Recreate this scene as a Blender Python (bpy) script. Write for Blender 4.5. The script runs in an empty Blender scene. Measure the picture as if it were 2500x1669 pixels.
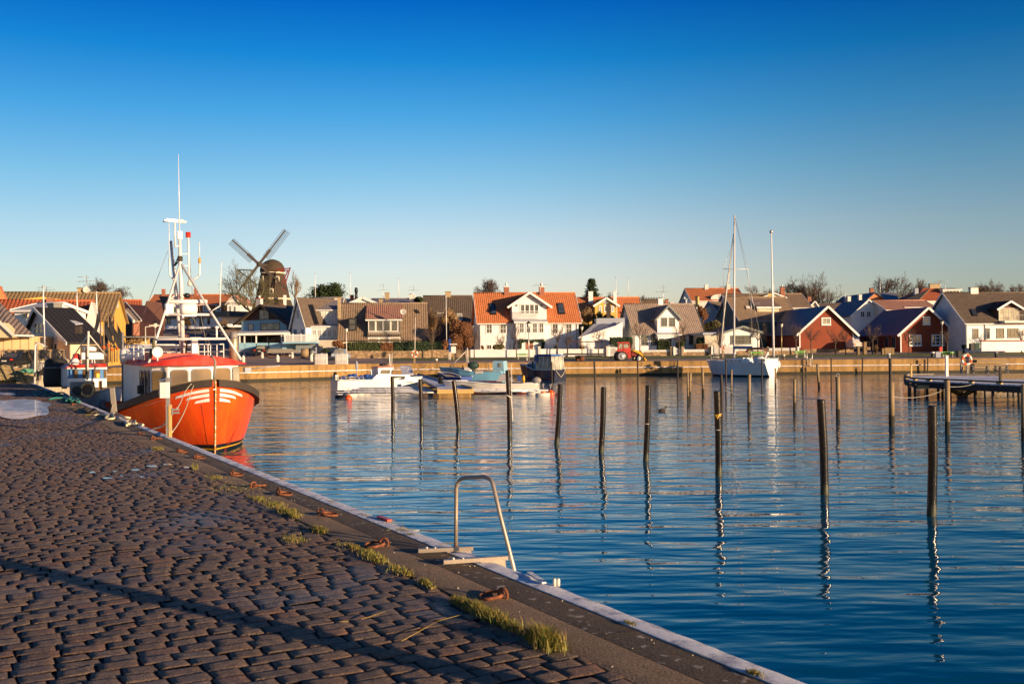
import bpy, math, random
import numpy as np
from mathutils import Vector, Matrix
R = math.radians
scene = bpy.context.scene
COL = scene.collection
rnd = random.Random(7)

# ------------------------------------------------------------------ camera
FPX, CZ = 2430.0, 3.3
PITCH, ROLL = math.atan(15.5 / FPX), R(0.5)
_f = Vector((0, math.cos(PITCH), math.sin(PITCH)))
_u0 = Vector((0, -math.sin(PITCH), math.cos(PITCH)))
_r0 = Vector((1, 0, 0))
_r = _r0 * math.cos(ROLL) - _u0 * math.sin(ROLL)
_u = _r0 * math.sin(ROLL) + _u0 * math.cos(ROLL)
CAMP = Vector((0, 0, CZ))
cd = bpy.data.cameras.new('camera')
cam = bpy.data.objects.new('camera', cd)
COL.objects.link(cam)
cam.matrix_world = Matrix(((_r.x, _u.x, -_f.x, 0), (_r.y, _u.y, -_f.y, 0), (_r.z, _u.z, -_f.z, CZ), (0, 0, 0, 1)))
cd.sensor_width = 36; cd.lens = FPX / 2500 * 36
cd.clip_start = 0.1; cd.clip_end = 6000
cd.dof.use_dof = True; cd.dof.focus_distance = 45; cd.dof.aperture_fstop = 8.0
scene.camera = cam

# ------------------------------------------------------------------ sky, sun, exposure
SUN_AZ, SUN_EL = 126.0, 8.5        # degrees clockwise from +Y (view direction); sun right and behind the viewer
world = bpy.data.worlds.new('World'); scene.world = world; world.use_nodes = True
wn = world.node_tree; wn.nodes.clear()
wo = wn.nodes.new('ShaderNodeOutputWorld'); bg = wn.nodes.new('ShaderNodeBackground')
sky = wn.nodes.new('ShaderNodeTexSky'); sky.sky_type = 'NISHITA'; sky.sun_disc = False
sky.sun_elevation = R(SUN_EL); sky.sun_rotation = R(SUN_AZ)
sky.air_density = 1.0; sky.dust_density = 0.6; sky.ozone_density = 2.0; sky.altitude = 0
tc = wn.nodes.new('ShaderNodeTexCoord'); sx = wn.nodes.new('ShaderNodeSeparateXYZ')
wn.links.new(tc.outputs['Generated'], sx.inputs[0])
rp = wn.nodes.new('ShaderNodeValToRGB')
mp = wn.nodes.new('ShaderNodeMapRange'); mp.inputs[1].default_value = 0.0; mp.inputs[2].default_value = 0.8
wn.links.new(sx.outputs[2], mp.inputs[0]); wn.links.new(mp.outputs[0], rp.inputs[0])
SKYTINT = [(0.0, (1.265, 1.082, 1.238)), (0.1025, (1.24, 1.061, 1.214)), (0.1481, (1.106, 1.028, 1.15)), (0.208, (0.7, 0.948, 1.127)), (0.2793, (0.276, 0.792, 1.152)), (0.3478, (0.043, 0.587, 1.093)), (0.4093, (0.008, 0.377, 1.004)), (0.62, (0.006, 0.26, 0.7)), (1.0, (0.012, 0.16, 0.4))]
while len(rp.color_ramp.elements) < len(SKYTINT): rp.color_ramp.elements.new(0.5)
for e, (p, c) in zip(rp.color_ramp.elements, SKYTINT): e.position = p; e.color = (*c, 1)
mx = wn.nodes.new('ShaderNodeMix'); mx.data_type = 'RGBA'; mx.blend_type = 'MULTIPLY'; mx.inputs[0].default_value = 1
wn.links.new(sky.outputs[0], mx.inputs[6]); wn.links.new(rp.outputs[0], mx.inputs[7])
az = wn.nodes.new('ShaderNodeValToRGB'); az.color_ramp.interpolation = 'EASE'
ma = wn.nodes.new('ShaderNodeMapRange'); ma.inputs[1].default_value = -1; ma.inputs[2].default_value = 1
wn.links.new(sx.outputs[0], ma.inputs[0]); wn.links.new(ma.outputs[0], az.inputs[0])
for p_, v_ in ((0.25, 0.80), (0.5, 1.0), (0.76, 0.74)):
    e = az.color_ramp.elements.new(p_); e.color = (v_ * .82, v_ * .95, v_, 1) if v_ < 1 else (1, 1, 1, 1)
az.color_ramp.elements[0].color = (.7, .7, .7, 1); az.color_ramp.elements[-1].color = (.7, .7, .7, 1)
mz = wn.nodes.new('ShaderNodeMix'); mz.data_type = 'RGBA'; mz.blend_type = 'MULTIPLY'; mz.inputs[0].default_value = 1
wn.links.new(mx.outputs[2], mz.inputs[6]); wn.links.new(az.outputs[0], mz.inputs[7])
wn.links.new(mz.outputs[2], bg.inputs[0]); bg.inputs[1].default_value = 0.114
wn.links.new(bg.outputs[0], wo.inputs[0])
sl = bpy.data.lights.new('sun', 'SUN'); sun = bpy.data.objects.new('sun', sl); COL.objects.link(sun)
sl.energy = 5.0; sl.angle = R(0.5); sl.color = (1.0, 0.70, 0.42)
SUND = Vector((math.sin(R(SUN_AZ)) * math.cos(R(SUN_EL)), math.cos(R(SUN_AZ)) * math.cos(R(SUN_EL)), math.sin(R(SUN_EL))))
sun.rotation_mode = 'QUATERNION'; sun.rotation_quaternion = SUND.to_track_quat('Z', 'Y')
sun.location = (30, -20, 30)
scene.view_settings.view_transform = 'Standard'; scene.view_settings.look = 'None'
scene.view_settings.exposure = 0.75; scene.view_settings.gamma = 1

# ------------------------------------------------------------------ pixel helpers (photo pixels, 2500 x 1669)
def ray(px, py): return _f * FPX + _r * (px - 1250) + _u * (834.5 - py)
def U(px, py, d):
    v = ray(px, py); return CAMP + v * (d / v.y)
def G(px, py, z=0.0):
    v = ray(px, py); return CAMP + v * ((z - CZ) / v.z)
def RP(px, py, P, n):
    v = ray(px, py); return CAMP + v * ((P - CAMP).dot(n) / v.dot(n))
def Z(ox, oy, s): return lambda x, y: (ox + x / s, oy + y / s)
Z1 = Z(0, 640, 4.238); Z2 = Z(240, 360, 2.036); Z3 = Z(520, 540, 4.355); Z4 = Z(780, 660, 4.611)
Z5 = Z(1100, 660, 4.611); Z6 = Z(1400, 660, 4.611); Z7 = Z(1700, 500, 3.564); Z8 = Z(2060, 640, 4.355)
ZA = Z(60, 830, 9.225); ZB = Z(260, 820, 5.4075); ZC = Z(380, 370, 4.479); ZD = Z(360, 690, 7.467)
ZE = Z(800, 860, 7.83); ZF = Z(1060, 850, 6.909); ZG = Z(1740, 820, 13.05); ZH = Z(2180, 840, 7.128)
ZI = Z(1640, 860, 4.517); ZJ = Z(560, 780, 7.83); ZK = Z(1660, 680, 7.83); ZL = Z(260, 690, 7.467)
ZM = Z(0, 860, 5.593); ZN = Z(700, 1120, 2.856); ZO = Z(0, 960, 2.211); ZP = Z(900, 860, 2.8); ZQ = Z(1700, 860, 1.939)

# ------------------------------------------------------------------ materials
MATS = {}
class NT:
    def __init__(s, name):
        s.m = bpy.data.materials.new(name); s.m.use_nodes = True; s.n = s.m.node_tree; s.b = s.n.nodes['Principled BSDF']
    def node(s, t, **k):
        x = s.n.nodes.new(t)
        for a, b in k.items():
            if a[0] == 'i' and a[1:].isdigit(): s.put(x.inputs[int(a[1:])], b)
            else: setattr(x, a, b)
        return x
    def put(s, sock, v):
        if hasattr(v, 'is_output') or isinstance(v, bpy.types.NodeSocket): s.n.links.new(v, sock)
        else: sock.default_value = v
    def math(s, op, a, b=0.0, c=0.0): return s.node('ShaderNodeMath', operation=op, i0=a, i1=b, i2=c).outputs[0]
    def mix(s, f, a, b, mode='MIX'):
        x = s.node('ShaderNodeMix', data_type='RGBA', blend_type=mode); s.put(x.inputs[0], f)
        s.put(x.inputs[6], c4(a)); s.put(x.inputs[7], c4(b)); return x.outputs[2]
    def co(s, kind='Object'): return s.node('ShaderNodeTexCoord').outputs[kind]
    def mapping(s, v, sc): return s.node('ShaderNodeMapping', i0=v, i3=sc).outputs[0]
    def noise(s, v, scale, detail=3, rough=0.55):
        return s.node('ShaderNodeTexNoise', i0=v, i2=scale, i3=detail, i4=rough).outputs[0]
    def ramp(s, v, a, b): return s.node('ShaderNodeMapRange', i0=v, i1=a, i2=b).outputs[0]
    def bump(s, h, dist, strength=1.0, normal=None):
        x = s.node('ShaderNodeBump', i0=strength, i1=dist); s.n.links.new(h, x.inputs['Height'])
        if normal is not None: s.n.links.new(normal, x.inputs['Normal'])
        return x.outputs[0]
def c4(c): return (*c, 1) if isinstance(c, tuple) and len(c) == 3 else c
def sc(c, k): return tuple(min(1, x * k) for x in c)

def mat(name, col=(0.5, 0.5, 0.5), rough=0.6, kind='plain', pu=0.2, pv=0.3, var=0.12, dirt=None, bump=None, metal=0.0, coat=0, spec=None):
    if name in MATS: return MATS[name]
    t = NT(name); o = t.co('Object'); uv = t.co('UV'); b = t.b
    n1 = t.noise(o, 0.8, 4); n2 = t.noise(o, 14, 3)
    c = t.mix(t.ramp(n1, 0.3, 0.7), sc(col, 1 - var), sc(col, 1 + var * 0.6))
    c = t.mix(t.math('MULTIPLY', t.ramp(n2, 0.42, 0.7), 0.35), c, sc(col, 1 - var * 2.2))
    h = n2; hd = 0.003
    sp = t.node('ShaderNodeSeparateXYZ', i0=uv); u, v = sp.outputs[0], sp.outputs[1]
    if kind == 'tiles':
        fu = t.math('ABSOLUTE', t.math('SINE', t.math('MULTIPLY', u, math.pi / pu)))
        fv = t.math('FRACT', t.math('DIVIDE', v, pv))
        h = t.math('SUBTRACT', fu, t.math('MULTIPLY', fv, 0.7)); hd = 0.045
        br = t.node('ShaderNodeTexBrick', i0=uv, i1=(0.25, 0.25, 0.25, 1), i2=(0.85, 0.85, 0.85, 1), i3=(0.5, 0.5, 0.5, 1), offset=0.0)
        br.inputs['Scale'].default_value = 1; br.inputs['Brick Width'].default_value = pu; br.inputs['Row Height'].default_value = pv; br.inputs['Mortar Size'].default_value = 0
        c = t.mix(t.math('MULTIPLY', br.outputs[0], 0.5), c, sc(col, 0.55))
        lich = t.ramp(t.noise(o, 2.2, 5), 0.52, 0.75)
        if dirt: c = t.mix(t.math('MULTIPLY', lich, 0.6), c, dirt)
        gap = t.math('LESS_THAN', fv, 0.16); c = t.mix(t.math('MULTIPLY', gap, 0.35), c, sc(col, 0.3))
    elif kind == 'planks':
        fu = t.math('FRACT', t.math('DIVIDE', u, pu)); gap = t.math('LESS_THAN', fu, 0.13)
        c = t.mix(t.math('MULTIPLY', gap, 0.65), c, sc(col, 0.3))
        st = t.noise(t.mapping(uv, (6, 0.4, 1)), 3, 3); c = t.mix(t.math('MULTIPLY', t.ramp(st, 0.45, 0.75), 0.3), c, sc(col, 0.55))
        h = t.math('SUBTRACT', 1.0, gap); hd = 0.02
    elif kind == 'boards':
        fu = t.math('FRACT', t.math('DIVIDE', v, pu)); gap = t.math('LESS_THAN', fu, 0.12)
        c = t.mix(t.math('MULTIPLY', gap, 0.7), c, sc(col, 0.3)); h = t.math('SUBTRACT', 1.0, gap); hd = 0.02
    elif kind == 'brick':
        br = t.node('ShaderNodeTexBrick', i0=uv, i1=c4(sc(col, 1.1)), i2=c4(sc(col, 0.7)), i3=c4(dirt or (0.35, 0.32, 0.28)))
        br.inputs['Scale'].default_value = 1; br.inputs['Brick Width'].default_value = pu; br.inputs['Row Height'].default_value = pv; br.inputs['Mortar Size'].default_value = 0.012
        c = t.mix(0.25, br.outputs[0], c); h = t.math('MULTIPLY', br.outputs[1], -1.0); hd = 0.01
    elif kind == 'stone':
        vo = t.node('ShaderNodeTexVoronoi', i0=t.mapping(uv, (1 / pu, 1 / pv, 1)), i2=1.0, feature='F1')
        ve = t.node('ShaderNodeTexVoronoi', i0=t.mapping(uv, (1 / pu, 1 / pv, 1)), i2=1.0, feature='DISTANCE_TO_EDGE')
        g = t.node('ShaderNodeSeparateColor', i0=vo.outputs['Color']).outputs[0]
        c = t.mix(g, sc(col, 0.6), sc(col, 1.3)); e = t.ramp(ve.outputs['Distance'], 0.0, 0.07)
        c = t.mix(e, dirt or sc(col, 0.35), c); h = e; hd = 0.03
    elif kind == 'concrete':
        st = t.noise(t.mapping(o, (1, 1, 0.25)), 1.3, 5, 0.7)
        c = t.mix(t.ramp(st, 0.4, 0.72), c, dirt or sc(col, 0.45)); h = t.noise(o, 25, 5, 0.7); hd = 0.01
    elif kind == 'leaf':
        h = n2; c = t.mix(t.noise(o, 5, 2), sc(col, 0.5), sc(col, 1.5))
    elif kind == 'rust':
        c = t.mix(t.ramp(t.noise(o, 30, 4), 0.35, 0.65), sc(col, 0.5), sc(col, 1.35)); h = t.noise(o, 90, 3); hd = 0.003
    if bump is not None: hd = bump
    t.n.links.new(c, b.inputs['Base Color']); b.inputs['Roughness'].default_value = rough; b.inputs['Metallic'].default_value = metal
    if coat: b.inputs['Coat Weight'].default_value = coat
    if spec is not None: b.inputs['Specular IOR Level'].default_value = spec
    if hd: t.n.links.new(t.bump(h, hd), b.inputs['Normal'])
    MATS[name] = t.m; return t.m

def M_(n): return MATS[n]
for a in [
    ('white', (0.80, 0.78, 0.74), .55), ('offwhite', (0.68, 0.64, 0.56), .6), ('cream', (0.72, 0.60, 0.42), .6), ('trim', (0.82, 0.80, 0.76), .5),
    ('peach', (0.66, 0.47, 0.33), .7), ('yellow', (0.72, 0.42, 0.07), .7), ('ochre', (0.60, 0.40, 0.14), .7), ('orangewall', (0.62, 0.20, 0.06), .7),
    ('paleyellow', (0.72, 0.55, 0.32), .7), ('dark', (0.02, 0.02, 0.022), .5), ('black', (0.012, 0.012, 0.013), .45), ('greytrim', (0.16, 0.18, 0.17), .5),
    ('rubber', (0.018, 0.017, 0.016), .7), ('steel', (0.55, 0.53, 0.5), .35), ('bluepaint', (0.03, 0.17, 0.42), .35), ('cyanpaint', (0.20, 0.46, 0.62), .4),
    ('navy', (0.008, 0.012, 0.04), .3), ('redpaint', (0.62, 0.035, 0.015), .4), ('tractorred', (0.50, 0.05, 0.03), .45), ('yellowpaint', (0.80, 0.42, 0.02), .45),
    ('orangeplastic', (0.80, 0.10, 0.01), .4), ('green', (0.08, 0.22, 0.04), .6), ('rope', (0.62, 0.56, 0.36), .8), ('darkrope', (0.05, 0.08, 0.07), .85),
    ('teal', (0.03, 0.20, 0.17), .85), ('wood', (0.30, 0.21, 0.11), .8), ('greywood', (0.26, 0.23, 0.19), .85), ('darkwood', (0.05, 0.038, 0.03), .85),
    ('brownwood', (0.12, 0.05, 0.03), .7), ('bark', (0.10, 0.075, 0.05), .9), ('barkolive', (0.13, 0.115, 0.06), .9), ('twig', (0.10, 0.066, 0.05), .9),
    ('mast', (0.62, 0.61, 0.60), .35), ('whitegloss', (0.80, 0.79, 0.77), .25), ('brass', (0.5, 0.36, 0.16), .4), ('curtain', (0.62, 0.58, 0.42), .8),
    ('canopyblue', (0.02, 0.10, 0.30), .6), ('tarp', (0.35, 0.34, 0.36), .7), ('darkgreen', (0.015, 0.05, 0.035), .7), ('greyplastic', (0.25, 0.24, 0.23), .5),
    ('skyblue', (0.27, 0.48, 0.60), .5), ('carblue', (0.22, 0.30, 0.42), .3), ('cardark', (0.015, 0.017, 0.02), .25), ('carsilver', (0.35, 0.38, 0.42), .3),
    ('rail', (0.46, 0.38, 0.29), .42), ('flagcloth', (0.03, 0.03, 0.035), .9), ('darkred', (0.22, 0.025, 0.015), .6), ('greenwall', (0.10, 0.13, 0.11), .7),
    ('bluegrey', (0.33, 0.36, 0.42), .7), ('bottom', (0.20, 0.03, 0.02), .6), ('exhaust', (0.42, 0.33, 0.22), .45), ('amber', (0.7, 0.28, 0.03), .4), ('swedblue', (0.01, 0.05, 0.25), .6)]:
    mat(a[0], a[1], a[2])
for n in ('steel', 'brass', 'exhaust', 'rail'): MATS[n].node_tree.nodes['Principled BSDF'].inputs['Metallic'].default_value = 0.55
for n, c, k, d in [('tile_orange', (0.68, 0.22, 0.075), .30, (0.28, 0.10, 0.05)), ('tile_red', (0.55, 0.14, 0.055), .30, (0.22, 0.08, 0.05)),
                   ('tile_brown', (0.31, 0.215, 0.135), .33, (0.08, 0.055, 0.04)), ('tile_dark', (0.15, 0.11, 0.078), .33, (0.04, 0.03, 0.03)),
                   ('tile_ochre', (0.36, 0.24, 0.11), .33, (0.20, 0.13, 0.06)), ('tile_grey', (0.37, 0.28, 0.22), .30, (0.14, 0.10, 0.08)),
                   ('tile_black', (0.028, 0.024, 0.022), .30, None), ('tile_pink', (0.50, 0.25, 0.17), .28, (0.3, 0.13, 0.09)), ('tile_lilac', (0.24, 0.17, 0.15), .33, None)]:
    mat(n, c, 0.75, 'tiles', pu=k, pv=0.38, dirt=d)
mat('metal_grey', (0.24, 0.22, 0.23), .45, 'planks', pu=0.45); mat('metal_blue', (0.07, 0.09, 0.12), .5, 'boards', pu=0.38); mat('metal_maroon', (0.40, 0.10, 0.085), .55, 'boards', pu=0.38)
mat('flatroof', (0.45, 0.46, 0.5), .7)
mat('plank_red', (0.26, 0.048, 0.013), .8, 'planks', pu=0.17); mat('plank_darkred', (0.05, 0.013, 0.01), .8, 'planks', pu=0.17)
mat('plank_white', (0.78, 0.75, 0.70), .6, 'planks', pu=0.22); mat('plank_orange', (0.50, 0.14, 0.035), .8, 'planks', pu=0.22)
mat('plank_yellow', (0.72, 0.50, 0.26), .7, 'planks', pu=0.5); mat('plank_brown', (0.10, 0.045, 0.03), .7, 'planks', pu=0.17)
mat('plank_fence', (0.45, 0.30, 0.10), .8, 'planks', pu=0.45); mat('plank_grey', (0.22, 0.26, 0.28), .8, 'planks', pu=0.3); mat('plank_cream', (0.62, 0.55, 0.42), .7, 'planks', pu=0.2)
mat('brick_red', (0.36, 0.12, 0.06), .85, 'brick', pu=0.25, pv=0.08, dirt=(0.3, 0.22, 0.17)); mat('brick_yellow', (0.45, 0.33, 0.17), .85, 'brick', pu=0.25, pv=0.08, dirt=(0.35, 0.3, 0.22))
mat('stonewall', (0.36, 0.24, 0.13), .9, 'stone', pu=0.55, pv=0.32, dirt=(0.16, 0.12, 0.08)); mat('shingle', (0.065, 0.045, 0.028), .9, 'brick', pu=0.3, pv=0.3, dirt=(0.03, 0.02, 0.015))
mat('quayconcrete', (0.42, 0.25, 0.085), .9, 'concrete', dirt=(0.14, 0.08, 0.025)); mat('weed', (0.035, 0.03, 0.012), .8, 'concrete', dirt=(0.015, 0.015, 0.008))
mat('rust', (0.21, 0.07, 0.028), .85, 'rust'); mat('thatch', (0.30, 0.20, 0.10), .95, 'concrete')
for n, c in [('leaf_dark', (0.02, 0.04, 0.012)), ('leaf_hedge', (0.035, 0.05, 0.012)), ('leaf_pine', (0.025, 0.045, 0.012)), ('leaf_brown', (0.17, 0.07, 0.025)), ('leaf_olive', (0.10, 0.085, 0.03)), ('leaf_dry', (0.20, 0.12, 0.05))]:
    mat(n, c, 0.8, 'leaf')
def glass(name, col, rough=0.06):
    t = NT(name); o = t.co('Object')
    c = t.mix(t.ramp(t.noise(o, 0.9, 2), 0.4, 0.65), sc(col, 0.5), col)
    t.n.links.new(c, t.b.inputs['Base Color']); t.b.inputs['Roughness'].default_value = rough; t.b.inputs['Specular IOR Level'].default_value = 0.9
    MATS[name] = t.m
glass('glass', (0.10, 0.10, 0.09)); glass('glass_dark', (0.012, 0.012, 0.014)); glass('glass_pale', (0.48, 0.45, 0.34)); glass('glass_brown', (0.22, 0.13, 0.04)); glass('glass_blue', (0.06, 0.08, 0.12))

# ------------------------------------------------------------------ objects
ORG = {}
def tag(o, label=None, cat=None, group=None, kind=None):
    if label: o['label'] = label
    if cat: o['category'] = cat
    if group: o['group'] = group
    if kind: o['kind'] = kind
    return o
def thing(name, loc, label, cat, group=None):
    o = bpy.data.objects.new(name, None); COL.objects.link(o); o.location = loc; o.empty_display_size = 0.3
    ORG[o.name] = Vector(loc); return tag(o, label, cat, group)
class M:
    def __init__(s): s.v = []; s.f = []; s.s = []; s.mi = []; s.T = None
    def add(s, vs, fs, smooth=False, mi=0):
        b = len(s.v)
        s.v += [Vector(p) if s.T is None else s.T @ Vector(p) for p in vs]
        s.f += [tuple(b + i for i in f) for f in fs]; s.s += [smooth] * len(fs); s.mi += [mi] * len(fs); return s
    def box(s, a, b, mi=0):
        x0, y0, z0 = a; x1, y1, z1 = b
        return s.add([(x0, y0, z0), (x1, y0, z0), (x1, y1, z0), (x0, y1, z0), (x0, y0, z1), (x1, y0, z1), (x1, y1, z1), (x0, y1, z1)],
                     [(0, 3, 2, 1), (4, 5, 6, 7), (0, 1, 5, 4), (1, 2, 6, 5), (2, 3, 7, 6), (3, 0, 4, 7)], mi=mi)
    def cbox(s, c, d, mi=0, ax=None, ay=None):
        c = Vector(c); ax = Vector(ax).normalized() if ax is not None else Vector((1, 0, 0)); az = Vector((0, 0, 1))
        if ay is not None: ay = Vector(ay).normalized(); az = ax.cross(ay)
        else:
            ay = az.cross(ax); ay.normalize(); az = ax.cross(ay)
        P = [c + ax * (i * d[0] / 2) + ay * (j * d[1] / 2) + az * (k * d[2] / 2) for k in (-1, 1) for (i, j) in ((-1, -1), (1, -1), (1, 1), (-1, 1))]
        return s.add(P, [(0, 3, 2, 1), (4, 5, 6, 7), (0, 1, 5, 4), (1, 2, 6, 5), (2, 3, 7, 6), (3, 0, 4, 7)], mi=mi)
    def beam(s, a, b, w=0.1, h=None, mi=0):
        a = Vector(a); b = Vector(b); d = b - a; L = d.length; d.normalize(); h = h or w
        up = Vector((0, 0, 1)) if abs(d.z) < 0.95 else Vector((0, 1, 0))
        sd = d.cross(up).normalized(); up = sd.cross(d)
        return s.cbox((a + b) / 2, (L, w, h), mi, d, -sd)
    def tube(s, pts, r, n=6, caps=True, mi=0, smooth=True):
        pts = [Vector(p) for p in pts]; N = len(pts); rs = r if isinstance(r, (list, tuple)) else [r] * N
        vs = []; prev = None
        for i, p in enumerate(pts):
            d = (pts[min(i + 1, N - 1)] - pts[max(i - 1, 0)]).normalized()
            if prev is None:
                a = Vector((0, 0, 1)) if abs(d.z) < 0.9 else Vector((1, 0, 0)); x = d.cross(a).normalized()
            else: x = (prev - d * prev.dot(d)).normalized()
            prev = x; y = d.cross(x)
            for k in range(n):
                t = 2 * math.pi * k / n; vs.append(p + x * (math.cos(t) * rs[i]) + y * (math.sin(t) * rs[i]))
        fs = [(i * n + k, i * n + (k + 1) % n, (i + 1) * n + (k + 1) % n, (i + 1) * n + k) for i in range(N - 1) for k in range(n)]
        s.add(vs, fs, smooth, mi)
        if caps:
            b = len(s.v) - len(vs); s.f.append(tuple(b + k for k in reversed(range(n)))); s.f.append(tuple(b + (N - 1) * n + k for k in range(n)))
            s.s += [False, False]; s.mi += [mi, mi]
        return s
    def lathe(s, c, prof, n=16, mi=0, axis=None, smooth=True):
        c = Vector(c); q = Vector(axis).to_track_quat('Z', 'Y') if axis is not None else None; vs = []
        for r, z in prof:
            for k in range(n):
                t = 2 * math.pi * k / n; p = Vector((r * math.cos(t), r * math.sin(t), z)); vs.append(c + (q @ p if q else p))
        N = len(prof); fs = [(i * n + k, i * n + (k + 1) % n, (i + 1) * n + (k + 1) % n, (i + 1) * n + k) for i in range(N - 1) for k in range(n)]
        s.add(vs, fs, smooth, mi)
        b = len(s.v) - len(vs)
        for i, rev in ((0, True), (N - 1, False)):
            if prof[i][0] > 1e-4:
                r_ = tuple(b + i * n + k for k in range(n)); s.f.append(r_[::-1] if rev else r_); s.s.append(False); s.mi.append(mi)
        return s
    def sph(s, c, r, n=12, mi=0):
        r = (r, r, r) if not isinstance(r, (tuple, list)) else r; c = Vector(c); vs = []; m = max(4, n // 2)
        for i in range(m + 1):
            a = math.pi * i / m
            for k in range(n):
                t = 2 * math.pi * k / n; vs.append(c + Vector((r[0] * math.sin(a) * math.cos(t), r[1] * math.sin(a) * math.sin(t), -r[2] * math.cos(a))))
        return s.add(vs, [(i * n + k, i * n + (k + 1) % n, (i + 1) * n + (k + 1) % n, (i + 1) * n + k) for i in range(m) for k in range(n)], True, mi)
    def torus(s, c, axis, RR, r, n=24, m=8, mi=0, sy=1.0, mif=None):
        c = Vector(c); q = Vector(axis).to_track_quat('Z', 'Y'); vs = []
        for i in range(n):
            a = 2 * math.pi * i / n
            for k in range(m):
                t = 2 * math.pi * k / m; w = RR + r * math.cos(t); vs.append(c + q @ Vector((w * math.cos(a), w * sy * math.sin(a), r * math.sin(t))))
        for i in range(n):
            pass
        b = len(s.v); s.add(vs, [(i * m + k, ((i + 1) % n) * m + k, ((i + 1) % n) * m + (k + 1) % m, i * m + (k + 1) % m) for i in range(n) for k in range(m)], True, mi)
        if mif:
            for i in range(n):
                for k in range(m): s.mi[len(s.mi) - n * m + i * m + k] = mif(i)
        return s
    def poly(s, pts, vec, mi=0, smooth=False):
        pts = [Vector(p) for p in pts]; vec = Vector(vec); n = len(pts)
        nn = Vector((0, 0, 0))
        for i in range(n): nn += pts[i].cross(pts[(i + 1) % n])
        if nn.dot(vec) > 0: pts = pts[::-1]
        return s.add(pts + [p + vec for p in pts], [tuple(range(n)), tuple(n + i for i in reversed(range(n)))] + [(i, n + i, n + (i + 1) % n, (i + 1) % n) for i in range(n)], smooth, mi)
    def face(s, pts, mi=0): return s.add(pts, [tuple(range(len(pts)))], mi=mi)
    def slab(s, a, b, c, d, t, mi=0):      # quad a b c d (top face ccw seen from outside) thickened inwards
        a, b, c, d = map(Vector, (a, b, c, d)); n = (b - a).cross(d - a).normalized() * t
        return s.add([a, b, c, d, a - n, b - n, c - n, d - n], [(0, 1, 2, 3), (7, 6, 5, 4), (0, 4, 5, 1), (1, 5, 6, 2), (2, 6, 7, 3), (3, 7, 4, 0)], mi=mi)
    def build(s, name, mats, parent=None, label=None, cat=None, group=None, kind=None, org=None, fixn=False):
        if not isinstance(mats, (list, tuple)): mats = [mats]
        if parent is not None: o0 = ORG[parent.name]
        elif org is not None: o0 = Vector(org)
        else:
            xs = [p.x for p in s.v]; ys = [p.y for p in s.v]; o0 = Vector(((min(xs) + max(xs)) / 2, (min(ys) + max(ys)) / 2, min(p.z for p in s.v)))
        me = bpy.data.meshes.new(name); V = np.array([(p.x, p.y, p.z) for p in s.v], dtype=np.float64)
        me.from_pydata((V - np.array(o0)).tolist(), [], s.f)
        me.polygons.foreach_set('use_smooth', s.s); me.polygons.foreach_set('material_index', s.mi)
        for m_ in mats: me.materials.append(MATS[m_] if isinstance(m_, str) else m_)
        nf = len(me.polygons); nl = len(me.loops)
        N = np.empty(nf * 3); me.polygons.foreach_get('normal', N); N = N.reshape(-1, 3)
        ls = np.empty(nf, dtype=np.int32); lt = np.empty(nf, dtype=np.int32)
        me.polygons.foreach_get('loop_start', ls); me.polygons.foreach_get('loop_total', lt)
        vi = np.empty(nl, dtype=np.int32); me.loops.foreach_get('vertex_index', vi)
        fi = np.repeat(np.arange(nf), lt)
        T = np.stack([-N[:, 1], N[:, 0], np.zeros(nf)], 1); ln = np.linalg.norm(T, axis=1); flat = ln < 0.05
        T[flat] = (1, 0, 0); T /= np.linalg.norm(T, axis=1)[:, None]; B_ = np.cross(N, T)
        P = V[vi]; uv = np.stack([(P * T[fi]).sum(1), (P * B_[fi]).sum(1)], 1)
        me.uv_layers.new(name='UVMap').data.foreach_set('uv', uv.ravel())
        me.update(); o = bpy.data.objects.new(name, me); COL.objects.link(o)
        if parent is not None: o.parent = parent
        else: o.location = o0
        ORG[o.name] = o0
        return tag(o, label, cat, group, kind)
def copy_tree(o, parent=None):
    c = o.copy(); COL.objects.link(c); c.parent = parent; ORG[c.name] = ORG[o.name]
    for ch in list(o.children): copy_tree(ch, c)
    return c
# ================================================================== SETTING
QA = Vector((1.47, 5.02, 0)); QD = Vector((-0.48758, 0.87308, 0)); QN = Vector((-0.87308, -0.48758, 0))   # quay line, along, landwards
def Q(s, t, z=1.6): return QA + QD * s + QN * t + Vector((0, 0, z))
# ---- water
def water_material():
    t = NT('water'); o = t.co('Object'); b = t.b
    w1 = t.noise(t.mapping(o, (0.55, 1.6, 1)), 0.9, 2, 0.5)
    w2 = t.noise(t.mapping(o, (1.0, 2.6, 1)), 3.0, 2, 0.5)
    w3 = t.noise(t.mapping(o, (0.16, 0.42, 1)), 1.0, 1, 0.5)
    w4 = t.noise(t.mapping(o, (0.36, 0.95, 1)), 1.0, 2, 0.5)
    h = t.math('ADD', t.math('MULTIPLY', w1, 1.2), t.math('ADD', t.math('ADD', t.math('MULTIPLY', w2, 0.09), t.math('MULTIPLY', w4, 1.0)), t.math('MULTIPLY', w3, 1.3)))
    b.inputs['Base Color'].default_value = (0.0, 0.076, 0.155, 1); b.inputs['Roughness'].default_value = 0.02; b.inputs['IOR'].default_value = 1.333
    t.n.links.new(t.bump(h, 0.041), b.inputs['Normal']); return t.m
MATS['water'] = water_material()
m = M(); m.face([(-70, -60, 0), (420, -60, 0), (420, 122, 0), (-70, 122, 0)])
m.build('water', 'water', kind='structure', label=None)

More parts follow.
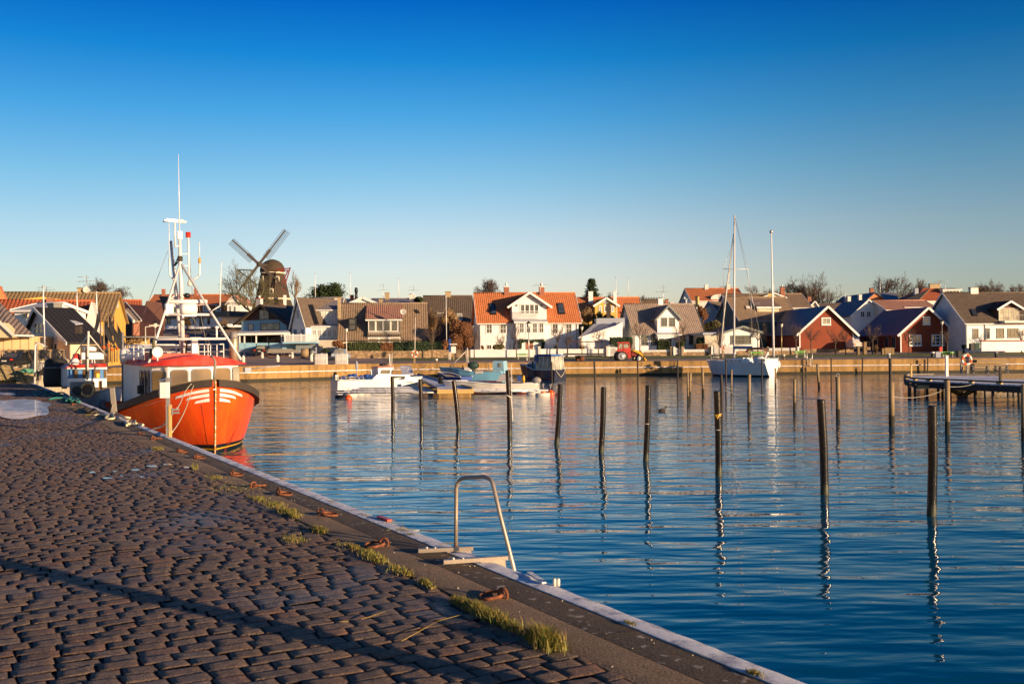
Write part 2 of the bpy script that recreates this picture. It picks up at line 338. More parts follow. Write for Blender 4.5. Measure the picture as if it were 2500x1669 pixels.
# ---- near quay
def cobble_material():
    t = NT('cobble'); o = t.co('Object'); b = t.b
    a = t.node('ShaderNodeAttribute', attribute_name='tone').outputs['Fac']
    base = t.mix(a, (0.20, 0.122, 0.078), (0.34, 0.215, 0.14))
    base = t.mix(t.math('MULTIPLY', t.math('FRACT', t.math('MULTIPLY', a, 13.7)), .55), base, (0.24, 0.20, 0.175)); base = t.mix(t.math('GREATER_THAN', t.math('FRACT', t.math('MULTIPLY', a, 41.3)), .86), base, (0.30, 0.16, 0.10))
    n = t.noise(o, 45, 4, 0.7); c = t.mix(t.ramp(n, 0.35, 0.65), (0.11, 0.068, 0.045), base)
    wet = t.ramp(t.noise(t.mapping(o, (1, 1, 1)), 0.55, 4, 0.6), 0.50, 0.66)
    c = t.mix(t.math('MULTIPLY', wet, 0.35), c, (0.09, 0.075, 0.075))
    t.n.links.new(c, b.inputs['Base Color']); r = t.node('ShaderNodeMapRange', i0=wet, i1=0.0, i2=1.0, i3=0.75, i4=0.42).outputs[0]
    t.n.links.new(r, b.inputs['Roughness'])
    h = t.math('ADD', t.math('MULTIPLY', t.noise(o, 70, 4, 0.7), 1.0), t.math('ADD', n, t.math('MULTIPLY', t.noise(o, 130, 3, 0.7), 0.5))); t.n.links.new(t.bump(h, 0.020), b.inputs['Normal']); return t.m
MATS['cobble'] = cobble_material()
mat('joint', (0.05, 0.038, 0.028), .95, 'concrete')
mat('cobblefar', (0.17, 0.115, 0.085), .8, 'brick', pu=0.22, pv=0.15, dirt=(0.04, 0.03, 0.025))
def cobbles():
    g = np.random.default_rng(3); NU, NV = 7, 6
    pit, ln = 0.138, 0.205
    rows = int(64 / pit); V = []; T = []
    un = np.array([0, .05, .2, .5, .8, .95, 1.0]); vn = np.array([0, .035, .3, .7, .965, 1.0])
    UU, VV = np.meshgrid(un, vn, indexing='ij')
    for i in range(rows):
        s0 = -4 + i * pit + g.normal(0, 0.004); t0 = 0.74 - g.random() * ln
        L = []
        while t0 < 8.2:
            w = ln * g.uniform(0.75, 1.22); L.append((t0, w)); t0 += w
        L = np.array(L); n = len(L)
        ta = np.maximum(L[:, 0], 0.725) + g.uniform(0.001, 0.010, n); tb = L[:, 0] + L[:, 1] - g.uniform(0.001, 0.008, n)
        ok = tb - ta > 0.04; ta = ta[ok]; tb = tb[ok]; n = len(ta)
        sa = s0 + g.uniform(0.0, 0.003, n); sb = s0 + pit - g.uniform(-0.001, 0.003, n)
        sk = g.normal(0, 0.003, (n, 1, 1)); sk2 = g.normal(0, 0.009, (n, 1, 1))
        s_ = sa[:, None, None] + (sb - sa)[:, None, None] * UU[None] + sk * (VV[None] - .5)
        t_ = ta[:, None, None] + (tb - ta)[:, None, None] * VV[None] + sk2 * (UU[None] - .5)
        eu = np.minimum(UU, 1 - UU) * pit; ev = np.minimum(VV, 1 - VV) * ln; e = np.minimum(eu, ev)
        prof = (np.where(ev < 1e-6, -0.024, 0) + np.where(eu < 1e-6, -0.0045, 0) + np.where(e < 0.03, -0.0008, 0.0))[None] * g.uniform(0.8, 1.2, (n, 1, 1))
        z = prof + g.normal(0, 0.0006, (n, NU, NV)) + g.normal(0, 0.0022, (n, 1, 1)) + g.normal(0, 0.003, (n, 1, 1)) * (UU[None] - .5) + g.normal(0, 0.004, (n, 1, 1)) * (VV[None] - .5)
        rnd_ = (e < 1e-6)[None]; cen_s = (sa + sb)[:, None, None] / 2; cen_t = (ta + tb)[:, None, None] / 2
        corner = ((np.minimum(UU, 1 - UU) < 1e-6) & (np.minimum(VV, 1 - VV) < 1e-6))[None]
        s_ = np.where(corner, cen_s + (s_ - cen_s) * 0.93, s_); t_ = np.where(corner, cen_t + (t_ - cen_t) * 0.96, t_)
        V.append(np.stack([s_, t_, z], -1).reshape(-1, 3)); T.append(np.repeat(g.random(n), NU * NV))
    V = np.concatenate(V); T = np.concatenate(T)
    und = 0.006 * np.sin(V[:, 0] * 1.3) * np.sin(V[:, 1] * 1.9 + V[:, 0] * .5)
    P = np.empty_like(V); P[:, 0] = QA.x + QD.x * V[:, 0] + QN.x * V[:, 1]; P[:, 1] = QA.y + QD.y * V[:, 0] + QN.y * V[:, 1]; P[:, 2] = 1.592 + V[:, 2] + und
    ns = len(P) // (NU * NV); q = []
    for a in range(NU - 1):
        for b in range(NV - 1): q.append((a * NV + b, (a + 1) * NV + b, (a + 1) * NV + b + 1, a * NV + b + 1))
    q = np.array(q)[:, ::-1] if QD.cross(QN).z < 0 else np.array(q)
    Fc = (np.arange(ns)[:, None, None] * (NU * NV) + q[None]).reshape(-1, 4)
    me = bpy.data.meshes.new('cobblestones'); me.vertices.add(len(P)); me.vertices.foreach_set('co', P.ravel())
    me.loops.add(Fc.size); me.loops.foreach_set('vertex_index', Fc.ravel().astype(np.int32))
    me.polygons.add(len(Fc)); me.polygons.foreach_set('loop_start', np.arange(0, Fc.size, 4, dtype=np.int32)); me.polygons.foreach_set('loop_total', np.full(len(Fc), 4, dtype=np.int32))
    me.polygons.foreach_set('use_smooth', np.ones(len(Fc), dtype=bool)); me.update(calc_edges=True)
    at = me.attributes.new('tone', 'FLOAT', 'POINT'); at.data.foreach_set('value', T)
    me.materials.append(MATS['cobble']); o = bpy.data.objects.new('cobblestones', me); COL.objects.link(o); tag(o, kind='structure')
cobbles()
m = M(); m.face([Q(-40, 0.7, 1.578), Q(62, 0.7, 1.578), Q(62, 8.4, 1.578), Q(-40, 8.4, 1.578)][::-1]); m.build('pavement_bed', 'joint', kind='structure')
m = M(); P_ = [Q(-40, 8.2, 1.59), Q(-40, 90, 1.59), Q(20, 90, 1.59), Vector((-110, 57, 1.59)), Q(59.5, 0.7, 1.59) * 1, Q(59.5, 8.2, 1.59)]
m.face([Q(-40, 8.2, 1.59), Q(-4, 8.2, 1.59), Q(60, 8.2, 1.59), Q(60, 0.7, 1.585), Vector((-28.6, 57.4, 1.585)), Vector((-120, 57.4, 1.59)), Vector((-120, -30, 1.59))]); m.build('pavement', 'cobblefar', kind='structure')
# concrete kerb, two slabs side by side, and the frosted edge beam
def concrete_mat(name, col, spots):
    t = NT(name); o = t.co('Object'); b = t.b
    n = t.noise(o, 1.3, 5, .65); f = t.noise(o, 70, 4, .7)
    c = t.mix(t.ramp(n, .35, .65), sc(col, .7), sc(col, 1.25)); c = t.mix(t.ramp(f, .38, .6), sc(col, .25), c)
    sp = t.ramp(t.noise(o, 11, 4, .55), spots, spots + .05); c = t.mix(sp, c, (0.42, 0.36, 0.30))
    t.n.links.new(c, b.inputs['Base Color']); b.inputs['Roughness'].default_value = .8
    t.n.links.new(t.bump(t.math('ADD', f, t.math('MULTIPLY', t.noise(o, 250, 2), .4)), 0.018), b.inputs['Normal']); MATS[name] = t.m
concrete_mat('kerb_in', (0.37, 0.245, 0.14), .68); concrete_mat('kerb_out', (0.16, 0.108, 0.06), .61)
def frost_mat():
    t = NT('frost'); o = t.co('Object'); b = t.b
    n = t.noise(o, 6, 5, .65); f = t.noise(o, 120, 4, .75)
    c = t.mix(t.ramp(n, .36, .52), (0.36, 0.38, 0.46), (0.84, 0.84, 0.88)); c = t.mix(t.ramp(t.noise(o, 22, 3), .66, .72), c, (0.14, 0.13, 0.15))
    t.n.links.new(c, b.inputs['Base Color']); b.inputs['Roughness'].default_value = .7
    t.n.links.new(t.bump(t.math('ADD', f, t.math('MULTIPLY', n, 1.5)), 0.008), b.inputs['Normal']); MATS['frost'] = t.m
frost_mat()
def strip(t0, t1, z, zb, s0, s1, mname, name, amp=0.0, step=0.25, edge=0.0):
    m = M(); n = int((s1 - s0) / step); k = max(2, int((t1 - t0) / 0.06)) ; r = random.Random(hash(name) % 97)
    r = random.Random(len(name) * 13)
    g = [[None] * (k + 1) for _ in range(n + 1)]; vs = []
    for i in range(n + 1):
        for j in range(k + 1):
            t = t0 + (t1 - t0) * j / k
            if j == 0 and edge: t -= r.uniform(-edge, edge)
            zz = z + r.gauss(0, amp) if 0 < j < k else z - 0.006
            vs.append(Q(s0 + (s1 - s0) * i / n, t, zz))
    fs = [(i * (k + 1) + j, (i + 1) * (k + 1) + j, (i + 1) * (k + 1) + j + 1, i * (k + 1) + j + 1) for i in range(n) for j in range(k)]
    m.add(vs, fs, True)
    for side in (0, k):
        b = [Q(s0 + (s1 - s0) * i / n, t0 if side == 0 else t1, zb) for i in range(n + 1)]; tv = [vs[i * (k + 1) + side] for i in range(n + 1)]
        m.add(b + tv, [((i, i + 1, n + 2 + i, n + 1 + i) if side == 0 else (i, n + 1 + i, n + 2 + i, i + 1)) for i in range(n)])
    return m.build(name, mname, kind='structure')
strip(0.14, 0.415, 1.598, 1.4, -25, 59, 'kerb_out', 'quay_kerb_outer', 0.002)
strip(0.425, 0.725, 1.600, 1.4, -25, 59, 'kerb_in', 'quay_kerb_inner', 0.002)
strip(0.0, 0.145, 1.606, 1.15, -25, 70, 'frost', 'quay_edge_beam', 0.004, 0.1, 0.006)
m = M(); r_ = random.Random(4); s_ = -6
while s_ < 50:
    for t0, t1, ds in ((.142, .418, 0), (.424, .728, 1.1)):
        w = r_.uniform(.004, .009); j = r_.uniform(-.02, .02); P_ = [Q(s_ + ds, t0, 1.604), Q(s_ + ds + w, t0, 1.604), Q(s_ + ds + w + j, t1, 1.604), Q(s_ + ds + j, t1, 1.604)]; m.face(P_ if (P_[1] - P_[0]).cross(P_[3] - P_[0]).z > 0 else P_[::-1])
    s_ += r_.uniform(2.2, 3.4)
for k in range(26):
    s0, tt = r_.uniform(-1, 24), r_.uniform(.18, .68); d0 = r_.uniform(-1, 1); p = []
    for i in range(7): p.append((s0, tt)); s0 += r_.uniform(.02, .09); tt = min(.71, max(.15, tt + .05 * d0 + r_.uniform(-.03, .03)))
    for (a, b), (c, d) in zip(p, p[1:]):
        P_ = [Q(a, b - .002, 1.6045), Q(c, d - .002, 1.6045), Q(c, d + .002, 1.6045), Q(a, b + .002, 1.6045)]; m.face(P_ if (P_[1] - P_[0]).cross(P_[3] - P_[0]).z > 0 else P_[::-1])
m.build('kerb_joints', 'joint', kind='structure')
m = M(); a, b = Q(-40, 0.03, -2), Q(106, 0.03, -2); m.face([a, b, b + Vector((0, 0, 3.58)), a + Vector((0, 0, 3.58))]); m.build('quay_wall_near', 'quayconcrete', kind='structure')
# puddle of frozen water
def puddle(cx, cy, rx, ry, z, name, seed):
    r = random.Random(seed); m = M(); c = G(cx, cy, z); L = G(cx - rx, cy, z); T = G(cx, cy - ry, z)
    e1 = (L - c); e2 = (T - c); pts = []
    for i in range(40):
        a = 2 * math.pi * i / 40; k = 1 + 0.10 * math.sin(3 * a + seed) + 0.06 * math.sin(7 * a) + r.uniform(-.05, .05)
        pts.append(c + e1 * (math.cos(a) * k) + e2 * (math.sin(a) * k))
    s_ = 0
    for i in range(40): s_ += pts[i].x * pts[(i + 1) % 40].y - pts[i].y * pts[(i + 1) % 40].x
    m.face(pts if s_ > 0 else pts[::-1]); return m.build(name, 'ice', kind='structure')
t = NT('ice'); o = t.co('Object'); n = t.noise(t.mapping(o, (1.5, .8, 1)), 1.4, 5, .6)
t.n.links.new(t.mix(t.ramp(n, .42, .58), (0.35, 0.33, 0.34), (0.9, 0.88, 0.88)), t.b.inputs['Base Color']); t.b.inputs['Roughness'].default_value = .33; t.b.inputs['Coat Weight'].default_value = .25
t.n.links.new(t.bump(n, 0.02), t.b.inputs['Normal']); MATS['ice'] = t.m
t = NT('wetice'); t.b.inputs['Base Color'].default_value = (.2, .21, .24, 1); t.b.inputs['Roughness'].default_value = .12; MATS['wetice'] = t.m
puddle(30, 993, 98, 19, 1.606, 'puddle', 1); puddle(12, 961, 28, 3, 1.606, 'puddle', 2)
for k, (x, y, rx, ry) in enumerate([(225, 1152, 14, 3), (262, 1166, 20, 3), (300, 1160, 12, 2.5), (330, 1146, 18, 3), (372, 1137, 22, 3.5), (410, 1133, 18, 3), (346, 1163, 9, 2), (455, 1140, 12, 3), (420, 1147, 10, 2), (85, 1048, 14, 2.2), (280, 1150, 8, 2)]):
    puddle(x, y, rx * .6, ry * .6, 1.598, 'puddle', 10 + k).data.materials[0] = MATS['wetice']

# ---- far land
def lerp(p, x):
    if x <= p[0][0]: return p[0][1]
    for (a, b), (c, d) in zip(p, p[1:]):
        if x <= c: return b + (d - b) * (x - a) / (c - a)
    return p[-1][1]
PR = [(100, 1.65), (116, 1.65), (122, 1.8), (133, 2.1), (146, 2.4), (160, 3.2), (190, 5.2), (260, 9), (600, 12)]
PL = [(100, 1.65), (116, 1.7), (133, 2.3), (146, 3.0), (155, 3.8), (190, 8.0), (260, 11), (600, 12)]
def hgt(x, y):
    k = min(1, max(0, (x + 40) / 22)); return lerp(PL, y) * (1 - k) + lerp(PR, y) * k
FQ = [(-52, 100.5), (-28, 105.2), (-16.8, 114.6), (12, 115.9), (45, 115.9), (90, 118), (420, 130)]
def front(x): return lerp(FQ, x)
def ground_mat():
    t = NT('road'); o = t.co('Object'); b = t.b
    n = t.noise(o, 0.25, 4); f = t.noise(o, 3, 4)
    c = t.mix(t.ramp(n, .35, .65), (0.26, 0.185, 0.155), (0.36, 0.26, 0.215)); c = t.mix(t.math('MULTIPLY', t.ramp(f, .4, .7), .3), c, (0.16, 0.12, 0.10))
    t.n.links.new(c, b.inputs['Base Color']); b.inputs['Roughness'].default_value = .9; t.n.links.new(t.bump(t.noise(o, 12, 4), 0.02), b.inputs['Normal']); MATS['road'] = t.m
    t = NT('grassland'); o = t.co('Object'); b = t.b
    n = t.noise(o, 0.5, 5); c = t.mix(t.ramp(n, .35, .65), (0.10, 0.15, 0.035), (0.24, 0.25, 0.075)); f = t.noise(o, 20, 3); c = t.mix(f, (0.09, 0.10, 0.03), c)
    t.n.links.new(c, b.inputs['Base Color']); b.inputs['Roughness'].default_value = .95; t.n.links.new(t.bump(f, 0.08), b.inputs['Normal']); MATS['grassland'] = t.m
ground_mat()
def sheet(xs, yf, mname, name, dz=0.0, zf=hgt):
    m = M(); vs = []; ny = None
    for x in xs:
        col = yf(x); ny = len(col)
        for y in col: vs.append((x, y, zf(x, y) + dz))
    fs = [(i * ny + j, (i + 1) * ny + j, (i + 1) * ny + j + 1, i * ny + j + 1) for i in range(len(xs) - 1) for j in range(ny - 1)]
    m.add(vs, fs, True); return m.build(name, mname, kind='structure')
XS = sorted(set([-900, -500, -300, -200, -130, -90] + list(range(-80, 140, 4)) + [-52, -28, -16.8, 160, 200, 260, 350, 420, 700, 1200]))
YB = [122, 127, 133, 139, 146, 152, 158, 165, 175, 190, 210, 235, 260, 320, 420, 600, 1200, 3000]
def cols(x):
    f = front(x); return [f + .55, f + 2.2, f + 4.0] + [max(y, f + 4.2 + 0.05 * i) for i, y in enumerate(YB)]
sheet(XS, cols, 'road', 'road')
GX = [x for x in XS if -3 <= x <= 350]
def gcol(x0, x1, a, b, name, dz=0.02):
    xs = [x0] + [x for x in XS if x0 < x < x1] + [x1]
    sheet(xs, lambda x: [a + (b - a) * i / 5 for i in range(6)], 'grassland', name, dz)
gcol(-16, 140, 123.6, 132.8, 'grass')
def lw(x, y): return hgt(x, y)
sheet([-37, -33, -29, -25, -22], lambda x: [150, 160, 170, 182], 'grassland', 'grass', 0.03)
# plateau at the end of the near quay, held by a low stone wall
m = M(); xe = lambda y: QA.x + QD.x * (y - QA.y) / QD.y
m.face([(-130, 57.4, 2.38), (xe(57.4) - .4, 57.4, 2.38), (xe(101) - .4, 101, 2.0), (-130, 101, 2.3)])
m.face([(-130, 101, 2.3), (-52, 101, 1.9), (-52, 101.2, 1.6), (-130, 101.2, 1.6)])
m.build('quay_ground', 'road', kind='structure')
m = M(); m.box((-110, 57.0, 1.4), (xe(57.4) - .3, 57.42, 2.42)); tag(m.build('retaining_wall', 'stonewall'), 'low rough stone retaining wall at the far end of the cobbled quay', 'wall')
# ---- far quay wall: coping, upper wall, frosted ledge, lower wall with weed
def along(poly, z0, z1, off0, off1, step=6):
    m = M(); pts = []
    for (a, b), (c, d) in zip(poly, poly[1:]):
        n = max(1, int(math.hypot(c - a, d - b) / step))
        for i in range(n): pts.append((a + (c - a) * i / n, b + (d - b) * i / n))
    pts.append(poly[-1])
    for (a, b), (c, d) in zip(pts, pts[1:]):
        m.add([(a, b + off0, z0), (c, d + off0, z0), (c, d + off1, z0), (a, b + off1, z0), (a, b + off0, z1), (c, d + off0, z1), (c, d + off1, z1), (a, b + off1, z1)],
              [(0, 3, 2, 1), (4, 5, 6, 7), (0, 1, 5, 4), (1, 2, 6, 5), (2, 3, 7, 6), (3, 0, 4, 7)])
    return m
along(FQ, -2, .28, 0.0, .6).build('quay_wall_base', 'weed', kind='structure')
along(FQ, .28, .92, 0.02, .6).build('quay_wall_lower', 'quayconcrete', kind='structure')
along(FQ, .92, 1.0, -0.12, .4).build('quay_ledge', 'frost', kind='structure')
along(FQ, 1.0, 1.66, 0.10, .62).build('quay_wall_upper', 'quayconcrete', kind='structure')
# ================================================================== BUILDING KIT
UPZ = Vector((0, 0, 1))
class B:
    def __init__(s, name, label, cat, zf, px, py, d, rot=0, base=None, group=None):
        s.z = zf; P = U(*zf(px, py), d); s.P0 = Vector((P.x, P.y, 0)); r = R(rot)
        s.e1 = Vector((math.cos(r), math.sin(r), 0)); s.e2 = Vector((-math.sin(r), math.cos(r), 0))
        g = hgt(P.x, P.y) if base is None else base
        s.g = g; s.t = thing(name, (P.x, P.y, g), label, cat, group); s.roof = None
    def f(s, x, y, w=0.0): return RP(*s.z(x, y), s.P0 + s.e2 * w, s.e2)
    def uz(s, x, y, w=0.0):
        p = s.f(x, y, w); return (p - s.P0).dot(s.e1), p.z
    def W(s, u, w, z): return s.P0 + s.e1 * u + s.e2 * w + Vector((0, 0, z))
    def wpx(s, x, u, y=800):           # depth w along the side plane at u where photo column x is met
        p = RP(*s.z(x, y), s.P0 + s.e1 * u, s.e1); return (p - s.P0).dot(s.e2)
    def prismu(s, prof, u0, u1, mname, name, parent=None, label=None):   # profile (w,z) extruded along u
        m = M(); m.poly([s.W(u0, w, z) for w, z in prof], s.e1 * (u1 - u0)); return m.build(name, mname, parent or s.t, label)
    def prismw(s, prof, w0, w1, mname, name, parent=None, label=None):   # profile (u,z) extruded along w
        m = M(); m.poly([s.W(u, w0, z) for u, z in prof], s.e2 * (w1 - w0)); return m.build(name, mname, parent or s.t, label)
    def boxp(s, x0, y0, x1, y1, w0, w1, mname, name, parent=None, label=None):
        (u0, z1), (u1, z0) = s.uz(x0, y0, w0), s.uz(x1, y1, w0)
        return s.prismw([(u0, z0), (u1, z0), (u1, z1), (u0, z1)], w0, w1, mname, name, parent, label)
    def eaves(s, x0, x1, yb, ye, yr, D, wall, roof, over=0.35, trim='trim', depth_r=None, roofx=None, hip=0.0, rlabel=None):
        xm = (x0 + x1) / 2; wr = depth_r or D / 2
        u0, u1 = s.uz(x0, (yb + ye) / 2)[0], s.uz(x1, (yb + ye) / 2)[0]; zb = min(s.uz(xm, yb)[1], s.g) - 0.6; ze = s.uz(xm, ye)[1]; zr = s.uz(xm, yr, wr)[1]
        s.u0, s.u1, s.D = u0, u1, D; sl = (zr - ze) / wr; slb = (zr - ze) / (D - wr)
        if hip: s.prismu([(0, zb), (D, zb), (D, ze), (0, ze)], u0, u1, wall, 'wall')
        else: s.prismu([(0, zb), (D, zb), (D, ze), (wr, zr - .06), (0, ze)], u0, u1, wall, 'wall')
        a0, a1 = u0 - over, u1 + over; m = M(); k = 0.05
        e = (-over, ze - sl * over + k); b = (D + over, ze - slb * over + k)
        if hip:
            r0, r1 = a0 + hip, a1 - hip
            A, B_, C, D_ = s.W(a0, *e), s.W(a1, *e), s.W(a1, *b), s.W(a0, *b); E, F_ = s.W(r0, wr, zr + k), s.W(r1, wr, zr + k)
            m.add([A, B_, C, D_, E, F_], [(0, 1, 5, 4), (1, 2, 5), (2, 3, 4, 5), (3, 0, 4), (3, 2, 1, 0)])
        else:
            m.slab(s.W(a0, *e), s.W(a1, *e), s.W(a1, wr, zr + k), s.W(a0, wr, zr + k), .16)
            m.slab(s.W(a1, *b), s.W(a0, *b), s.W(a0, wr, zr + k - .002), s.W(a1, wr, zr + k - .002), .16)
            m.tube([s.W(a0, wr, zr + k), s.W(a1, wr, zr + k)], .11, 6)
        s.roof = m.build('roof', roof, s.t, rlabel)
        s.rP = s.W(0, *e); s.rn = (s.e1.cross(s.W(0, wr, zr) - s.W(0, 0, ze))).normalized()
        s.sl, s.ze, s.zr, s.wr = sl, ze, zr, wr
        if trim and not hip:
            m = M()
            for a in (a0 - .03, a1 + .03):
                m.beam(s.W(a, e[0], e[1] - .06), s.W(a, wr, zr + k - .06), .05, .22); m.beam(s.W(a, b[0], b[1] - .06), s.W(a, wr, zr + k - .06), .05, .22)
            m.beam(s.W(a0, -over - .05, e[1] - .12), s.W(a1, -over - .05, e[1] - .12), .1, .12)
            m.build('bargeboard', trim, s.t)
        return s
    def gable(s, x0, x1, yb, ye, xa, yr, D, wall, roof, over=0.4, fo=0.35, trim='trim', ye2=None, name='wall', rname='roof', parent=None, w0=0.0, keep=True, bb=.2, rakes=True):
        u0, z0 = s.uz(x0, ye, w0); u1, z1 = s.uz(x1, ye2 or ye, w0); ua, zr = s.uz(xa, yr, w0)
        zb = s.uz((x0 + x1) / 2, yb, w0)[1]
        if keep: zb = min(zb, s.g) - .6
        s.u0, s.u1, s.D, s.zr = u0, u1, D, zr; par = parent or s.t
        wl = s.prismw([(u0, zb), (u1, zb), (u1, z1), (ua, zr - .12), (u0, z0)], w0, w0 + D, wall, name, par)
        k = 0.04; m = M(); f0, f1 = w0 - fo, w0 + D + (fo if keep else 0)
        sl0 = (zr - z0) / (ua - u0); sl1 = (zr - z1) / (u1 - ua)
        L = (u0 - over, z0 - sl0 * over + k); Rr = (u1 + over, z1 - sl1 * over + k); T_ = (ua, zr + k)
        m.slab(s.W(L[0], f1, L[1]), s.W(L[0], f0, L[1]), s.W(T_[0], f0, T_[1]), s.W(T_[0], f1, T_[1]), .14)
        m.slab(s.W(Rr[0], f0, Rr[1]), s.W(Rr[0], f1, Rr[1]), s.W(T_[0], f1, T_[1] - .002), s.W(T_[0], f0, T_[1] - .002), .14)
        rf = m.build(rname, roof, par if keep else wl)
        if keep: s.roof = rf
        if trim:
            m = M()
            for q in (L, Rr): m.beam(s.W(q[0], f0 - .04, q[1] - bb * .45), s.W(T_[0], f0 - .04, T_[1] - bb * .45), .06, bb)
            m.build('bargeboard', trim, par if keep else wl)
        return wl
    def chim(s, x0, y0, x1, y1, w, mname='brick_red', cap='dark', pot=0, dz=0.8, depth=0.6):
        (u0, z1), (u1, z0) = s.uz(x0, y0, w), s.uz(x1, y1, w); m = M(); z0 -= dz
        m.add([s.W(u, ww, z) for z in (z0, z1) for u, ww in ((u0, w), (u1, w), (u1, w + depth), (u0, w + depth))],
              [(0, 3, 2, 1), (4, 5, 6, 7), (0, 1, 5, 4), (1, 2, 6, 5), (2, 3, 7, 6), (3, 0, 4, 7)])
        q = .05
        m.add([s.W(u, ww, z) for z in (z1, z1 + .1) for u, ww in ((u0 - q, w - q), (u1 + q, w - q), (u1 + q, w + depth + q), (u0 - q, w + depth + q))],
              [(0, 3, 2, 1), (4, 5, 6, 7), (0, 1, 5, 4), (1, 2, 6, 5), (2, 3, 7, 6), (3, 0, 4, 7)], mi=1)
        if pot: m.lathe(s.W((u0 + u1) / 2, w + depth / 2, z1 + .1), [(.18, 0), (.16, pot)], 8, mi=2)
        return m.build('chimney', [mname, cap, 'white'], s.roof)
    def win(s, x0, y0, x1, y1, nx=2, ny=1, w=0.0, frame='trim', pane='glass', fw=0.09, name='window', parent=None, mw=.05, casing=True):
        (u0, z1), (u1, z0) = s.uz(x0, y0, w), s.uz(x1, y1, w); m = M(); par = parent or s.t
        def bx(a, b, c, d, o, mi=0): m.poly([s.W(a, w - o, b), s.W(c, w - o, b), s.W(c, w - o, d), s.W(a, w - o, d)], s.e2 * (o + .0))
        bx(u0, z0, u0 + fw, z1, .07); bx(u1 - fw, z0, u1, z1, .07); bx(u0 + fw, z0, u1 - fw, z0 + fw, .07); bx(u0 + fw, z1 - fw, u1 - fw, z1, .07)
        for i in range(1, nx):
            u = u0 + (u1 - u0) * i / nx; bx(u - mw / 2, z0 + fw, u + mw / 2, z1 - fw, .055)
        for j in range(1, ny):
            z = z0 + (z1 - z0) * j / ny; bx(u0 + fw, z - mw * .4, u1 - fw, z + mw * .4, .045)
        if casing: m.poly([s.W(u0 - .06, w - .12, z0 - .06), s.W(u1 + .06, w - .12, z0 - .06), s.W(u1 + .06, w - .12, z0 - .003), s.W(u0 - .06, w - .12, z0 - .003)], s.e2 * .12)
        o = m.build(name, frame, par)
        if o.parent == s.t or parent is None:
            p = M(); p.face([s.W(u0 + fw * .8, w - .02, z0 + fw * .8), s.W(u1 - fw * .8, w - .02, z0 + fw * .8), s.W(u1 - fw * .8, w - .02, z1 - fw * .8), s.W(u0 + fw * .8, w - .02, z1 - fw * .8)])
            p.build('pane', pane, o)
        return o
    def door(s, x0, y0, x1, y1, mname='brownwood', w=0.0, name='door'):
        return s.boxp(x0, y0, x1, y1, w - .06, w + .02, mname, name)
    def sky(s, pts, frame='dark', pane='glass_blue'):
        P = [RP(*s.z(*p), s.rP, s.rn) for p in pts]; n = s.rn if s.rn.z > 0 else -s.rn
        if (P[1] - P[0]).cross(P[3] - P[0]).dot(n) < 0: P = P[::-1]
        m = M(); Q_ = [p + n * .14 for p in P]; m.slab(*Q_, .16); o = m.build('skylight', frame, s.t)
        c = sum(Q_, Vector((0, 0, 0))) / 4; m = M(); m.face([c + (q - c) * .78 + n * .012 for q in Q_]); m.build('pane', pane, o)
    def shed(s, x0, x1, yb, yt, yr0, w, back, wall, roof, name='dormer', over=.25, rx=None, trim='trim'):  # box dormer with a lean-to roof rising to the back
        (u0, zt), (u1, zb) = s.uz(x0, yt, w), s.uz(x1, yb, w); zr = s.uz((x0 + x1) / 2, yr0, w + back)[1]
        o = s.prismu([(w, zb - .3), (w + back, zb - .3), (w + back, zr - .1), (w, zt)], u0, u1, wall, name)
        m = M(); sl = (zr - zt) / back; a = (w - over, zt - sl * over + .06); b = (w + back, zr + .06)
        m.slab(s.W(u0 - over, *a), s.W(u1 + over, *a), s.W(u1 + over, *b), s.W(u0 - over, *b), .14); m.build(name + '_roof', roof, o)
        if trim:
            m = M(); m.beam(s.W(u0 - over, a[0] - .04, a[1] - .08), s.W(u1 + over, a[0] - .04, a[1] - .08), .06, .18); m.build('bargeboard', trim, o)
        return o
    def pipe(s, x, y0, y1, w=-.08, mname='greytrim'):
        m = M(); a, b = s.f(x, y0, w), s.f(x, y1, w); b = Vector((a.x, a.y, b.z)); m.tube([a, b], .05, 6); return m.build('downpipe', mname, s.t)
def pq(zf, pts, t, m, mi=0):      # thick slab through photo points (x, y, depth)
    P = [U(*zf(x, y), d) for x, y, d in pts]
    m.slab(*P, t, mi=mi); return P
def dish(zf, x, y, d, r, label, col='offwhite'):
    c = U(*zf(x, y), d); ax = Vector((.3, -1, .35)).normalized(); t = thing('satellite_dish', c, label, 'satellite dish')
    m = M(); m.lathe(c, [(0.01, -.12 * r / .45), (r * .5, -.09 * r / .45), (r * .85, -.02), (r, .03), (r * .98, .05), (r * .8, 0), (.01, -.08)], 20, axis=ax); m.build('reflector', col, t)
    m = M(); m.tube([c - Vector((0, 0, r * .6)), c + ax * r * .9 - Vector((0, 0, r * .2))], .02, 5); m.sph(c + ax * r * .95 - Vector((0, 0, r * .2)), .06, 8); m.build('feed_arm', 'steel', t)
    m = M(); m.tube([c - ax * .1, c - ax * .15 - Vector((0, 0, 1.2))], .03, 6); m.build('mount_pole', 'steel', t)
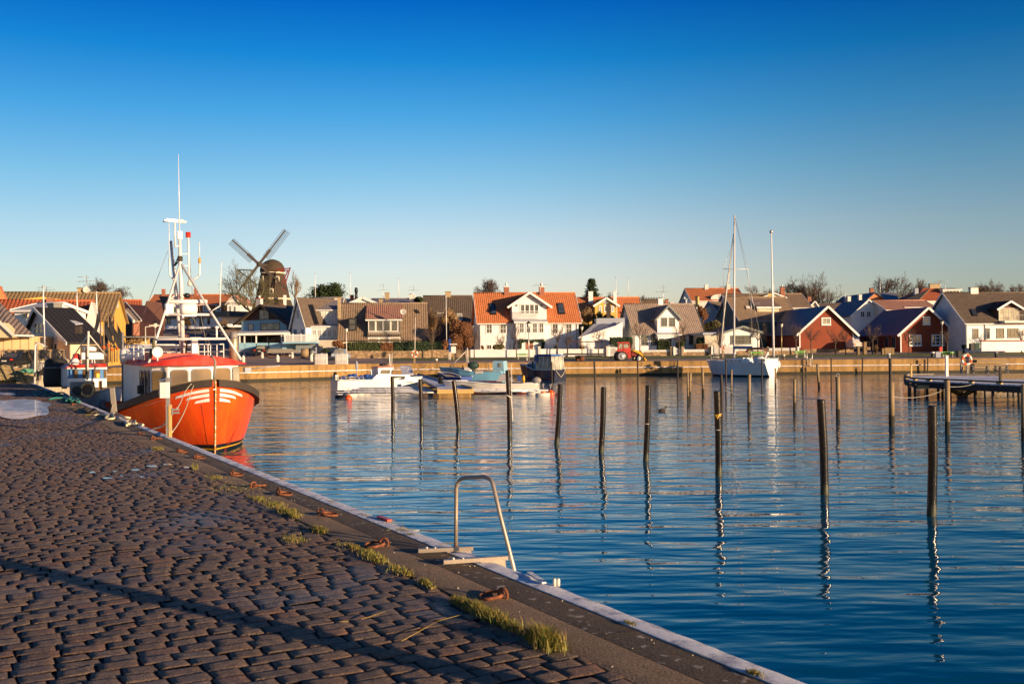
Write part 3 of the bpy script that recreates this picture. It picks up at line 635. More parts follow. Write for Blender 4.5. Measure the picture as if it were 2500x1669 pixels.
def antenna(zf, x, y0, y1, d, label, arms=((.15, .8), (.45, 1.3))):
    a, b = U(*zf(x, y1), d), U(*zf(x, y0), d); b = Vector((a.x, a.y, b.z)); L = b.z - a.z; t = thing('tv_antenna', a - Vector((0, 0, 1.2)), label, 'tv antenna')
    m = M(); m.tube([a - Vector((0, 0, 1.2)), b], .035, 5); m.build('pole', 'steel', t)
    m = M()
    for k, (fr, w) in enumerate(arms):
        z = b.z - L * fr; c = Vector((a.x, a.y, z)); v = Vector((1, .5 - k, 0)).normalized()
        m.tube([c - v * w, c + v * w * (1 if k else .3)], .02, 4)
        for i in range(5):
            q = c + v * w * (-.9 + .4 * i) * (1 if k else .8); s_ = v.cross(UPZ) * .22; m.tube([q - s_, q + s_], .012, 4)
    m.build('arm', 'steel', t)
def pole_thing(name, label, cat, zf, x0, y0, x1, y1, d, r, mname, group=None, top='ball', taper=.6):
    a, b = U(*zf(x1, y1), d), U(*zf(x0, y0), d); t = thing(name, a, label, cat, group)
    m = M(); m.tube([a, b], [r, r * taper], 8); m.build('pole', mname, t)
    if top == 'ball':
        m = M(); m.sph(b, r * 1.5, 8); m.build('finial', 'steel', t)
    return t
# ================================================================== VILLAGE, RIGHT TO LEFT
# --- white house with the dark tiled roof at the right edge
b = B('white_house', 'white house with steep dark roof and glazed gable dormer, at the right edge', 'house', Z8, 1295, 930, 136, 7)
b.eaves(1297, 2330, 930, 630, 325, 10.5, 'white', 'tile_dark', .3)
b.chim(1350, 272, 1432, 322, 5.0, 'offwhite', 'dark')
w_ = b.gable(1640, 1872, 622, 482, 1755, 412, 4.5, 'brownwood', 'tile_black', .45, .5, 'trim', name='dormer', bb=.25, rname='dormer_roof', w0=.2, keep=False)
b.win(1645, 488, 1860, 620, 4, 1, .2, 'offwhite', 'glass_pale', .06)
b.sky([(1340, 503), (1385, 503), (1425, 572), (1375, 575)])
b.win(1370, 705, 1432, 806, 1, 2, 0, 'greytrim', 'glass', .08); b.win(1510, 700, 1552, 812, 1, 1, 0, 'greytrim', 'glass_blue', .06); b.win(1622, 700, 1706, 806, 2, 1, 0, 'greytrim', 'glass', .07); b.win(1738, 702, 1858, 802, 3, 1, 0, 'greytrim', 'glass', .07)
b.pipe(1302, 640, 925); b.pipe(1500, 640, 925)
m = M(); p0, p1 = b.uz(1865, 560, -1.2), b.uz(2300, 622, -1.2)
for i in range(26):
    u = p0[0] + (p1[0] - p0[0]) * i / 25; m.beam(b.W(u, -1.2, p1[1]), b.W(u, -1.2, p0[1]), .03)
m.beam(b.W(p0[0], -1.2, p0[1]), b.W(p1[0], -1.2, p0[1]), .05); m.build('balcony_rail', 'greytrim', b.t)
b.boxp(1712, 622, 2330, 640, -1.3, 0, 'offwhite', 'balcony')
for (x0, x1) in ((985, 1020), (1100, 1130)):   # side gable windows
    pass
m = M()
for ww, y0, y1 in ((3.3, 505, 592), (6.2, 528, 585)):
    m = M(); z1, z0 = b.uz(1297, y0)[1], b.uz(1297, y1)[1]; m.poly([b.W(b.u0 - .05, ww, z0), b.W(b.u0 - .05, ww + 1.2, z0), b.W(b.u0 - .05, ww + 1.2, z1), b.W(b.u0 - .05, ww, z1)], b.e1 * .06); m.build('window', 'glass_dark', b.t)
g = B('garden_wall', 'low white garden wall below the white house at the right edge', 'wall', Z8, 1465, 935, 131, 7)
g.boxp(1465, 838, 2330, 936, 0, .3, 'white', 'wall'); g.boxp(1460, 830, 2330, 838, -.05, .35, 'darkred', 'coping')
# --- red boathouse with three white windows
b = B('red_boathouse', 'red wooden boathouse with three white windows in its gable end', 'boathouse', Z8, 600, 945, 140, 3.5)
b.gable(600, 1163, 945, 738, 885, 478, 13.8, 'plank_red', 'metal_maroon', .6, .5, 'trim', bb=.3)
b.win(838, 577, 918, 665, 3, 1, 0, 'trim', 'glass_pale', .14); b.win(690, 770, 825, 888, 3, 3, 0, 'trim', 'glass_dark', .14, mw=.12); b.win(930, 768, 1068, 886, 3, 3, 0, 'trim', 'glass_dark', .14, mw=.12)
m = M()
for uu in (b.u0, b.u1 - .16): m = M(); m.poly([b.W(uu, -.03, b.g - .2), b.W(uu + .16, -.03, b.g - .2), b.W(uu + .16, -.03, b.uz(600, 742)[1]), b.W(uu, -.03, b.uz(600, 742)[1])], b.e2 * .06); m.build('corner_board', 'trim', b.t)
for ww in (1.5, 3.8, 7.4, 10.2):
    z0, z1 = b.g + .5, b.g + 2.2
    m = M(); m.poly([b.W(b.u0 - .06, ww, z0), b.W(b.u0 - .06, ww + 1.1, z0), b.W(b.u0 - .06, ww + 1.1, z1), b.W(b.u0 - .06, ww, z1)], b.e1 * .06); o = m.build('window', 'bluegrey', b.t)
    for k in (0, 1):
        m = M(); a = ww + .08 + .5 * k; m.face([b.W(b.u0 - .075, a, z0 + .1), b.W(b.u0 - .075, a + .42, z0 + .1), b.W(b.u0 - .075, a + .42, z1 - .1), b.W(b.u0 - .075, a, z1 - .1)]); m.build('pane', 'glass_dark', o)
# --- red barn
b = B('red_barn', 'long red wooden barn with blank gable end, one small white hatch and dark blue roof', 'barn', Z7, 895, 1285, 142, 3.5)
b.gable(895, 1368, 1285, 1100, 1136, 880, 29, 'plank_red', 'metal_blue', .6, .5, 'trim', bb=.3)
b.win(1088, 980, 1170, 1045, 2, 1, 0, 'trim', 'glass_pale', .14); b.boxp(895, 1256, 1368, 1290, -.06, 0, 'stonewall', 'plinth')
m = M()
for uu in (b.u0, b.u1 - .16): m = M(); m.poly([b.W(uu, -.03, b.g + .7), b.W(uu + .16, -.03, b.g + .7), b.W(uu + .16, -.03, b.uz(895, 1102)[1]), b.W(uu, -.03, b.uz(895, 1102)[1])], b.e2 * .06); m.build('corner_board', 'trim', b.t)
# --- far right back row
b = B('hip_roof_house', 'house with maroon hipped roof and wide chimney behind the dark roof', 'house', Z8, 800, 460, 185, 4)
b.eaves(760, 1330, 470, 396, 276, 10, 'offwhite', 'tile_red', .4, None, hip=4.5); b.chim(915, 232, 1025, 276, 4.8, 'brick_yellow')
b.shed(1055, 1238, 345, 290, 278, 2.2, 3, 'white', 'tile_dark'); b.win(1085, 300, 1230, 340, 4, 1, 2.2, 'trim', 'glass', .08)
m = M(); pq(Z8, [(640, 400, 184), (800, 398, 182), (915, 280, 190), (880, 285, 192)], .2, m); m.build('side_roof', 'tile_dark', b.t)
m = M(); c = U(*Z8(768, 330), 188); m.cbox(c, (.7, .7, 1.9)); m.build('side_chimney', 'bluegrey', b.t)
b = B('tiled_house', 'house with pale red tiled roof peeping over the maroon boathouse roof', 'house', Z8, 455, 600, 166, 7)
b.eaves(456, 1000, 640, 500, 408, 9, 'offwhite', 'tile_pink', .25)
b.shed(650, 870, 500, 478, 428, 1.0, 3.4, 'offwhite', 'tile_lilac')
b = B('white_gable_house', 'white gabled house with blue metal roof and two small white chimneys', 'house', Z7, 1352, 1060, 170, 3.5)
b.gable(1352, 1640, 1080, 952, 1496, 822, 11, 'white', 'metal_blue', .4, .3)
b.win(1425, 926, 1465, 976, 2, 2, 0, 'trim', 'glass', .1); b.win(1478, 926, 1518, 976, 2, 2, 0, 'trim', 'glass_dark', .1)
b.roof and [b.chim(x0, y0, x1, y1, w, 'offwhite', 'white') for x0, y0, x1, y1, w in ((1318, 800, 1345, 838, 9.5), (1417, 786, 1441, 820, 5))]
b = B('orange_gable_house', 'far orange gabled house with blue roof and brick chimney, right of the old windswept trees', 'house', Z8, 255, 440, 195, 3.5)
b.gable(255, 432, 440, 385, 333, 320, 16, 'orangewall', 'metal_blue', .3, .3, None); b.chim(283, 277, 322, 322, 6, 'brick_red')
m = M(); pq(Z8, [(430, 402, 192), (582, 402, 192), (555, 322, 198), (380, 322, 198)], .25, m); m.build('side_roof', 'metal_grey', b.t)
b = B('peach_gable_house', 'small far peach gable between the barn roof and the bare windswept tree', 'house', Z7, 985, 900, 185, 0)
b.gable(985, 1062, 920, 884, 1030, 836, 9, 'cream', 'tile_dark', .3, .3); b.chim(970, 798, 1000, 845, 5, 'brick_red')
m = M(); pq(Z7, [(1060, 900, 184), (1270, 900, 184), (1262, 852, 188), (1070, 856, 188)], .25, m); m.build('side_roof', 'tile_brown', b.t)
# --- brown house with box dormer
b = B('brown_roof_house', 'dark green house with corrugated brown roof and long box dormer behind the white mast', 'house', ZK, 1130, 900, 156, 12)
b.eaves(1145, 2250, 940, 782, 358, 9.5, 'greenwall', 'tile_brown', .3, 'bluegrey')
b.shed(1480, 1890, 620, 536, 372, 1.6, 3.2, 'paleyellow', 'tile_lilac'); b.win(1505, 552, 1880, 612, 4, 1, 1.6, 'cream', 'glass_pale', .08)
b.sky([(1245, 530), (1330, 530), (1360, 590), (1265, 592)], 'tile_brown', 'offwhite')
b = B('long_brown_roof_house', 'long house with worn brown roof, white gable and brick chimney behind the box dormer house', 'house', Z7, 300, 880, 178, 3)
b.eaves(300, 985, 900, 888, 776, 10, 'offwhite', 'tile_brown', .3); b.chim(733, 716, 770, 790, 4, 'brick_red', 'dark', .3)
b.gable(565, 770, 830, 802, 680, 768, 4, 'offwhite', 'tile_dark', .3, .3, 'trim', name='dormer', rname='dormer_roof', w0=1.0, keep=False); b.chim(625, 775, 658, 806, .6, 'ochre', 'ochre')
# --- white bungalow
b = B('white_bungalow', 'low white bungalow with shallow gable and wide dark framed window, behind the sailboat', 'house', ZK, 810, 1340, 141, 6)
b.gable(810, 1520, 1345, 1022, 1185, 905, 12, 'white', 'tile_lilac', .35, .6, 'greytrim', ye2=1010, bb=.3)
b.win(965, 1085, 1365, 1250, 6, 2, 0, 'greytrim', 'glass', .1)
b.boxp(470, 1070, 745, 1320, .4, 6, 'plank_cream', 'garage'); b.boxp(440, 1030, 760, 1072, .2, 6.3, 'bluegrey', 'garage_roof')
m = M(); a = b.uz(790, 1040, 0)
b.win(1405, 1040, 1490, 1100, 1, 1, -.3, 'offwhite', 'bluegrey', .1, name='awning')
# --- far orange roof with the arched dormer
b = B('orange_roof_house', 'far house with bright orange tiled roof and round-topped white dormer', 'house', ZK, 210, 560, 196, 3)
b.eaves(232, 1245, 600, 415, 190, 11, 'offwhite', 'tile_orange', .2); b.chim(476, 122, 540, 192, 5, 'offwhite', 'white'); b.chim(905, 118, 958, 190, 5, 'offwhite', 'white')
u0, zb = b.uz(597, 605, .3); u1, zs = b.uz(930, 365, .3); zt = b.uz(765, 296, .3)[1]
pr = [(u0, zb), (u1, zb)] + [(u0 + (u1 - u0) * (0.5 + .5 * math.cos(math.pi * i / 12)), zs + (zt - zs) * math.sin(math.pi * i / 12)) for i in range(13)]
b.prismw(pr, .3, 5, 'offwhite', 'dormer'); b.win(697, 424, 872, 516, 6, 2, .3, 'darkred', 'glass_blue', .08)
b = B('blue_gable_house', 'small grey blue gabled house in shade, with yellow chimney, left of the mast', 'house', ZK, 425, 800, 166, -35)
b.gable(425, 760, 860, 652, 562, 430, 9, 'bluegrey', 'tile_dark', .4, .3, 'bluegrey'); b.win(497, 545, 586, 634, 1, 1, 0, 'white', 'curtain', .12)
b.chim(292, 346, 342, 450, 2, 'ochre', 'dark'); b.chim(32, 400, 110, 480, 5, 'bluegrey', 'bluegrey', .3)
# --- white cottage
b = B('white_cottage', 'white cottage with grey brown roof and steep gabled dormer with two green-framed windows', 'house', Z6, 685, 885, 146, 10)
b.eaves(688, 1457, 890, 697, 380, 8.5, 'white', 'tile_grey', .3, 'greytrim'); b.chim(957, 327, 1010, 388, 4.1, 'white', 'white')
b.gable(945, 1186, 705, 522, 1065, 390, 4.4, 'white', 'tile_grey', .45, .4, 'greytrim', name='dormer', rname='dormer_roof', w0=-.15, keep=False, bb=.25)
for x0, x1 in ((985, 1056), (1075, 1146)): b.win(x0, 530, x1, 629, 2, 3, -.15, 'greytrim', 'glass', .1)
for x0, x1, y0, y1 in ((763, 838, 738, 842), (872, 948, 733, 842), (1200, 1265, 730, 834), (1297, 1374, 727, 832)): b.win(x0, y0, x1, y1, 2, 3, 0, 'greytrim', 'glass', .1)
b.door(1070, 740, 1105, 885, 'navy'); b.shed(950, 1200, 742, 722, 700, -1.2, 1.2, 'white', 'flatroof', 'porch', .2)
m = M()
for x in (957, 1025, 1110, 1190):
    u, z = b.uz(x, 735, -1.1); m.beam(b.W(u, -1.1, b.g - .3), b.W(u, -1.1, z), .12)
m.build('porch_post', 'trim', b.t); b.pipe(695, 705, 885, -.1, 'trim'); b.pipe(1450, 705, 885, -.1, 'trim')
for ww, y0, y1 in ((1.6, 575, 630), (2.9, 545, 630)):
    z1, z0 = b.uz(688, y0)[1], b.uz(688, y1)[1]; m = M(); m.poly([b.W(b.u0 - .05, ww, z0), b.W(b.u0 - .05, ww + .55, z0), b.W(b.u0 - .05, ww + .55, z1), b.W(b.u0 - .05, ww, z1)], b.e1 * .06); m.build('window', 'glass_dark', b.t)
# --- white plank shed left of the cottage
c = U(*Z5(1700, 850), 143); t = thing('garden_shed', (c.x, c.y, 2.3), 'low white plank shed with frosty blue sloping roof beside the white cottage', 'shed')
m = M(); P = [U(*Z5(1470, 752), 141), U(*Z5(1470, 900), 141), U(*Z5(1935, 900), 144), U(*Z5(1935, 580), 144), U(*Z5(1860, 618), 143.5)]
m.poly(P, (0, 5, 0)); m.build('wall', 'plank_white', t)
m = M(); pq(Z5, [(1440, 752, 140.6), (1868, 616, 143.2), (1850, 570, 149), (1640, 575, 149)], .15, m); m.build('roof', 'flatroof', t)
m = M(); m.cbox(U(*Z5(1790, 600), 149), (4.2, 3, 1.6)); m.build('back_wall', 'bluegrey', t)
m = M(); m.cbox(U(*Z5(1778, 540), 149), (.6, .6, 4.6)); m.build('chimney', 'darkwood', t)
# --- yellow house with fan light
b = B('yellow_house', 'yellow gabled villa with orange tiled roof and fan window over three white windows', 'house', Z6, 240, 540, 176, 4)
b.eaves(-60, 790, 600, 545, 306, 10, 'yellow', 'tile_orange', .25); b.chim(170, 242, 221, 335, 3.6, 'white', 'white'); b.chim(450, 242, 487, 332, 3.6, 'white', 'white')
b.gable(242, 497, 560, 384, 370, 305, 5.2, 'yellow', 'tile_orange', .35, .4, 'trim', name='dormer', rname='dormer_roof', w0=-.3, keep=False, bb=.35)
for x0, x1 in ((285, 317), (343, 397), (425, 457)): b.win(x0, 398, x1, 466, 2, 2, -.3, 'trim', 'glass', .14)
u, z = b.uz(370, 384, -.36); m = M(); q = [b.W(u + .5 * math.cos(math.pi * i / 12), -.36, z + .7 * math.sin(math.pi * i / 12)) for i in range(13)]; m.poly(q, b.e2 * .06); o = m.build('fan_window', 'trim', b.t)
m = M()
for i in range(4):
    a0, a1 = math.pi * (i + .12) / 4, math.pi * (i + .88) / 4; m.face([b.W(u + r_ * math.cos(a), -.375, z + r_ * 1.3 * math.sin(a) + .04) for r_, a in ((.14, a0), (.42, a0), (.42, a1), (.14, a1))])
m.build('pane', 'glass', o)
b = B('thatched_house', 'far house with crested thatched roof right of the yellow villa', 'house', Z6, 780, 420, 192, 0)
b.eaves(780, 1040, 440, 400, 330, 9, 'offwhite', 'thatch', .3, None)
m = M()
for i in range(14):
    u = b.u0 + (b.u1 - b.u0) * (i + .5) / 14; m.beam(b.W(u, b.wr - .5, b.zr - .3), b.W(u, b.wr + .3, b.zr + .45), .14)
m.build('ridge_crest', 'darkwood', b.t); b.chim(1035, 328, 1070, 360, 5, 'brick_red')
b = B('small_gable_house', 'tiny far white gable right of the cottage chimney', 'house', Z6, 1075, 400, 196, 0); b.gable(1078, 1134, 420, 378, 1106, 356, 9, 'offwhite', 'tile_dark', .5, .3)
# --- big white villa
b = B('white_villa', 'big white villa with orange tiled roof, two brick chimneys and wide glazed gable dormer', 'villa', Z5, 322, 895, 146, 7)
b.eaves(322, 1441, 905, 567, 256, 9.5, 'white', 'tile_orange', .4); b.chim(603, 187, 660, 278, 4.3, 'brick_red', 'white', .55); b.chim(1000, 187, 1058, 282, 4.3, 'brick_red', 'white', .55)
b.gable(692, 1080, 560, 376, 885, 246, 5.0, 'white', 'tile_orange', .75, .7, 'trim', name='dormer', rname='dormer_roof', w0=-.4, keep=False, bb=.3)
b.win(782, 378, 996, 490, 4, 1, -.4, 'trim', 'glass', .12, mw=.16)
for x in (743, 1023):
    m = M(); u, z = b.uz(x, 395, -.42); m.lathe(b.W(u, -.42, z), [(.18, 0), (.18, .05)], 12, axis=-b.e2); m.build('vent', 'greytrim', b.t)
m = M(); (u0, z1), (u1, z0) = b.uz(748, 458, -1.1), b.uz(1036, 536, -1.1)
m.beam(b.W(u0, -1.1, z1), b.W(u1, -1.1, z1), .06); m.beam(b.W(u0, -1.1, z0), b.W(u1, -1.1, z0), .06)
for i in range(25): m.beam(b.W(u0 + (u1 - u0) * i / 24, -1.1, z0), b.W(u0 + (u1 - u0) * i / 24, -1.1, z1), .03)
m.build('balcony_rail', 'trim', b.t)
b.boxp(735, 578, 1068, 908, -1.2, 0, 'white', 'bay'); o = b.shed(735, 1068, 580, 576, 548, -1.2, .9, 'white', 'flatroof', 'bay_top', .3)
for x0, x1 in ((770, 832), (846, 907), (918, 980), (990, 1053)): b.win(x0, 590, x1, 706, 2, 2, -1.2, 'trim', 'glass', .12)
for x0, x1 in ((397, 473), (550, 632), (1138, 1215), (1292, 1371)): b.win(x0, 597, x1, 714, 2, 2, 0, 'trim', 'glass', .13)
b.win(640, 600, 664, 708, 1, 2, 0, 'trim', 'glass', .1)
for x0, x1, y0, y1 in ((403, 466, 832, 892), (655, 682, 808, 892), (695, 735, 808, 892), (1150, 1206, 828, 888), (1335, 1362, 825, 886)): b.win(x0, y0, x1, y1, 2, 1, 0, 'trim', 'glass', .1)
b.win(975, 828, 1032, 868, 2, 1, -1.2, 'trim', 'glass_dark', .08); b.door(848, 808, 930, 905, 'brick_red', -1.2); b.win(780, 815, 808, 880, 1, 1, -1.2, 'trim', 'glass_dark', .08)
b.sky([(430, 375), (500, 375), (520, 500), (450, 500)], 'dark', 'glass_blue'); b.sky([(1195, 374), (1265, 372), (1290, 493), (1217, 495)], 'dark', 'glass_blue')
b.pipe(330, 575, 900, -.1); b.pipe(1420, 570, 890, -.1)
m = M(); P = [b.f(785, 885, -1.5), b.f(783, 800, -1.5), b.f(795, 790, -1.5), b.f(915, 795, -1.5), b.f(1035, 786, -1.5), b.f(1046, 800, -1.5), b.f(1040, 885, -1.5)]
m.tube(P, .12, 6)
for i in range(260):
    k = rnd.random() * (len(P) - 1); j = int(k); q = P[j].lerp(P[j + 1], k - j) + Vector([rnd.uniform(-.2, .2) for _ in range(3)]); n = Vector([rnd.uniform(-1, 1) for _ in range(3)]).normalized() * .13; n2 = n.orthogonal(); m.face([q - n, q + n2, q + n, q - n2])
m.build('door_garland', 'leaf_dark', b.t)
# --- dark roofed house
b = B('dark_roof_house', 'house almost all dark brown tiled roof with one lit attic window, left of the villa', 'house', Z4, 1190, 700, 164, 5)
b.eaves(1180, 1725, 760, 570, 288, 11, 'brownwood', 'tile_dark', .2, None); b.chim(1415, 243, 1480, 290, 5.2, 'brick_yellow', 'thatch')
b.sky([(1545, 490), (1605, 490), (1610, 560), (1548, 560)], 'offwhite', 'glass_pale'); b.sky([(1320, 470), (1402, 470), (1402, 486), (1320, 486)], 'offwhite', 'glass')
# --- brown tiled house
b = B('brown_tiled_house', 'house under a huge brown pantile roof with glazed box dormer and satellite dish', 'house', Z4, 245, 815, 141, 6)
b.eaves(222, 1212, 830, 765, 373, 10, 'cream', 'tile_brown', .25, 'darkwood')
b.shed(545, 912, 740, 545, 397, .25, 4.2, 'greywood', 'tile_pink', 'dormer', .35); b.win(548, 558, 886, 688, 4, 1, .25, 'offwhite', 'glass', .12, mw=.25)
b.boxp(545, 690, 912, 715, .0, .25, 'greywood', 'parapet'); b.boxp(540, 715, 915, 738, -.3, .25, 'tile_dark', 'canopy')
b.win(545, 752, 912, 822, 3, 1, -.1, 'trim', 'glass_pale', .12, mw=.3); b.win(380, 775, 520, 815, 2, 1, 0, 'cream', 'glass', .1)
b.boxp(322, 535, 418, 675, .9, 3.5, 'dark', 'attic_window_box'); b.win(330, 545, 412, 672, 1, 2, .9, 'dark', 'glass', .12, mw=.25)
b.chim(203, 307, 240, 478, .3, 'brick_yellow', 'thatch', depth=.9); b.sky([(1065, 447), (1100, 447), (1130, 482), (1095, 485)], 'dark', 'dark')
dish(Z4, 941, 466, 139.5, .42, 'big round satellite dish on the brown pantile roof, next to the box dormer')
# --- back row behind it
b = B('flat_roof_block', 'far low building with flat dark roof and yellow chimney above the brown pantile roof', 'building', Z4, 650, 372, 176, 0)
b.eaves(560, 1070, 400, 372, 320, 9, 'offwhite', 'metal_grey', .2, 'darkwood'); b.chim(735, 255, 783, 318, 4, 'brick_yellow', 'thatch'); b.chim(668, 325, 706, 372, -.5, 'brick_yellow', 'thatch'); b.chim(1012, 270, 1035, 320, 4, 'offwhite', 'dark')
dish(Z4, 1052, 292, 172, .4, 'pale satellite dish on the far roof end left of the evergreen shrub')
b = B('white_pediment_house', 'far white house with shallow pediment gable and tall black flue', 'house', Z4, 260, 372, 168, 0)
b.gable(330, 655, 400, 366, 490, 300, 9, 'white', 'metal_blue', .1, .3, 'trim', bb=.4)
m = M(); pq(Z4, [(215, 365, 167), (370, 366, 167), (470, 318, 173), (235, 318, 173)], .2, m); m.build('side_roof', 'metal_blue', b.t)
b.chim(340, 282, 383, 318, 4, 'brick_red'); m = M(); c = b.f(414, 310, 3.5); m.lathe(c - Vector((0, 0, 1.2)), [(.3, 0), (.3, 1.3), (.23, 1.4), (.23, 2.2), (.3, 2.25), (.3, 2.7), (.24, 2.8), (.2, 3.0)], 10); m.build('flue', 'black', b.t)
# --- white plank house with grey metal roof
b = B('white_plank_house', 'white plank house with grey metal roof and long row of small-paned veranda windows', 'house', Z3, 1072, 1240, 146, 4)
b.eaves(1072, 1345, 1400, 932, 815, 8, 'plank_white', 'metal_grey', .3); b.win(1150, 960, 1212, 1030, 2, 3, 0, 'trim', 'glass_pale', .12, mw=.1)
b.chim(1287, 822, 1322, 895, 3.2, 'offwhite', 'thatch')
b.shed(1000, 1345, 1250, 1118, 1098, -2.2, 2.2, 'white', 'flatroof', 'veranda', .3)
for i in range(5): b.win(1058 + 53 * i, 1145, 1102 + 53 * i, 1236, 2, 4, -2.2, 'trim', 'glass_dark', .12, mw=.07)
b.boxp(1000, 1250, 1345, 1400, -2.4, 0, 'bluegrey', 'veranda_base')
c = B('shaded_gable_house', 'narrow white gable in blue shade with dark tiled roof, left of the plank house', 'house', Z3, 985, 1250, 143, -38)
c.gable(838, 985, 1400, 1098, 903, 812, 9, 'white', 'tile_dark', .25, .3, 'trim', ye2=1085)
c.win(896, 945, 916, 1035, 1, 3, 0, 'trim', 'glass_dark', .07); c.win(862, 1150, 890, 1215, 2, 3, 0, 'bluepaint', 'glass_blue', .07); c.win(940, 1150, 972, 1215, 2, 3, 0, 'bluepaint', 'glass_blue', .07)
m = M(); P = [U(*Z3(x, y), d) for x, y, d in ((765, 1290, 138), (1120, 1290, 138))]; m.cbox((P[0] + P[1]) / 2, ((P[1] - P[0]).length, 3, .25)); m.build('terrace_deck', 'skyblue', c.t)
m = M()
for i in range(34):
    q = P[0].lerp(P[1], i / 33); m.beam(q, q + Vector((0, 0, 3.9 if i % 8 == 0 else 3.3)) * .32, .07 if i % 8 else .14)
m.beam(P[0] + Vector((0, 0, 1.08)), P[1] + Vector((0, 0, 1.08)), .1); m.build('terrace_rail', 'white', c.t)
m = M(); pq(Z3, [(880, 1385, 137.5), (1085, 1385, 137.5), (1085, 1298, 137.5), (880, 1298, 137.5)], .3, m); m.build('gate_panel', 'plank_grey', c.t)
m = M(); pq(Z3, [(1120, 1385, 139), (1330, 1385, 139), (1330, 1262, 139), (1120, 1262, 139)], .3, m); m.build('lean_to', 'plank_cream', c.t)
# --- waterfront restaurant
b = B('restaurant', 'brown gabled restaurant in shade with pale lower floor and white pergola terrace', 'restaurant', Z3, 780, 1380, 147, -26)
b.gable(300, 782, 1400, 1062, 540, 885, 11, 'skyblue', 'tile_dark', .9, .8, 'darkwood', bb=.3)
u0, z0 = b.uz(240, 1056, -.05); u1 = b.uz(800, 1056, -.05)[0]; ua, zr = b.uz(540, 892, -.05)
b.prismw([(b.u0, z0), (b.u1, z0), (ua, zr)], -.06, 0, 'plank_brown', 'gable_boarding')
b.win(492, 940, 596, 1042, 2, 2, -.06, 'greytrim', 'glass_pale', .1); b.win(375, 1088, 436, 1157, 1, 1, 0, 'bluepaint', 'glass_pale', .08); b.win(506, 1083, 712, 1157, 3, 1, 0, 'greytrim', 'glass_pale', .1)
b.chim(455, 825, 505, 890, 6, 'offwhite', 'redpaint', .4)
t = thing('pergola_terrace', U(*Z3(560, 1390), 139), 'white pergola with dark opening and glass panels in front of the restaurant', 'pergola')
g0 = 2.6
def px_(x, y, d): return U(*Z3(x, y), d)
m = M(); P = [px_(255, 1178, 139), px_(820, 1168, 139)]; m.slab(px_(250, 1192, 138.5), px_(822, 1180, 138.5), px_(800, 1160, 144), px_(290, 1170, 144), .3); m.build('pergola_roof', 'white', t)
for x in (285, 336, 461, 730, 757, 815):
    m = M(); a = px_(x, 1390, 139); m.beam((a.x, a.y, 2.4), (a.x, a.y, px_(x, 1188, 139).z), .16); m.build('post', 'white', t)
m = M(); pq(Z3, [(270, 1300, 142), (750, 1300, 142), (750, 1195, 142), (270, 1195, 142)], .2, m); m.build('opening_shade', 'glass_dark', t)  # dark sheet stands in for the shade inside the pergola opening
for x0, x1 in ((275, 335), (341, 456), (466, 585), (600, 725), (735, 880)):
    m = M(); pq(Z3, [(x0, 1360 if x0 != 600 else 1345, 138.6), (x1, 1360 if x0 != 600 else 1345, 138.6), (x1, 1292, 138.6), (x0, 1292, 138.6)], .06, m); m.build('glass_panel', 'skyblue', t)
m = M(); pq(Z3, [(270, 1396, 138.8), (880, 1396, 138.8), (880, 1358, 138.8), (270, 1358, 138.8)], .4, m); m.build('terrace_base', 'bluegrey', t)
m = M()
for i in range(4): m.cbox(px_(658, 1392 - i * 9, 138 + i * .3 - .8), (7.0, .5, .22))
m.build('steps', 'greywood', t)
# --- long orange-brown house on the hill
b = B('long_hill_house', 'long two-storey house with red tiled roof and orange plank upper floor on the hill', 'house', ZL, 760, 700, 196, 2)
b.eaves(760, 2200, 800, 388, 222, 9, 'plank_orange', 'tile_orange', .3); b.chim(1002, 125, 1060, 235, 4, 'brick_red', 'redpaint'); b.chim(1592, 118, 1645, 215, 4, 'brick_red', 'redpaint')
for x0, x1, y0, y1 in ((915, 1025, 438, 545), (1583, 1637, 430, 540), (1757, 1866, 420, 540), (1987, 2092, 424, 530)): b.win(x0, y0, x1, y1, 2, 2, 0, 'trim', 'glass', .3)
b.gable(1090, 1450, 605, 380, 1260, 225, 5, 'white', 'tile_orange', .3, .5, 'trim', name='cross_wing', rname='wing_roof', w0=-1.5, keep=False, bb=.3); b.win(1175, 440, 1345, 540, 3, 1, -1.5, 'greytrim', 'glass', .15)
m = M(); pq(ZL, [(960, 245, 193), (1130, 245, 193), (1060, 400, 191), (1035, 390, 191)][::-1], .2, m); m.build('roof_valley', 'tile_dark', b.t)
c = B('low_white_house', 'low white house with dark blue doors and flat roof below the long hill house', 'house', ZL, 1500, 790, 184, -34)
c.boxp(1080, 610, 2120, 800, 0, 6, 'white', 'wall'); c.roof = c.boxp(1040, 565, 2240, 612, -.5, 7, 'navy', 'roof'); c.door(1690, 640, 1760, 785, 'navy'); c.win(1845, 640, 1885, 750, 1, 1, 0, 'navy', 'glass_dark', .1); c.win(1105, 650, 1165, 750, 1, 1, 0, 'navy', 'glass_dark', .1); c.win(1585, 640, 1620, 740, 1, 1, 0, 'navy', 'glass_dark', .1)
d_ = B('hill_wall', 'frosty retaining wall along the foot of the low white house', 'wall', ZL, 870, 835, 180, 2); d_.boxp(870, 795, 1900, 836, 0, .6, 'frost', 'wall')
e = B('white_end_house', 'white gable house behind the windmill tree, at the end of the long hill house', 'house', Z3, 150, 970, 187, 0)
e.gable(150, 292, 1010, 868, 216, 780, 9, 'white', 'tile_pink', .25, .3); e.win(178, 905, 192, 965, 1, 2, 0, 'greytrim', 'glass_dark', .1); e.win(225, 908, 242, 965, 1, 2, 0, 'greytrim', 'glass_dark', .1)
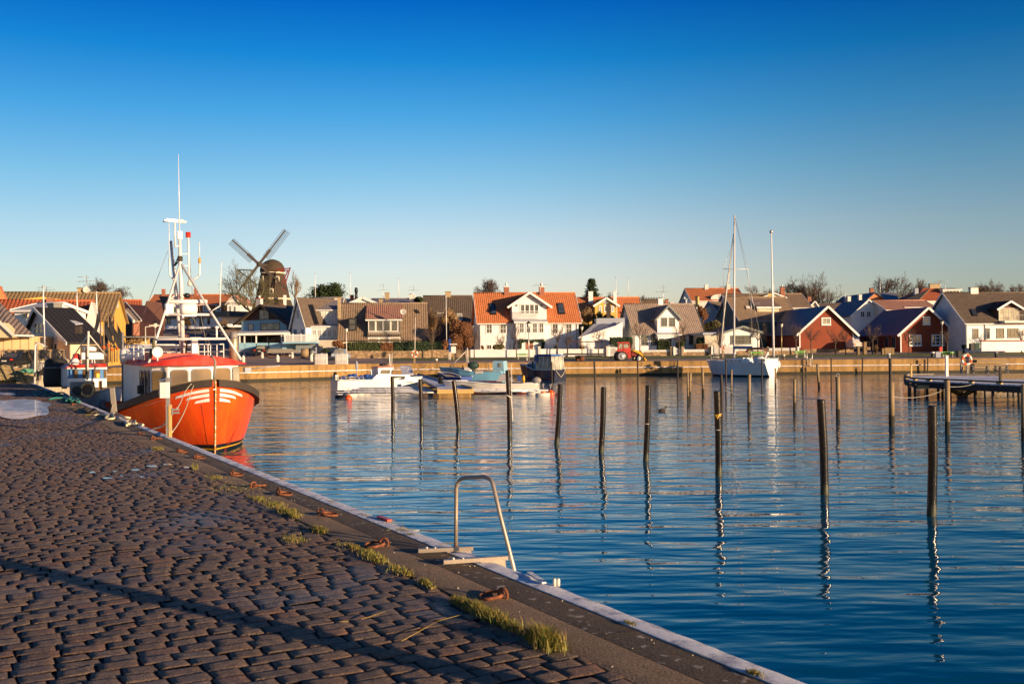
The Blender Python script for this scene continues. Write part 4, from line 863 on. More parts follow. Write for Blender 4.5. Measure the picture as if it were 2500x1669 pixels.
# --- far left cluster
b = B('ochre_roof_house', 'large yellow house with broad ochre tiled roof, wide chimney and dish, at the left', 'house', Z1, 1150, 860, 92, 13, 2.6)
b.eaves(-80, 1128, 880, 585, 320, 10, 'yellow', 'tile_ochre', .3, None); b.chim(800, 272, 866, 322, 5, 'brick_yellow', 'thatch')
m = M()
for ww, y0, y1 in ((2.2, 455, 520), (4.4, 395, 450)):
    z1, z0 = b.uz(1128, y0)[1], b.uz(1128, y1)[1]; m = M(); m.poly([b.W(b.u1 + .06, ww, z0), b.W(b.u1 + .06, ww + .9, z0), b.W(b.u1 + .06, ww + .9, z1), b.W(b.u1 + .06, ww, z1)], -b.e1 * .06); m.build('window', 'offwhite', b.t)
dish(Z1, 890, 287, 96, .30, 'round satellite dish beside the wide chimney on the ochre roof')
b = B('orange_terrace', 'terrace house with orange tiled roof and brick chimney in front of the ochre roof', 'house', Z1, 500, 700, 82, 17, 2.6)
b.eaves(-60, 905, 800, 590, 402, 7, 'offwhite', 'tile_red', .2, None); b.chim(478, 378, 548, 440, 2.8, 'brick_red', 'thatch')
m = M(); m.poly([b.f(40, 402, 4.6), b.f(440, 358, 4.6), b.f(760, 402, 4.6)], b.e2 * .3); m.build('gable_top', 'yellow', b.t)
m = M(); m.poly([b.f(945, 405, -.4), b.f(1028, 700, -.4), b.f(1010, 760, -.4), b.f(890, 760, -.4), b.f(880, 640, -.4)], b.e2 * 3); m.build('white_gable', 'offwhite', b.t)
b = B('small_white_house', 'small white house squeezed between the plank house and the black roof', 'house', Z1, 150, 600, 76, -10, 2.6)
b.eaves(150, 400, 700, 492, 435, 6, 'white', 'flatroof', .2); b.win(240, 528, 292, 568, 2, 1, 0, 'cream', 'glass', .06)
b = B('orange_wall_house', 'orange gable wall cut by the left edge of the photo', 'house', Z1, 20, 500, 86, 22, 2.6); b.gable(-160, 60, 700, 390, -20, 235, 3, 'orangewall', 'orangewall', .02, .02, None)
b = B('black_roof_house', 'pale peach house with black corrugated roof and shaded gable, behind the lattice fence', 'house', Z1, 730, 1000, 64, -48, 2.35)
D_ = b.wpx(1058, 0, 900)
b.gable(240, 730, 1010, 818, 398, 470, D_, 'white', 'tile_black', .25, .3, 'trim', bb=.22)
u0, z0 = b.u0, b.uz(700, 818)[1]; b.prismw([(u0, 1.8), (b.u1, 1.8), (b.u1, z0), (u0, z0)], -.04, 0, 'peach', 'lower_front')
b.prismu([(0, 1.8), (D_, 1.8), (D_, z0 - .1), (0, z0 - .1)], b.u1, b.u1 + .03, 'paleyellow', 'side_front')
b.win(358, 626, 452, 745, 2, 2, 0, 'trim', 'glass_dark', .1, mw=.1); b.win(518, 836, 602, 912, 2, 1, -.04, 'trim', 'glass_dark', .07, mw=.14); b.chim(490, 440, 556, 505, 1.8, 'black', 'black')
for q in (.3, .72): 
    m = M(); w0 = D_ * q; m.poly([b.W(b.u1 + .03, w0, 2), b.W(b.u1 + .03, w0 + .9, 2), b.W(b.u1 + .03, w0 + .9, z0 - .25), b.W(b.u1 + .03, w0, z0 - .25)], b.e1 * .05); m.build('door', 'darkwood', b.t)
m = M(); a = U(*Z1(815, 700), 62.5); m.cbox(a, (.3, .4, .45)); m.build('dormer', 'darkwood', b.t); m = M(); P = pq(Z1, [(780, 640, 62), (860, 632, 62.6), (790, 608, 62.8), (720, 598, 62.4)], .06, m); m.build('dormer_roof', 'flatroof', b.t)
# plank house at the left edge
t = thing('yellow_plank_house', U(*Z1(150, 910), 62), 'pale yellow plank house with grey brown tiled roof, cut by the left edge', 'house')
m = M(); P = [U(*Z1(x, y), d) for x, y, d in ((-260, 770, 63), (325, 765, 63.6))]; m.poly([(P[0].x, P[0].y, 1.8), (P[1].x, P[1].y, 1.8), (P[1].x, P[1].y, P[1].z), (P[0].x, P[0].y, P[1].z)], (0, 5, 0)); m.build('wall', 'plank_yellow', t)
m = M(); pq(Z1, [(140, 752, 62.6), (352, 757, 63.2), (-20, 395, 68), (-400, 395, 68)], .15, m); m.build('roof', 'tile_grey', t)
m = M(); m.poly([U(*Z1(-280, 780), 62.3), U(*Z1(145, 780), 62.3), U(*Z1(-10, 625), 62.3), U(*Z1(-90, 640), 62.3)], (0, 1.2, 0)); m.build('front_gable', 'paleyellow', t)
m = M(); m.beam(U(*Z1(148, 762), 62.1), U(*Z1(-20, 605), 62.1), .1, .16); m.beam(U(*Z1(140, 757), 62.4), U(*Z1(352, 762), 63), .1, .1); m.build('bargeboard', 'offwhite', t)
# grey tiled shed and red roofs right of the yellow gable
t = thing('brick_barn', U(*Z1(1400, 660), 104), 'small barn with long grey tiled roof slope and white verge, right of the yellow gable', 'barn')
m = M(); pq(Z1, [(1385, 607, 103), (1462, 605, 104), (1300, 418, 110), (1205, 405, 109)], .2, m); m.build('roof', 'tile_grey', t)
m = M(); m.beam(U(*Z1(1205, 410), 108.7), U(*Z1(1385, 612), 102.8), .2, .3); m.beam(U(*Z1(1300, 416), 109.8), U(*Z1(1462, 602), 103.8), .12, .2); m.build('bargeboard', 'offwhite', t)
m = M(); pq(Z1, [(1375, 760, 104), (1445, 760, 104.5), (1445, 612, 104.5), (1375, 612, 104)], .3, m); m.build('end_wall', 'brick_red', t)
m = M(); m.poly([U(*Z1(1205, 760), 107), U(*Z1(1380, 760), 104), U(*Z1(1380, 620), 104), U(*Z1(1205, 425), 107)], (1, 6, 0)); m.build('side_wall', 'plank_darkred', t)
b = B('red_roof_house', 'house with red tiled roof, curved eyebrow dormer and dark gable end', 'house', Z1, 1300, 700, 118, 20, 3.0)
b.eaves(1215, 1450, 760, 580, 396, 8, 'brownwood', 'tile_red', .2, None)
m = M(); m.poly([U(*Z1(x, y), 116.5) for x, y in ((1515, 398), (1455, 585), (1455, 700), (1552, 700), (1552, 590))], (0, 5, 0)); m.build('dark_gable', 'brownwood', b.t)
b = B('white_low_house', 'low whitewashed house in shade by the lamp posts at the foot of the hill', 'house', Z1, 1460, 680, 125, 0, 3.2); b.boxp(1455, 605, 1545, 760, 0, 4, 'white', 'wall'); b.roof = b.boxp(1450, 580, 1550, 606, -.2, 4.2, 'flatroof', 'roof')
# ================================================================== BOATS
class Hull:
    # stations: (s aft of the stem, half beam at sheer, half beam at waterline, sheer height); P(s, a, z) with a positive to the given side vector
    def __init__(s, bow, aft, side, st, rake=0.0, keel=-.35):
        s.o = Vector(bow); s.af = Vector(aft).normalized(); s.sd = Vector(side).normalized(); s.st = st; s.rake = rake; s.keel = keel
    def P(s, x, a, z): return s.o + s.af * x + s.sd * a + Vector((0, 0, z))
    def at(s, x):
        T = s.st
        if x <= T[0][0]: return T[0][1:]
        for p, q in zip(T, T[1:]):
            if x <= q[0]:
                k = (x - p[0]) / (q[0] - p[0]); return [p[i] + (q[i] - p[i]) * k for i in (1, 2, 3)]
        return T[-1][1:]
    def S(s, x, v, sg, off=0.0):       # point on the shell, v 0 at the waterline, 1 at the sheer, negative below
        bd, bw, zs = s.at(x); z = v * zs; k = max(0, v) ** .8
        b = bw + (bd - bw) * k if v >= 0 else bw * (1 + v * 1.2)
        fr = max(0, 1 - x / 1.2) * s.rake
        return s.P(x - fr * max(v, -.3) * 1.0 + 0, sg * (b + off), z if v >= 0 else v * abs(s.keel) * 2.2)
    def xs(s, n=40):
        L = s.st[-1][0]; return [L * (i / n) ** 1.6 for i in range(n + 1)]
    def shell(s, t, mname, vs=(-.4, -.15, 0.0, .12, .3, .5, .7, .85, 1.0), wl='bottom', wlk=3, name='hull', inner=.28, deckm='offwhite'):
        m = M(); X = s.xs(); nv = len(vs)
        for sg in (-1, 1):
            vv = [s.S(x, v, sg) for x in X for v in vs]
            f = [(i * nv + j, (i + 1) * nv + j, (i + 1) * nv + j + 1, i * nv + j + 1) for i in range(len(X) - 1) for j in range(nv - 1)]
            if (s.sd.cross(s.af).z > 0) == (sg > 0): pass
            else: f = [q[::-1] for q in f]
            b0 = len(m.f); m.add(vv, f, True)
            for i in range(len(X) - 1):
                for j in range(nv - 1):
                    if j < wlk: m.mi[b0 + i * (nv - 1) + j] = 1
            e = [s.S(X[-1], v, sg) for v in vs]
        L = X[-1]; m.add([s.S(L, v, sg) for v in vs for sg in (-1, 1)], [(2 * j, 2 * j + 1, 2 * j + 3, 2 * j + 2) for j in range(nv - 1)])
        dk = [s.P(x, sg * max(.01, s.at(x)[0] - .04), s.at(x)[2] - inner) for x in X for sg in (-1, 1)]
        m.add(dk, [(2 * i, 2 * i + 1, 2 * i + 3, 2 * i + 2) for i in range(len(X) - 1)], mi=2)
        return m.build(name, [mname, wl, deckm], t)
    def rail(s, t, mname, r=.06, dz=0.0, name='rub_rail', out=0.0, sq=None, v=1.0, x0=0.0, x1=None):
        m = M(); X = [x for x in s.xs() if x0 <= x <= (x1 or 99)]
        for sg in (-1, 1):
            pts = [s.S(x, v, sg, out) + Vector((0, 0, dz)) for x in X]
            if sq:
                w, h = sq; vs = []
                for i, p in enumerate(pts):
                    d = (pts[min(i + 1, len(pts) - 1)] - pts[max(i - 1, 0)]); d.z = 0; d.normalize(); n = Vector((d.y, -d.x, 0))
                    if n.dot(s.sd * sg) < 0: n = -n
                    vs += [p + n * w, p + n * w + Vector((0, 0, h)), p - n * w * .4 + Vector((0, 0, h)), p - n * w * .4]
                m.add(vs, [(i * 4 + k, (i + 1) * 4 + k, (i + 1) * 4 + (k + 1) % 4, i * 4 + (k + 1) % 4) for i in range(len(pts) - 1) for k in range(4)])
            else: m.tube(pts, r, 6)
        return m.build(name, mname, t)
    def patch(s, m, sg, pts, off=.012, n=6):       # pts: quad of (x, v) conforming to the shell
        (x0, v0), (x1, v1), (x2, v2), (x3, v3) = pts; g = []
        for i in range(n + 1):
            k = i / n; g.append(s.S(x0 + (x1 - x0) * k, v0 + (v1 - v0) * k, sg, off)); g.append(s.S(x3 + (x2 - x3) * k, v3 + (v2 - v3) * k, sg, off))
        m.add(g, [(2 * i, 2 * i + 2, 2 * i + 3, 2 * i + 1) for i in range(n)])
# ---------------------------------------------------------------- orange fishing boat
t = NT('orangehull'); o = t.co('Object'); n = t.noise(t.mapping(o, (1, 1, .35)), 2.2, 5, .65); f = t.noise(t.mapping(o, (1, 1, 3)), 9, 4, .7)
c = t.mix(t.ramp(n, .35, .7), (0.86, 0.062, 0.006), (0.88, 0.12, 0.008)); c = t.mix(t.math('MULTIPLY', t.ramp(f, .62, .72), .5), c, (0.35, 0.06, 0.02)); st = t.noise(t.mapping(o, (7, 7, .25)), 1.1, 3); c = t.mix(t.math('MULTIPLY', t.ramp(st, .66, .72), .45), c, (0.25, 0.04, 0.015))
sc_ = t.noise(t.mapping(o, (4, 4, 22)), 3, 3, .6); c = t.mix(t.math('MULTIPLY', t.ramp(sc_, .70, .74), .6), c, (0.75, 0.4, 0.25))
t.n.links.new(c, t.b.inputs['Base Color']); t.b.inputs['Roughness'].default_value = .33; t.n.links.new(t.bump(n, .02), t.b.inputs['Normal']); MATS['orangehull'] = t.m
t = NT('stem'); o = t.co('Object'); c = t.mix(t.ramp(t.noise(o, 14, 4, .7), .5, .6), (0.75, 0.22, 0.03), (0.82, 0.76, 0.62)); t.n.links.new(c, t.b.inputs['Base Color']); MATS['stem'] = t.m
t = NT('redroof'); o = t.co('Object'); c = t.mix(t.ramp(t.noise(o, 1.6, 4), .4, .6), (0.62, 0.03, 0.02), (0.72, 0.07, 0.04)); t.n.links.new(c, t.b.inputs['Base Color']); t.b.inputs['Roughness'].default_value = .6; t.n.links.new(t.bump(t.noise(o, 60, 4), .004), t.b.inputs['Normal']); MATS['redroof'] = t.m
t = NT('boatwhite'); o = t.co('Object'); c = t.mix(t.ramp(t.noise(t.mapping(o, (2, 2, .5)), 2, 5, .7), .5, .75), (0.80, 0.78, 0.75), (0.62, 0.55, 0.47)); c = t.mix(t.ramp(t.noise(o, 17, 4), .68, .73), c, (0.35, 0.17, 0.08)); t.n.links.new(c, t.b.inputs['Base Color']); t.b.inputs['Roughness'].default_value = .4; MATS['boatwhite'] = t.m
bow = G(525, 1106, 0)
H = Hull(bow, QD, -QN, [(0, .05, .03, 2.32), (.12, .32, .08, 2.30), (.35, .72, .2, 2.24), (.7, 1.08, .42, 2.13), (1.2, 1.45, .75, 2.0), (2, 1.85, 1.2, 1.8), (3.2, 2.15, 1.65, 1.56), (4.5, 2.28, 1.95, 1.38), (6, 2.32, 2.08, 1.2), (8, 2.28, 2.1, 1.1), (10.5, 2.15, 1.95, 1.1), (12.6, 1.8, 1.5, 1.2)], rake=.06)
ob = thing('fishing_boat', H.P(6, 0, 0), 'orange fishing boat with white wheelhouse, red roof and tall white mast beside the quay', 'fishing boat')
H.shell(ob, 'orangehull', wl='black', wlk=3); H.rail(ob, 'darkwood', name='rub_rail', sq=(.13, .23), dz=-.17, v=1.0)
m = M()
for sg in (-1, 1):
    for q in (((.055, .858), (.82, .832), (.76, .866), (.055, .902)), ((.055, .79), (.52, .778), (.47, .81), (.055, .836)), ((.055, .722), (.33, .714), (.29, .746), (.055, .77))): H.patch(m, sg, list(q))
m.build('bow_stripes', 'white', ob)
m = M(); H.patch(m, -1, [(.2, .04), (.2, .68), (.212, .68), (.212, .04)], .004, 12); H.patch(m, -1, [(3.1, .1), (3.1, .9), (3.12, .9), (3.12, .1)], .004, 12); H.patch(m, 1, [(2.2, .1), (2.2, .9), (2.215, .9), (2.215, .1)], .004, 12); m.build('plate_seams', 'darkred', ob)
m = M(); H.patch(m, 1, [(.75, .0), (.95, .32), (.99, .32), (.88, .0)], .005, 8); H.patch(m, 1, [(.95, .1), (1.12, .5), (1.14, .5), (1.0, .1)], .006, 8); m.build('rust_streaks', 'darkred', ob)
m = M(); m.tube([H.S(0, v, 1, 0) - H.sd * .03 - H.af * .0 for v in (-.1, .1, .2, .35, .5, .65, .8, .9, 1.0)], .028, 6); m.build('stem_bar', 'stem', ob)
m = M(); m.add([H.S(x, v, sg, .006) for sg in (-1, 1) for x in H.xs(24) for v in (.045, .065)], [(b_ * 50 + 2 * i, b_ * 50 + 2 * i + 2, b_ * 50 + 2 * i + 3, b_ * 50 + 2 * i + 1) for b_ in (0, 1) for i in range(24)]); m.build('boot_stripe', 'yellowpaint', ob)
m = M(); m.poly([H.P(-.06, 0, 2.16), H.P(.1, -.36, 2.13), H.P(.5, -.95, 2.06), H.P(.5, .95, 2.06), H.P(.1, .36, 2.13)], (0, 0, .24)); m.build('bow_plate', 'thatch', ob)
m = M(); m.tube([H.P(.05, 0, 2.3), H.P(-.05, 0, 2.7), H.P(-.02, .02, 2.95), H.P(.1, -.03, 3.1), H.P(.2, -.08, 3.12)], [.05, .05, .04, .03, .03], 8); m.build('bow_fairlead', 'greywood', ob)
def OB(zf, x, y, s): return RP(*zf(x, y), H.P(s, 0, 0), H.af)
# wheelhouse: faceted front
fl = [(2.75, -1.5), (2.3, -1.05), (2.12, -.35), (2.12, .45), (2.3, 1.1), (2.75, 1.5)]
zt = 2.83
m = M(); bt = [H.P(s_, a, .9) for s_, a in fl] + [H.P(5.3, 1.5, .9), H.P(5.3, -1.5, .9)]; tp = [H.P(s_ + .1, a * .97, zt) for s_, a in fl] + [H.P(5.3, 1.5, zt), H.P(5.3, -1.5, zt)]
n = len(bt); m.add(bt + tp, [(i, (i + 1) % n, n + (i + 1) % n, n + i) for i in range(n)] + [tuple(n + i for i in range(n))]); wh = m.build('wheelhouse', 'boatwhite', ob)
m = M(); m.cbox(H.P(7.4, 0, 1.85), (4.3, 2.9, 2.0), ax=H.af); m.build('deckhouse', 'boatwhite', ob)
def pane(A, B_, u0, u1, z0, z1, par, col='glass_brown', nz=.11):       # rounded window on the wall between plan points A and B
    a, b = H.P(*A, 0), H.P(*B_, 0); d = b - a; nrm = Vector((d.y, -d.x, 0)).normalized()
    if nrm.dot(-H.af + H.sd * (.5 if A[1] > 0 else -.5)) < 0: nrm = -nrm
    def pt(u, z, o): return a + d * u + H.af * (.1 * (z - .9) / (zt - .9)) + nrm * o + Vector((0, 0, z))
    def ringp(k, o):
        cu, cz = (u0 + u1) / 2, (z0 + z1) / 2; hu, hz = (u1 - u0) / 2 + k / d.length, (z1 - z0) / 2 + k; out = []; r = .09 + k
        for qx, qz, a0 in ((1, 1, 0), (-1, 1, 90), (-1, -1, 180), (1, -1, 270)):
            for i in range(4):
                t_ = R(a0 + i * 30); out.append(pt(cu + qx * (hu - r / d.length) + math.cos(t_) * r / d.length, cz + qz * (hz - r) + math.sin(t_) * r, o))
        return out
    m = M(); o1, i1 = ringp(.04, .02), ringp(0, .035); n = 16; m.add(o1 + i1, [(i, (i + 1) % n, n + (i + 1) % n, n + i) for i in range(n)]); fr = m.build('window', 'greyplastic', par)
    m = M(); m.face(ringp(.005, .027)); m.build('pane', col, fr)
Z0, Z1_ = 1.98, 2.64
pane(fl[0], fl[1], .12, .93, Z0 - .06, Z1_ - .02, ob, 'glass_brown'); pane(fl[1], fl[2], .2, .93, Z0, Z1_, ob, 'glass_brown'); pane(fl[2], fl[3], .1, .88, Z0, Z1_ + .02, ob, 'glass_brown')
pane(fl[3], fl[4], .1, .9, Z0, Z1_ + .04, ob, 'glass_brown'); pane(fl[4], fl[5], .2, .88, Z0, Z1_ + .06, ob, 'glass_pale')
pane((3.15, -1.5), (3.55, -1.5), 0, 1, 1.75, 2.6, ob, 'glass_dark'); pane((3.9, -1.5), (4.3, -1.5), 0, 1, 1.75, 2.6, ob, 'glass_dark'); pane((4.6, -1.5), (4.95, -1.5), 0, 1, 1.75, 2.6, ob, 'glass_dark')
# roof: arched across, overhanging at the front
m = M(); vs = []; A_ = [-1.78, -1.2, -.6, 0, .6, 1.2, 1.78]
prof = lambda a: .33 * (1 - (abs(a) / 1.78) ** 1.5)
fs_ = lambda a: 2.0 + .95 * (abs(a) / 1.78) ** 2.2
for a in A_: vs += [H.P(fs_(a) - .12, a, zt - .02), H.P(fs_(a) + .05, a, zt + .02 + prof(a) * .95), H.P(5.4, a, zt + .04 + prof(a)), H.P(5.4, a, zt - .02)]
n = len(A_); m.add(vs, [(4 * i + k, 4 * i + 4 + k, 4 * i + 4 + (k + 1) % 4, 4 * i + (k + 1) % 4) for i in range(n - 1) for k in range(4)] + [(0, 1, 2, 3), tuple(4 * (n - 1) + k for k in (3, 2, 1, 0))]); rf = m.build('roof', 'redroof', ob)
m = M(); m.cbox(H.P(7.5, 0, 2.9), (4.3, 3.1, .16), ax=H.af); m.cbox(H.P(4.6, -.5, 3.12), (1.5, 1.6, .2), ax=H.af); m.build('roof_hatch', 'redroof', ob)
# mast and its gear
def tb(name, pts, r, mname='mast', par=None): m = M(); m.tube(pts, r, 8); return m.build(name, mname, par or ob)
top = OB(ZC, 270, 1215, 5.1)
ms = tb('mast', [OB(ZD, 648, 1335, 5.1), OB(ZD, 612, 10, 5.1), OB(ZC, 268, 1215, 5.1), OB(ZC, 262, 885, 5.1)], [.085, .08, .07, .05])
tb('mast_leg', [OB(ZD, 18, 1478, 3.1), OB(ZD, 375, 360, 4.5), top], .043); tb('mast_leg', [OB(ZD, 1705, 1400, 2.8), OB(ZD, 1180, 570, 4.0), top], .043)
tb('back_mast', [OB(ZD, 622, 1240, 5.6), OB(ZD, 515, 100, 5.6), OB(ZC, 165, 975, 5.6)], [.075, .07, .05])
m = M(); m.tube([OB(ZC, 262, 885, 5.1), OB(ZC, 249, 30, 5.1)], [.02, .008], 5); m.build('whip_antenna', 'whitegloss', ms)
tb('cross_beam', [OB(ZD, 375, 345, 4.6), OB(ZD, 1085, 345, 4.6)], .08, 'boatwhite'); tb('cross_bar', [OB(ZD, 320, 580, 4.3), OB(ZD, 1190, 582, 4.1)], .048); tb('cross_bar', [OB(ZD, 175, 1030, 3.5), OB(ZD, 800, 1025, 3.5), OB(ZD, 1455, 1020, 3.4)], .045)
m = M(); c = OB(ZD, 750, 480, 4.2); m.lathe(c - H.sd * .3, [(.0, 0), (.17, .02), (.22, .1), (.22, .5), (.17, .58), (0, .6)], 14, axis=H.sd); m.cbox(c - Vector((0, 0, .24)), (.5, .2, .05), ax=H.sd); m.build('raft_canister', 'boatwhite', ob)
m = M(); c = OB(ZD, 392, 495, 4.4); m.cbox(c, (.26, .3, .42), ax=H.sd); m.build('junction_box', 'boatwhite', ob)
m = M(); c = OB(ZC, 210, 765, 5.1); m.cbox(c, (.85, .06, .06), ax=H.sd + H.af * .3); m.tube([c - H.sd * .42 + Vector((0, 0, -.03)), c + H.sd * .42 + Vector((0, 0, .02))], .02, 5); m.cbox(c + Vector((0, 0, .07)), (.7, .03, .03), ax=H.sd + H.af * .3); m.tube([c, OB(ZC, 213, 1040, 5.1)], .035, 6); m.tube([OB(ZC, 213, 1040, 5.1), OB(ZC, 255, 1028, 5.1)], .03, 6); m.cbox(OB(ZC, 262, 915, 5.1), (.16, .16, .28), ax=H.sd); m.build('radar_scanner', 'boatwhite', ms)
m = M(); m.tube([OB(ZC, 145, 782, 5.1), OB(ZC, 150, 1165, 5.1)], .012, 5); m.tube([OB(ZC, 150, 1165, 5.1), OB(ZC, 154, 1335, 5.1), OB(ZC, 165, 1365, 5.1), OB(ZC, 205, 1405, 5.1)], .03, 6); m.build('side_antenna', 'boatwhite', ms)
m = M(); m.tube([OB(ZC, 479, 985, 5.1), OB(ZC, 480, 1165, 5.1)], .014, 5); m.tube([OB(ZC, 482, 1215, 5.1), OB(ZC, 484, 1335, 5.1), OB(ZC, 470, 1362, 5.1), OB(ZC, 400, 1410, 5.1)], .03, 6); m.lathe(OB(ZC, 480, 1220, 5.1), [(.04, 0), (.055, .05), (.055, .14), (.02, .2)], 8, mi=1); m.build('side_antenna', ['boatwhite', 'amber'], ms)
m = M(); m.tube([OB(ZC, 356, 938, 5.1), OB(ZC, 368, 1430, 5.1)], .035, 6); m.tube([OB(ZC, 268, 1119, 5.1), OB(ZC, 357, 1119, 5.1)], .02, 5); m.tube([OB(ZC, 282, 1249, 5.1), OB(ZC, 360, 1249, 5.1)], .02, 5); m.build('light_pole', 'boatwhite', ms)
m = M(); m.lathe(OB(ZC, 356, 938, 5.1), [(.1, 0), (.1, .03), (.09, .04), (.09, .19), (.0, .2)], 12); m.build('red_beacon', 'redpaint', ms)
m = M(); m.lathe(OB(ZC, 375, 1470, 5.1), [(.07, 0), (.09, .02), (.09, .15), (.04, .19)], 10); m.build('lantern', 'offwhite', ms)
m = M(); c = OB(ZC, 267, 1180, 5.1); m.lathe(c - Vector((0, 0, .07)), [(.08, 0), (.1, .05), (.1, .16), (.07, .2)], 10); m.tube([c, OB(ZC, 205, 1250, 5.3)], .03, 6); m.build('mast_collar', 'darkwood', ms)
m = M(); c = OB(ZD, 720, 235, 5.0); m.sph(c, (.13, .13, .1), 10); m.build('horn', 'black', ms); m = M(); m.tube([OB(ZD, 600, 265, 5.0), c], .03, 6); m.build('horn_arm', 'boatwhite', ms)
m = M(); m.tube([OB(ZD, 1160, 520, 3.9), OB(ZD, 1320, 425, 3.9)], .02, 5); m.tube([OB(ZD, 1320, 425, 3.9), OB(Z2, 612, 568, 3.9)], [.022, .01], 5); m.build('whip_antenna', 'whitegloss', ob)
m = M(); m.cbox(OB(ZD, 855, 1172, 4.2), (.21, .21, .62), ax=H.sd); m.cbox(OB(ZD, 870, 1006, 4.2), (.38, .28, .04), ax=H.sd); m.build('radar_pillar', 'whitegloss', ob)
m = M(); m.tube([OB(ZD, 1262, 1020, 3.5), OB(ZD, 1260, 840, 3.5)], .035, 8); m.lathe(OB(ZD, 1262, 838, 3.5), [(.05, 0), (.075, .02), (.075, .07), (.03, .1)], 10); m.build('gps_antenna', 'whitegloss', ob)
m = M(); c = OB(ZD, 182, 1265, 2.9); m.lathe(c, [(.07, -.16), (.18, -.06), (.185, .02), (.165, .025), (.16, 0), (0, .02)], 18, axis=-H.af + H.sd * .2); m.tube([c - Vector((0, 0, .15)), c - Vector((0, 0, .34))], .025, 6); m.build('searchlight', 'boatwhite', ob)
m = M(); c = OB(ZD, 1578, 1400, 4.0); m.lathe(c - Vector((0, 0, .3)), [(.165, 0), (.16, 1.05), (.155, 1.06)], 16); m.build('funnel', 'exhaust', ob)
m = M(); m.lathe(c + Vector((0, 0, .73)), [(.15, 0), (.12, .28), (.10, .28), (.1, .1), (0, .08)], 16); m.build('funnel_cap', 'greyplastic', ob)
m = M(); c = OB(ZL, 460, 1330, 8.2); m.lathe(c - H.sd * .45, [(0, 0), (.22, .03), (.3, .12), (.3, .8), (.22, .9), (0, .92)], 14, axis=H.sd); m.build('life_raft', 'boatwhite', ob)
for (x0, x1, s0, s1) in ((-1.45, 1.45, 5.3, 5.3),):
    m = M()
    for z in (3.28, 3.55): m.tube([H.P(9.4, -1.4, z), H.P(5.0, -1.4, z), H.P(5.0, 1.45, z), H.P(9.4, 1.45, z)], .022, 6)
    for s_, a in [(5.0, -1.4 + .57 * i) for i in range(6)] + [(6.1 + 1.1 * i, q) for i in range(4) for q in (-1.4, 1.45)]: m.tube([H.P(s_, a, 2.9), H.P(s_, a, 3.56)], .02, 5)
    m.tube([H.P(9.4, -1.4, 3.55), H.P(9.4, 1.45, 3.55)], .02, 5); m.build('roof_rail', 'boatwhite', ob)
m = M(); c = OB(ZD, 100, 1180, 2.9); m.sph(OB(ZD, 115, 1130, 3.2), (.06, .06, .22), 8); m.sph(OB(ZD, 65, 1290, 3.1), (.06, .06, .2), 8); m.build('moss_tuft', 'leaf_olive', ob)
m = M(); m.beam(OB(ZD, 700, 1300, 4.6), OB(ZD, 720, 1060, 4.6), .05, .05); m.tube([OB(ZD, 690, 1100, 4.6), OB(ZD, 690, 980, 4.6), OB(ZD, 712, 945, 4.6), OB(ZD, 738, 960, 4.6), OB(ZD, 735, 1060, 4.6)], .022, 6); m.build('rusty_hook', 'rust', ob)
for a, b, s0, s1 in (((ZC, 240, 1170), (ZC, 205, 1240), 5.1, 5.5),): tb('rigging', [OB(*a, s0), OB(*b, s1)], .02, 'rubber')
wires = [[OB(ZC, 135, 1080, 5.1), H.P(10.5, -1.2, 3.0)], [OB(ZC, 372, 1150, 5.1), H.P(9.0, 1.3, 3.0)], [OB(ZD, 800, 600, 4.2), OB(ZD, 1220, 1230, 4.9)], [OB(ZL, 1240, 180, 5.1), OB(ZL, 760, 690, 8.5), OB(ZL, 280, 1185, 11.0)], [OB(ZD, 930, 380, 4.8), OB(ZD, 1110, 1300, 4.9)]]
m = M(); [m.tube(w, .009, 4) for w in wires]; m.build('stay_wires', 'greyplastic', ob)
m = M(); m.cbox(H.P(2.75, 1.75, 2.62), (.22, .3, .16), ax=H.sd); m.tube([H.P(2.75, 1.9, 2.65), H.P(2.6, 2.9, 2.75)], .02, 5); m.build('net_roller_arm', 'bluegrey', ob)
m = M(); m.cbox(H.P(4.65, -1.6, 1.95), (.22, .12, .3), ax=H.af); m.build('side_box', 'black', ob)
m = M(); m.cbox(H.P(9.9, -.9, 2.1), (.8, .5, 2.6), ax=H.af); m.cbox(H.P(10.4, .6, 2.2), (.9, .6, 2.2), ax=H.af); m.tube([H.P(10.8, -1.3, 1.2), H.P(10.8, -1.3, 4.1)], .05, 6); m.tube([H.P(10.8, 1.2, 1.2), H.P(10.8, 1.2, 4.0)], .05, 6); m.tube([H.P(10.8, -1.3, 3.9), H.P(10.8, 1.2, 3.9)], .04, 6); m.build('stern_gantry', 'greyplastic', ob)
# ---------------------------------------------------------------- white and blue fishing boat behind
bow2 = G(257, 1015, 0) if False else H.P(13.2, .2, 0)
H2 = Hull(H.P(14.6, -.55, 0), QD, -QN, [(0, .05, .03, 1.75), (.3, .6, .25, 1.68), (.8, 1.05, .6, 1.55), (1.6, 1.4, 1.05, 1.38), (3, 1.6, 1.4, 1.15), (6, 1.65, 1.5, 1.0), (9.5, 1.4, 1.2, 1.05)], rake=.2)
wb = thing('small_fishing_boat', H2.P(4, 0, 0), 'white fishing boat with blue wheelhouse and orange-red roof moored behind the orange boat', 'fishing boat')
H2.shell(wb, 'boatwhite', wl='bottom', wlk=3); H2.rail(wb, 'offwhite', r=.05)
def OC(x, y, s, zf=ZA): return RP(*zf(x, y), H2.P(s, 0, 0), H2.af)
def panel(m, x0, y0, x1, y1, s, mi=0, th=.06):
    a, b, c, d = OC(x0, y1, s), OC(x1, y1, s), OC(x1, y0, s), OC(x0, y0, s); m.poly([a, b, c, d], H2.af * th, mi=mi)
m = M(); panel(m, 965, 650, 1850, 1060, 2.6, th=3.2); m.build('wheelhouse', 'boatwhite', wb)
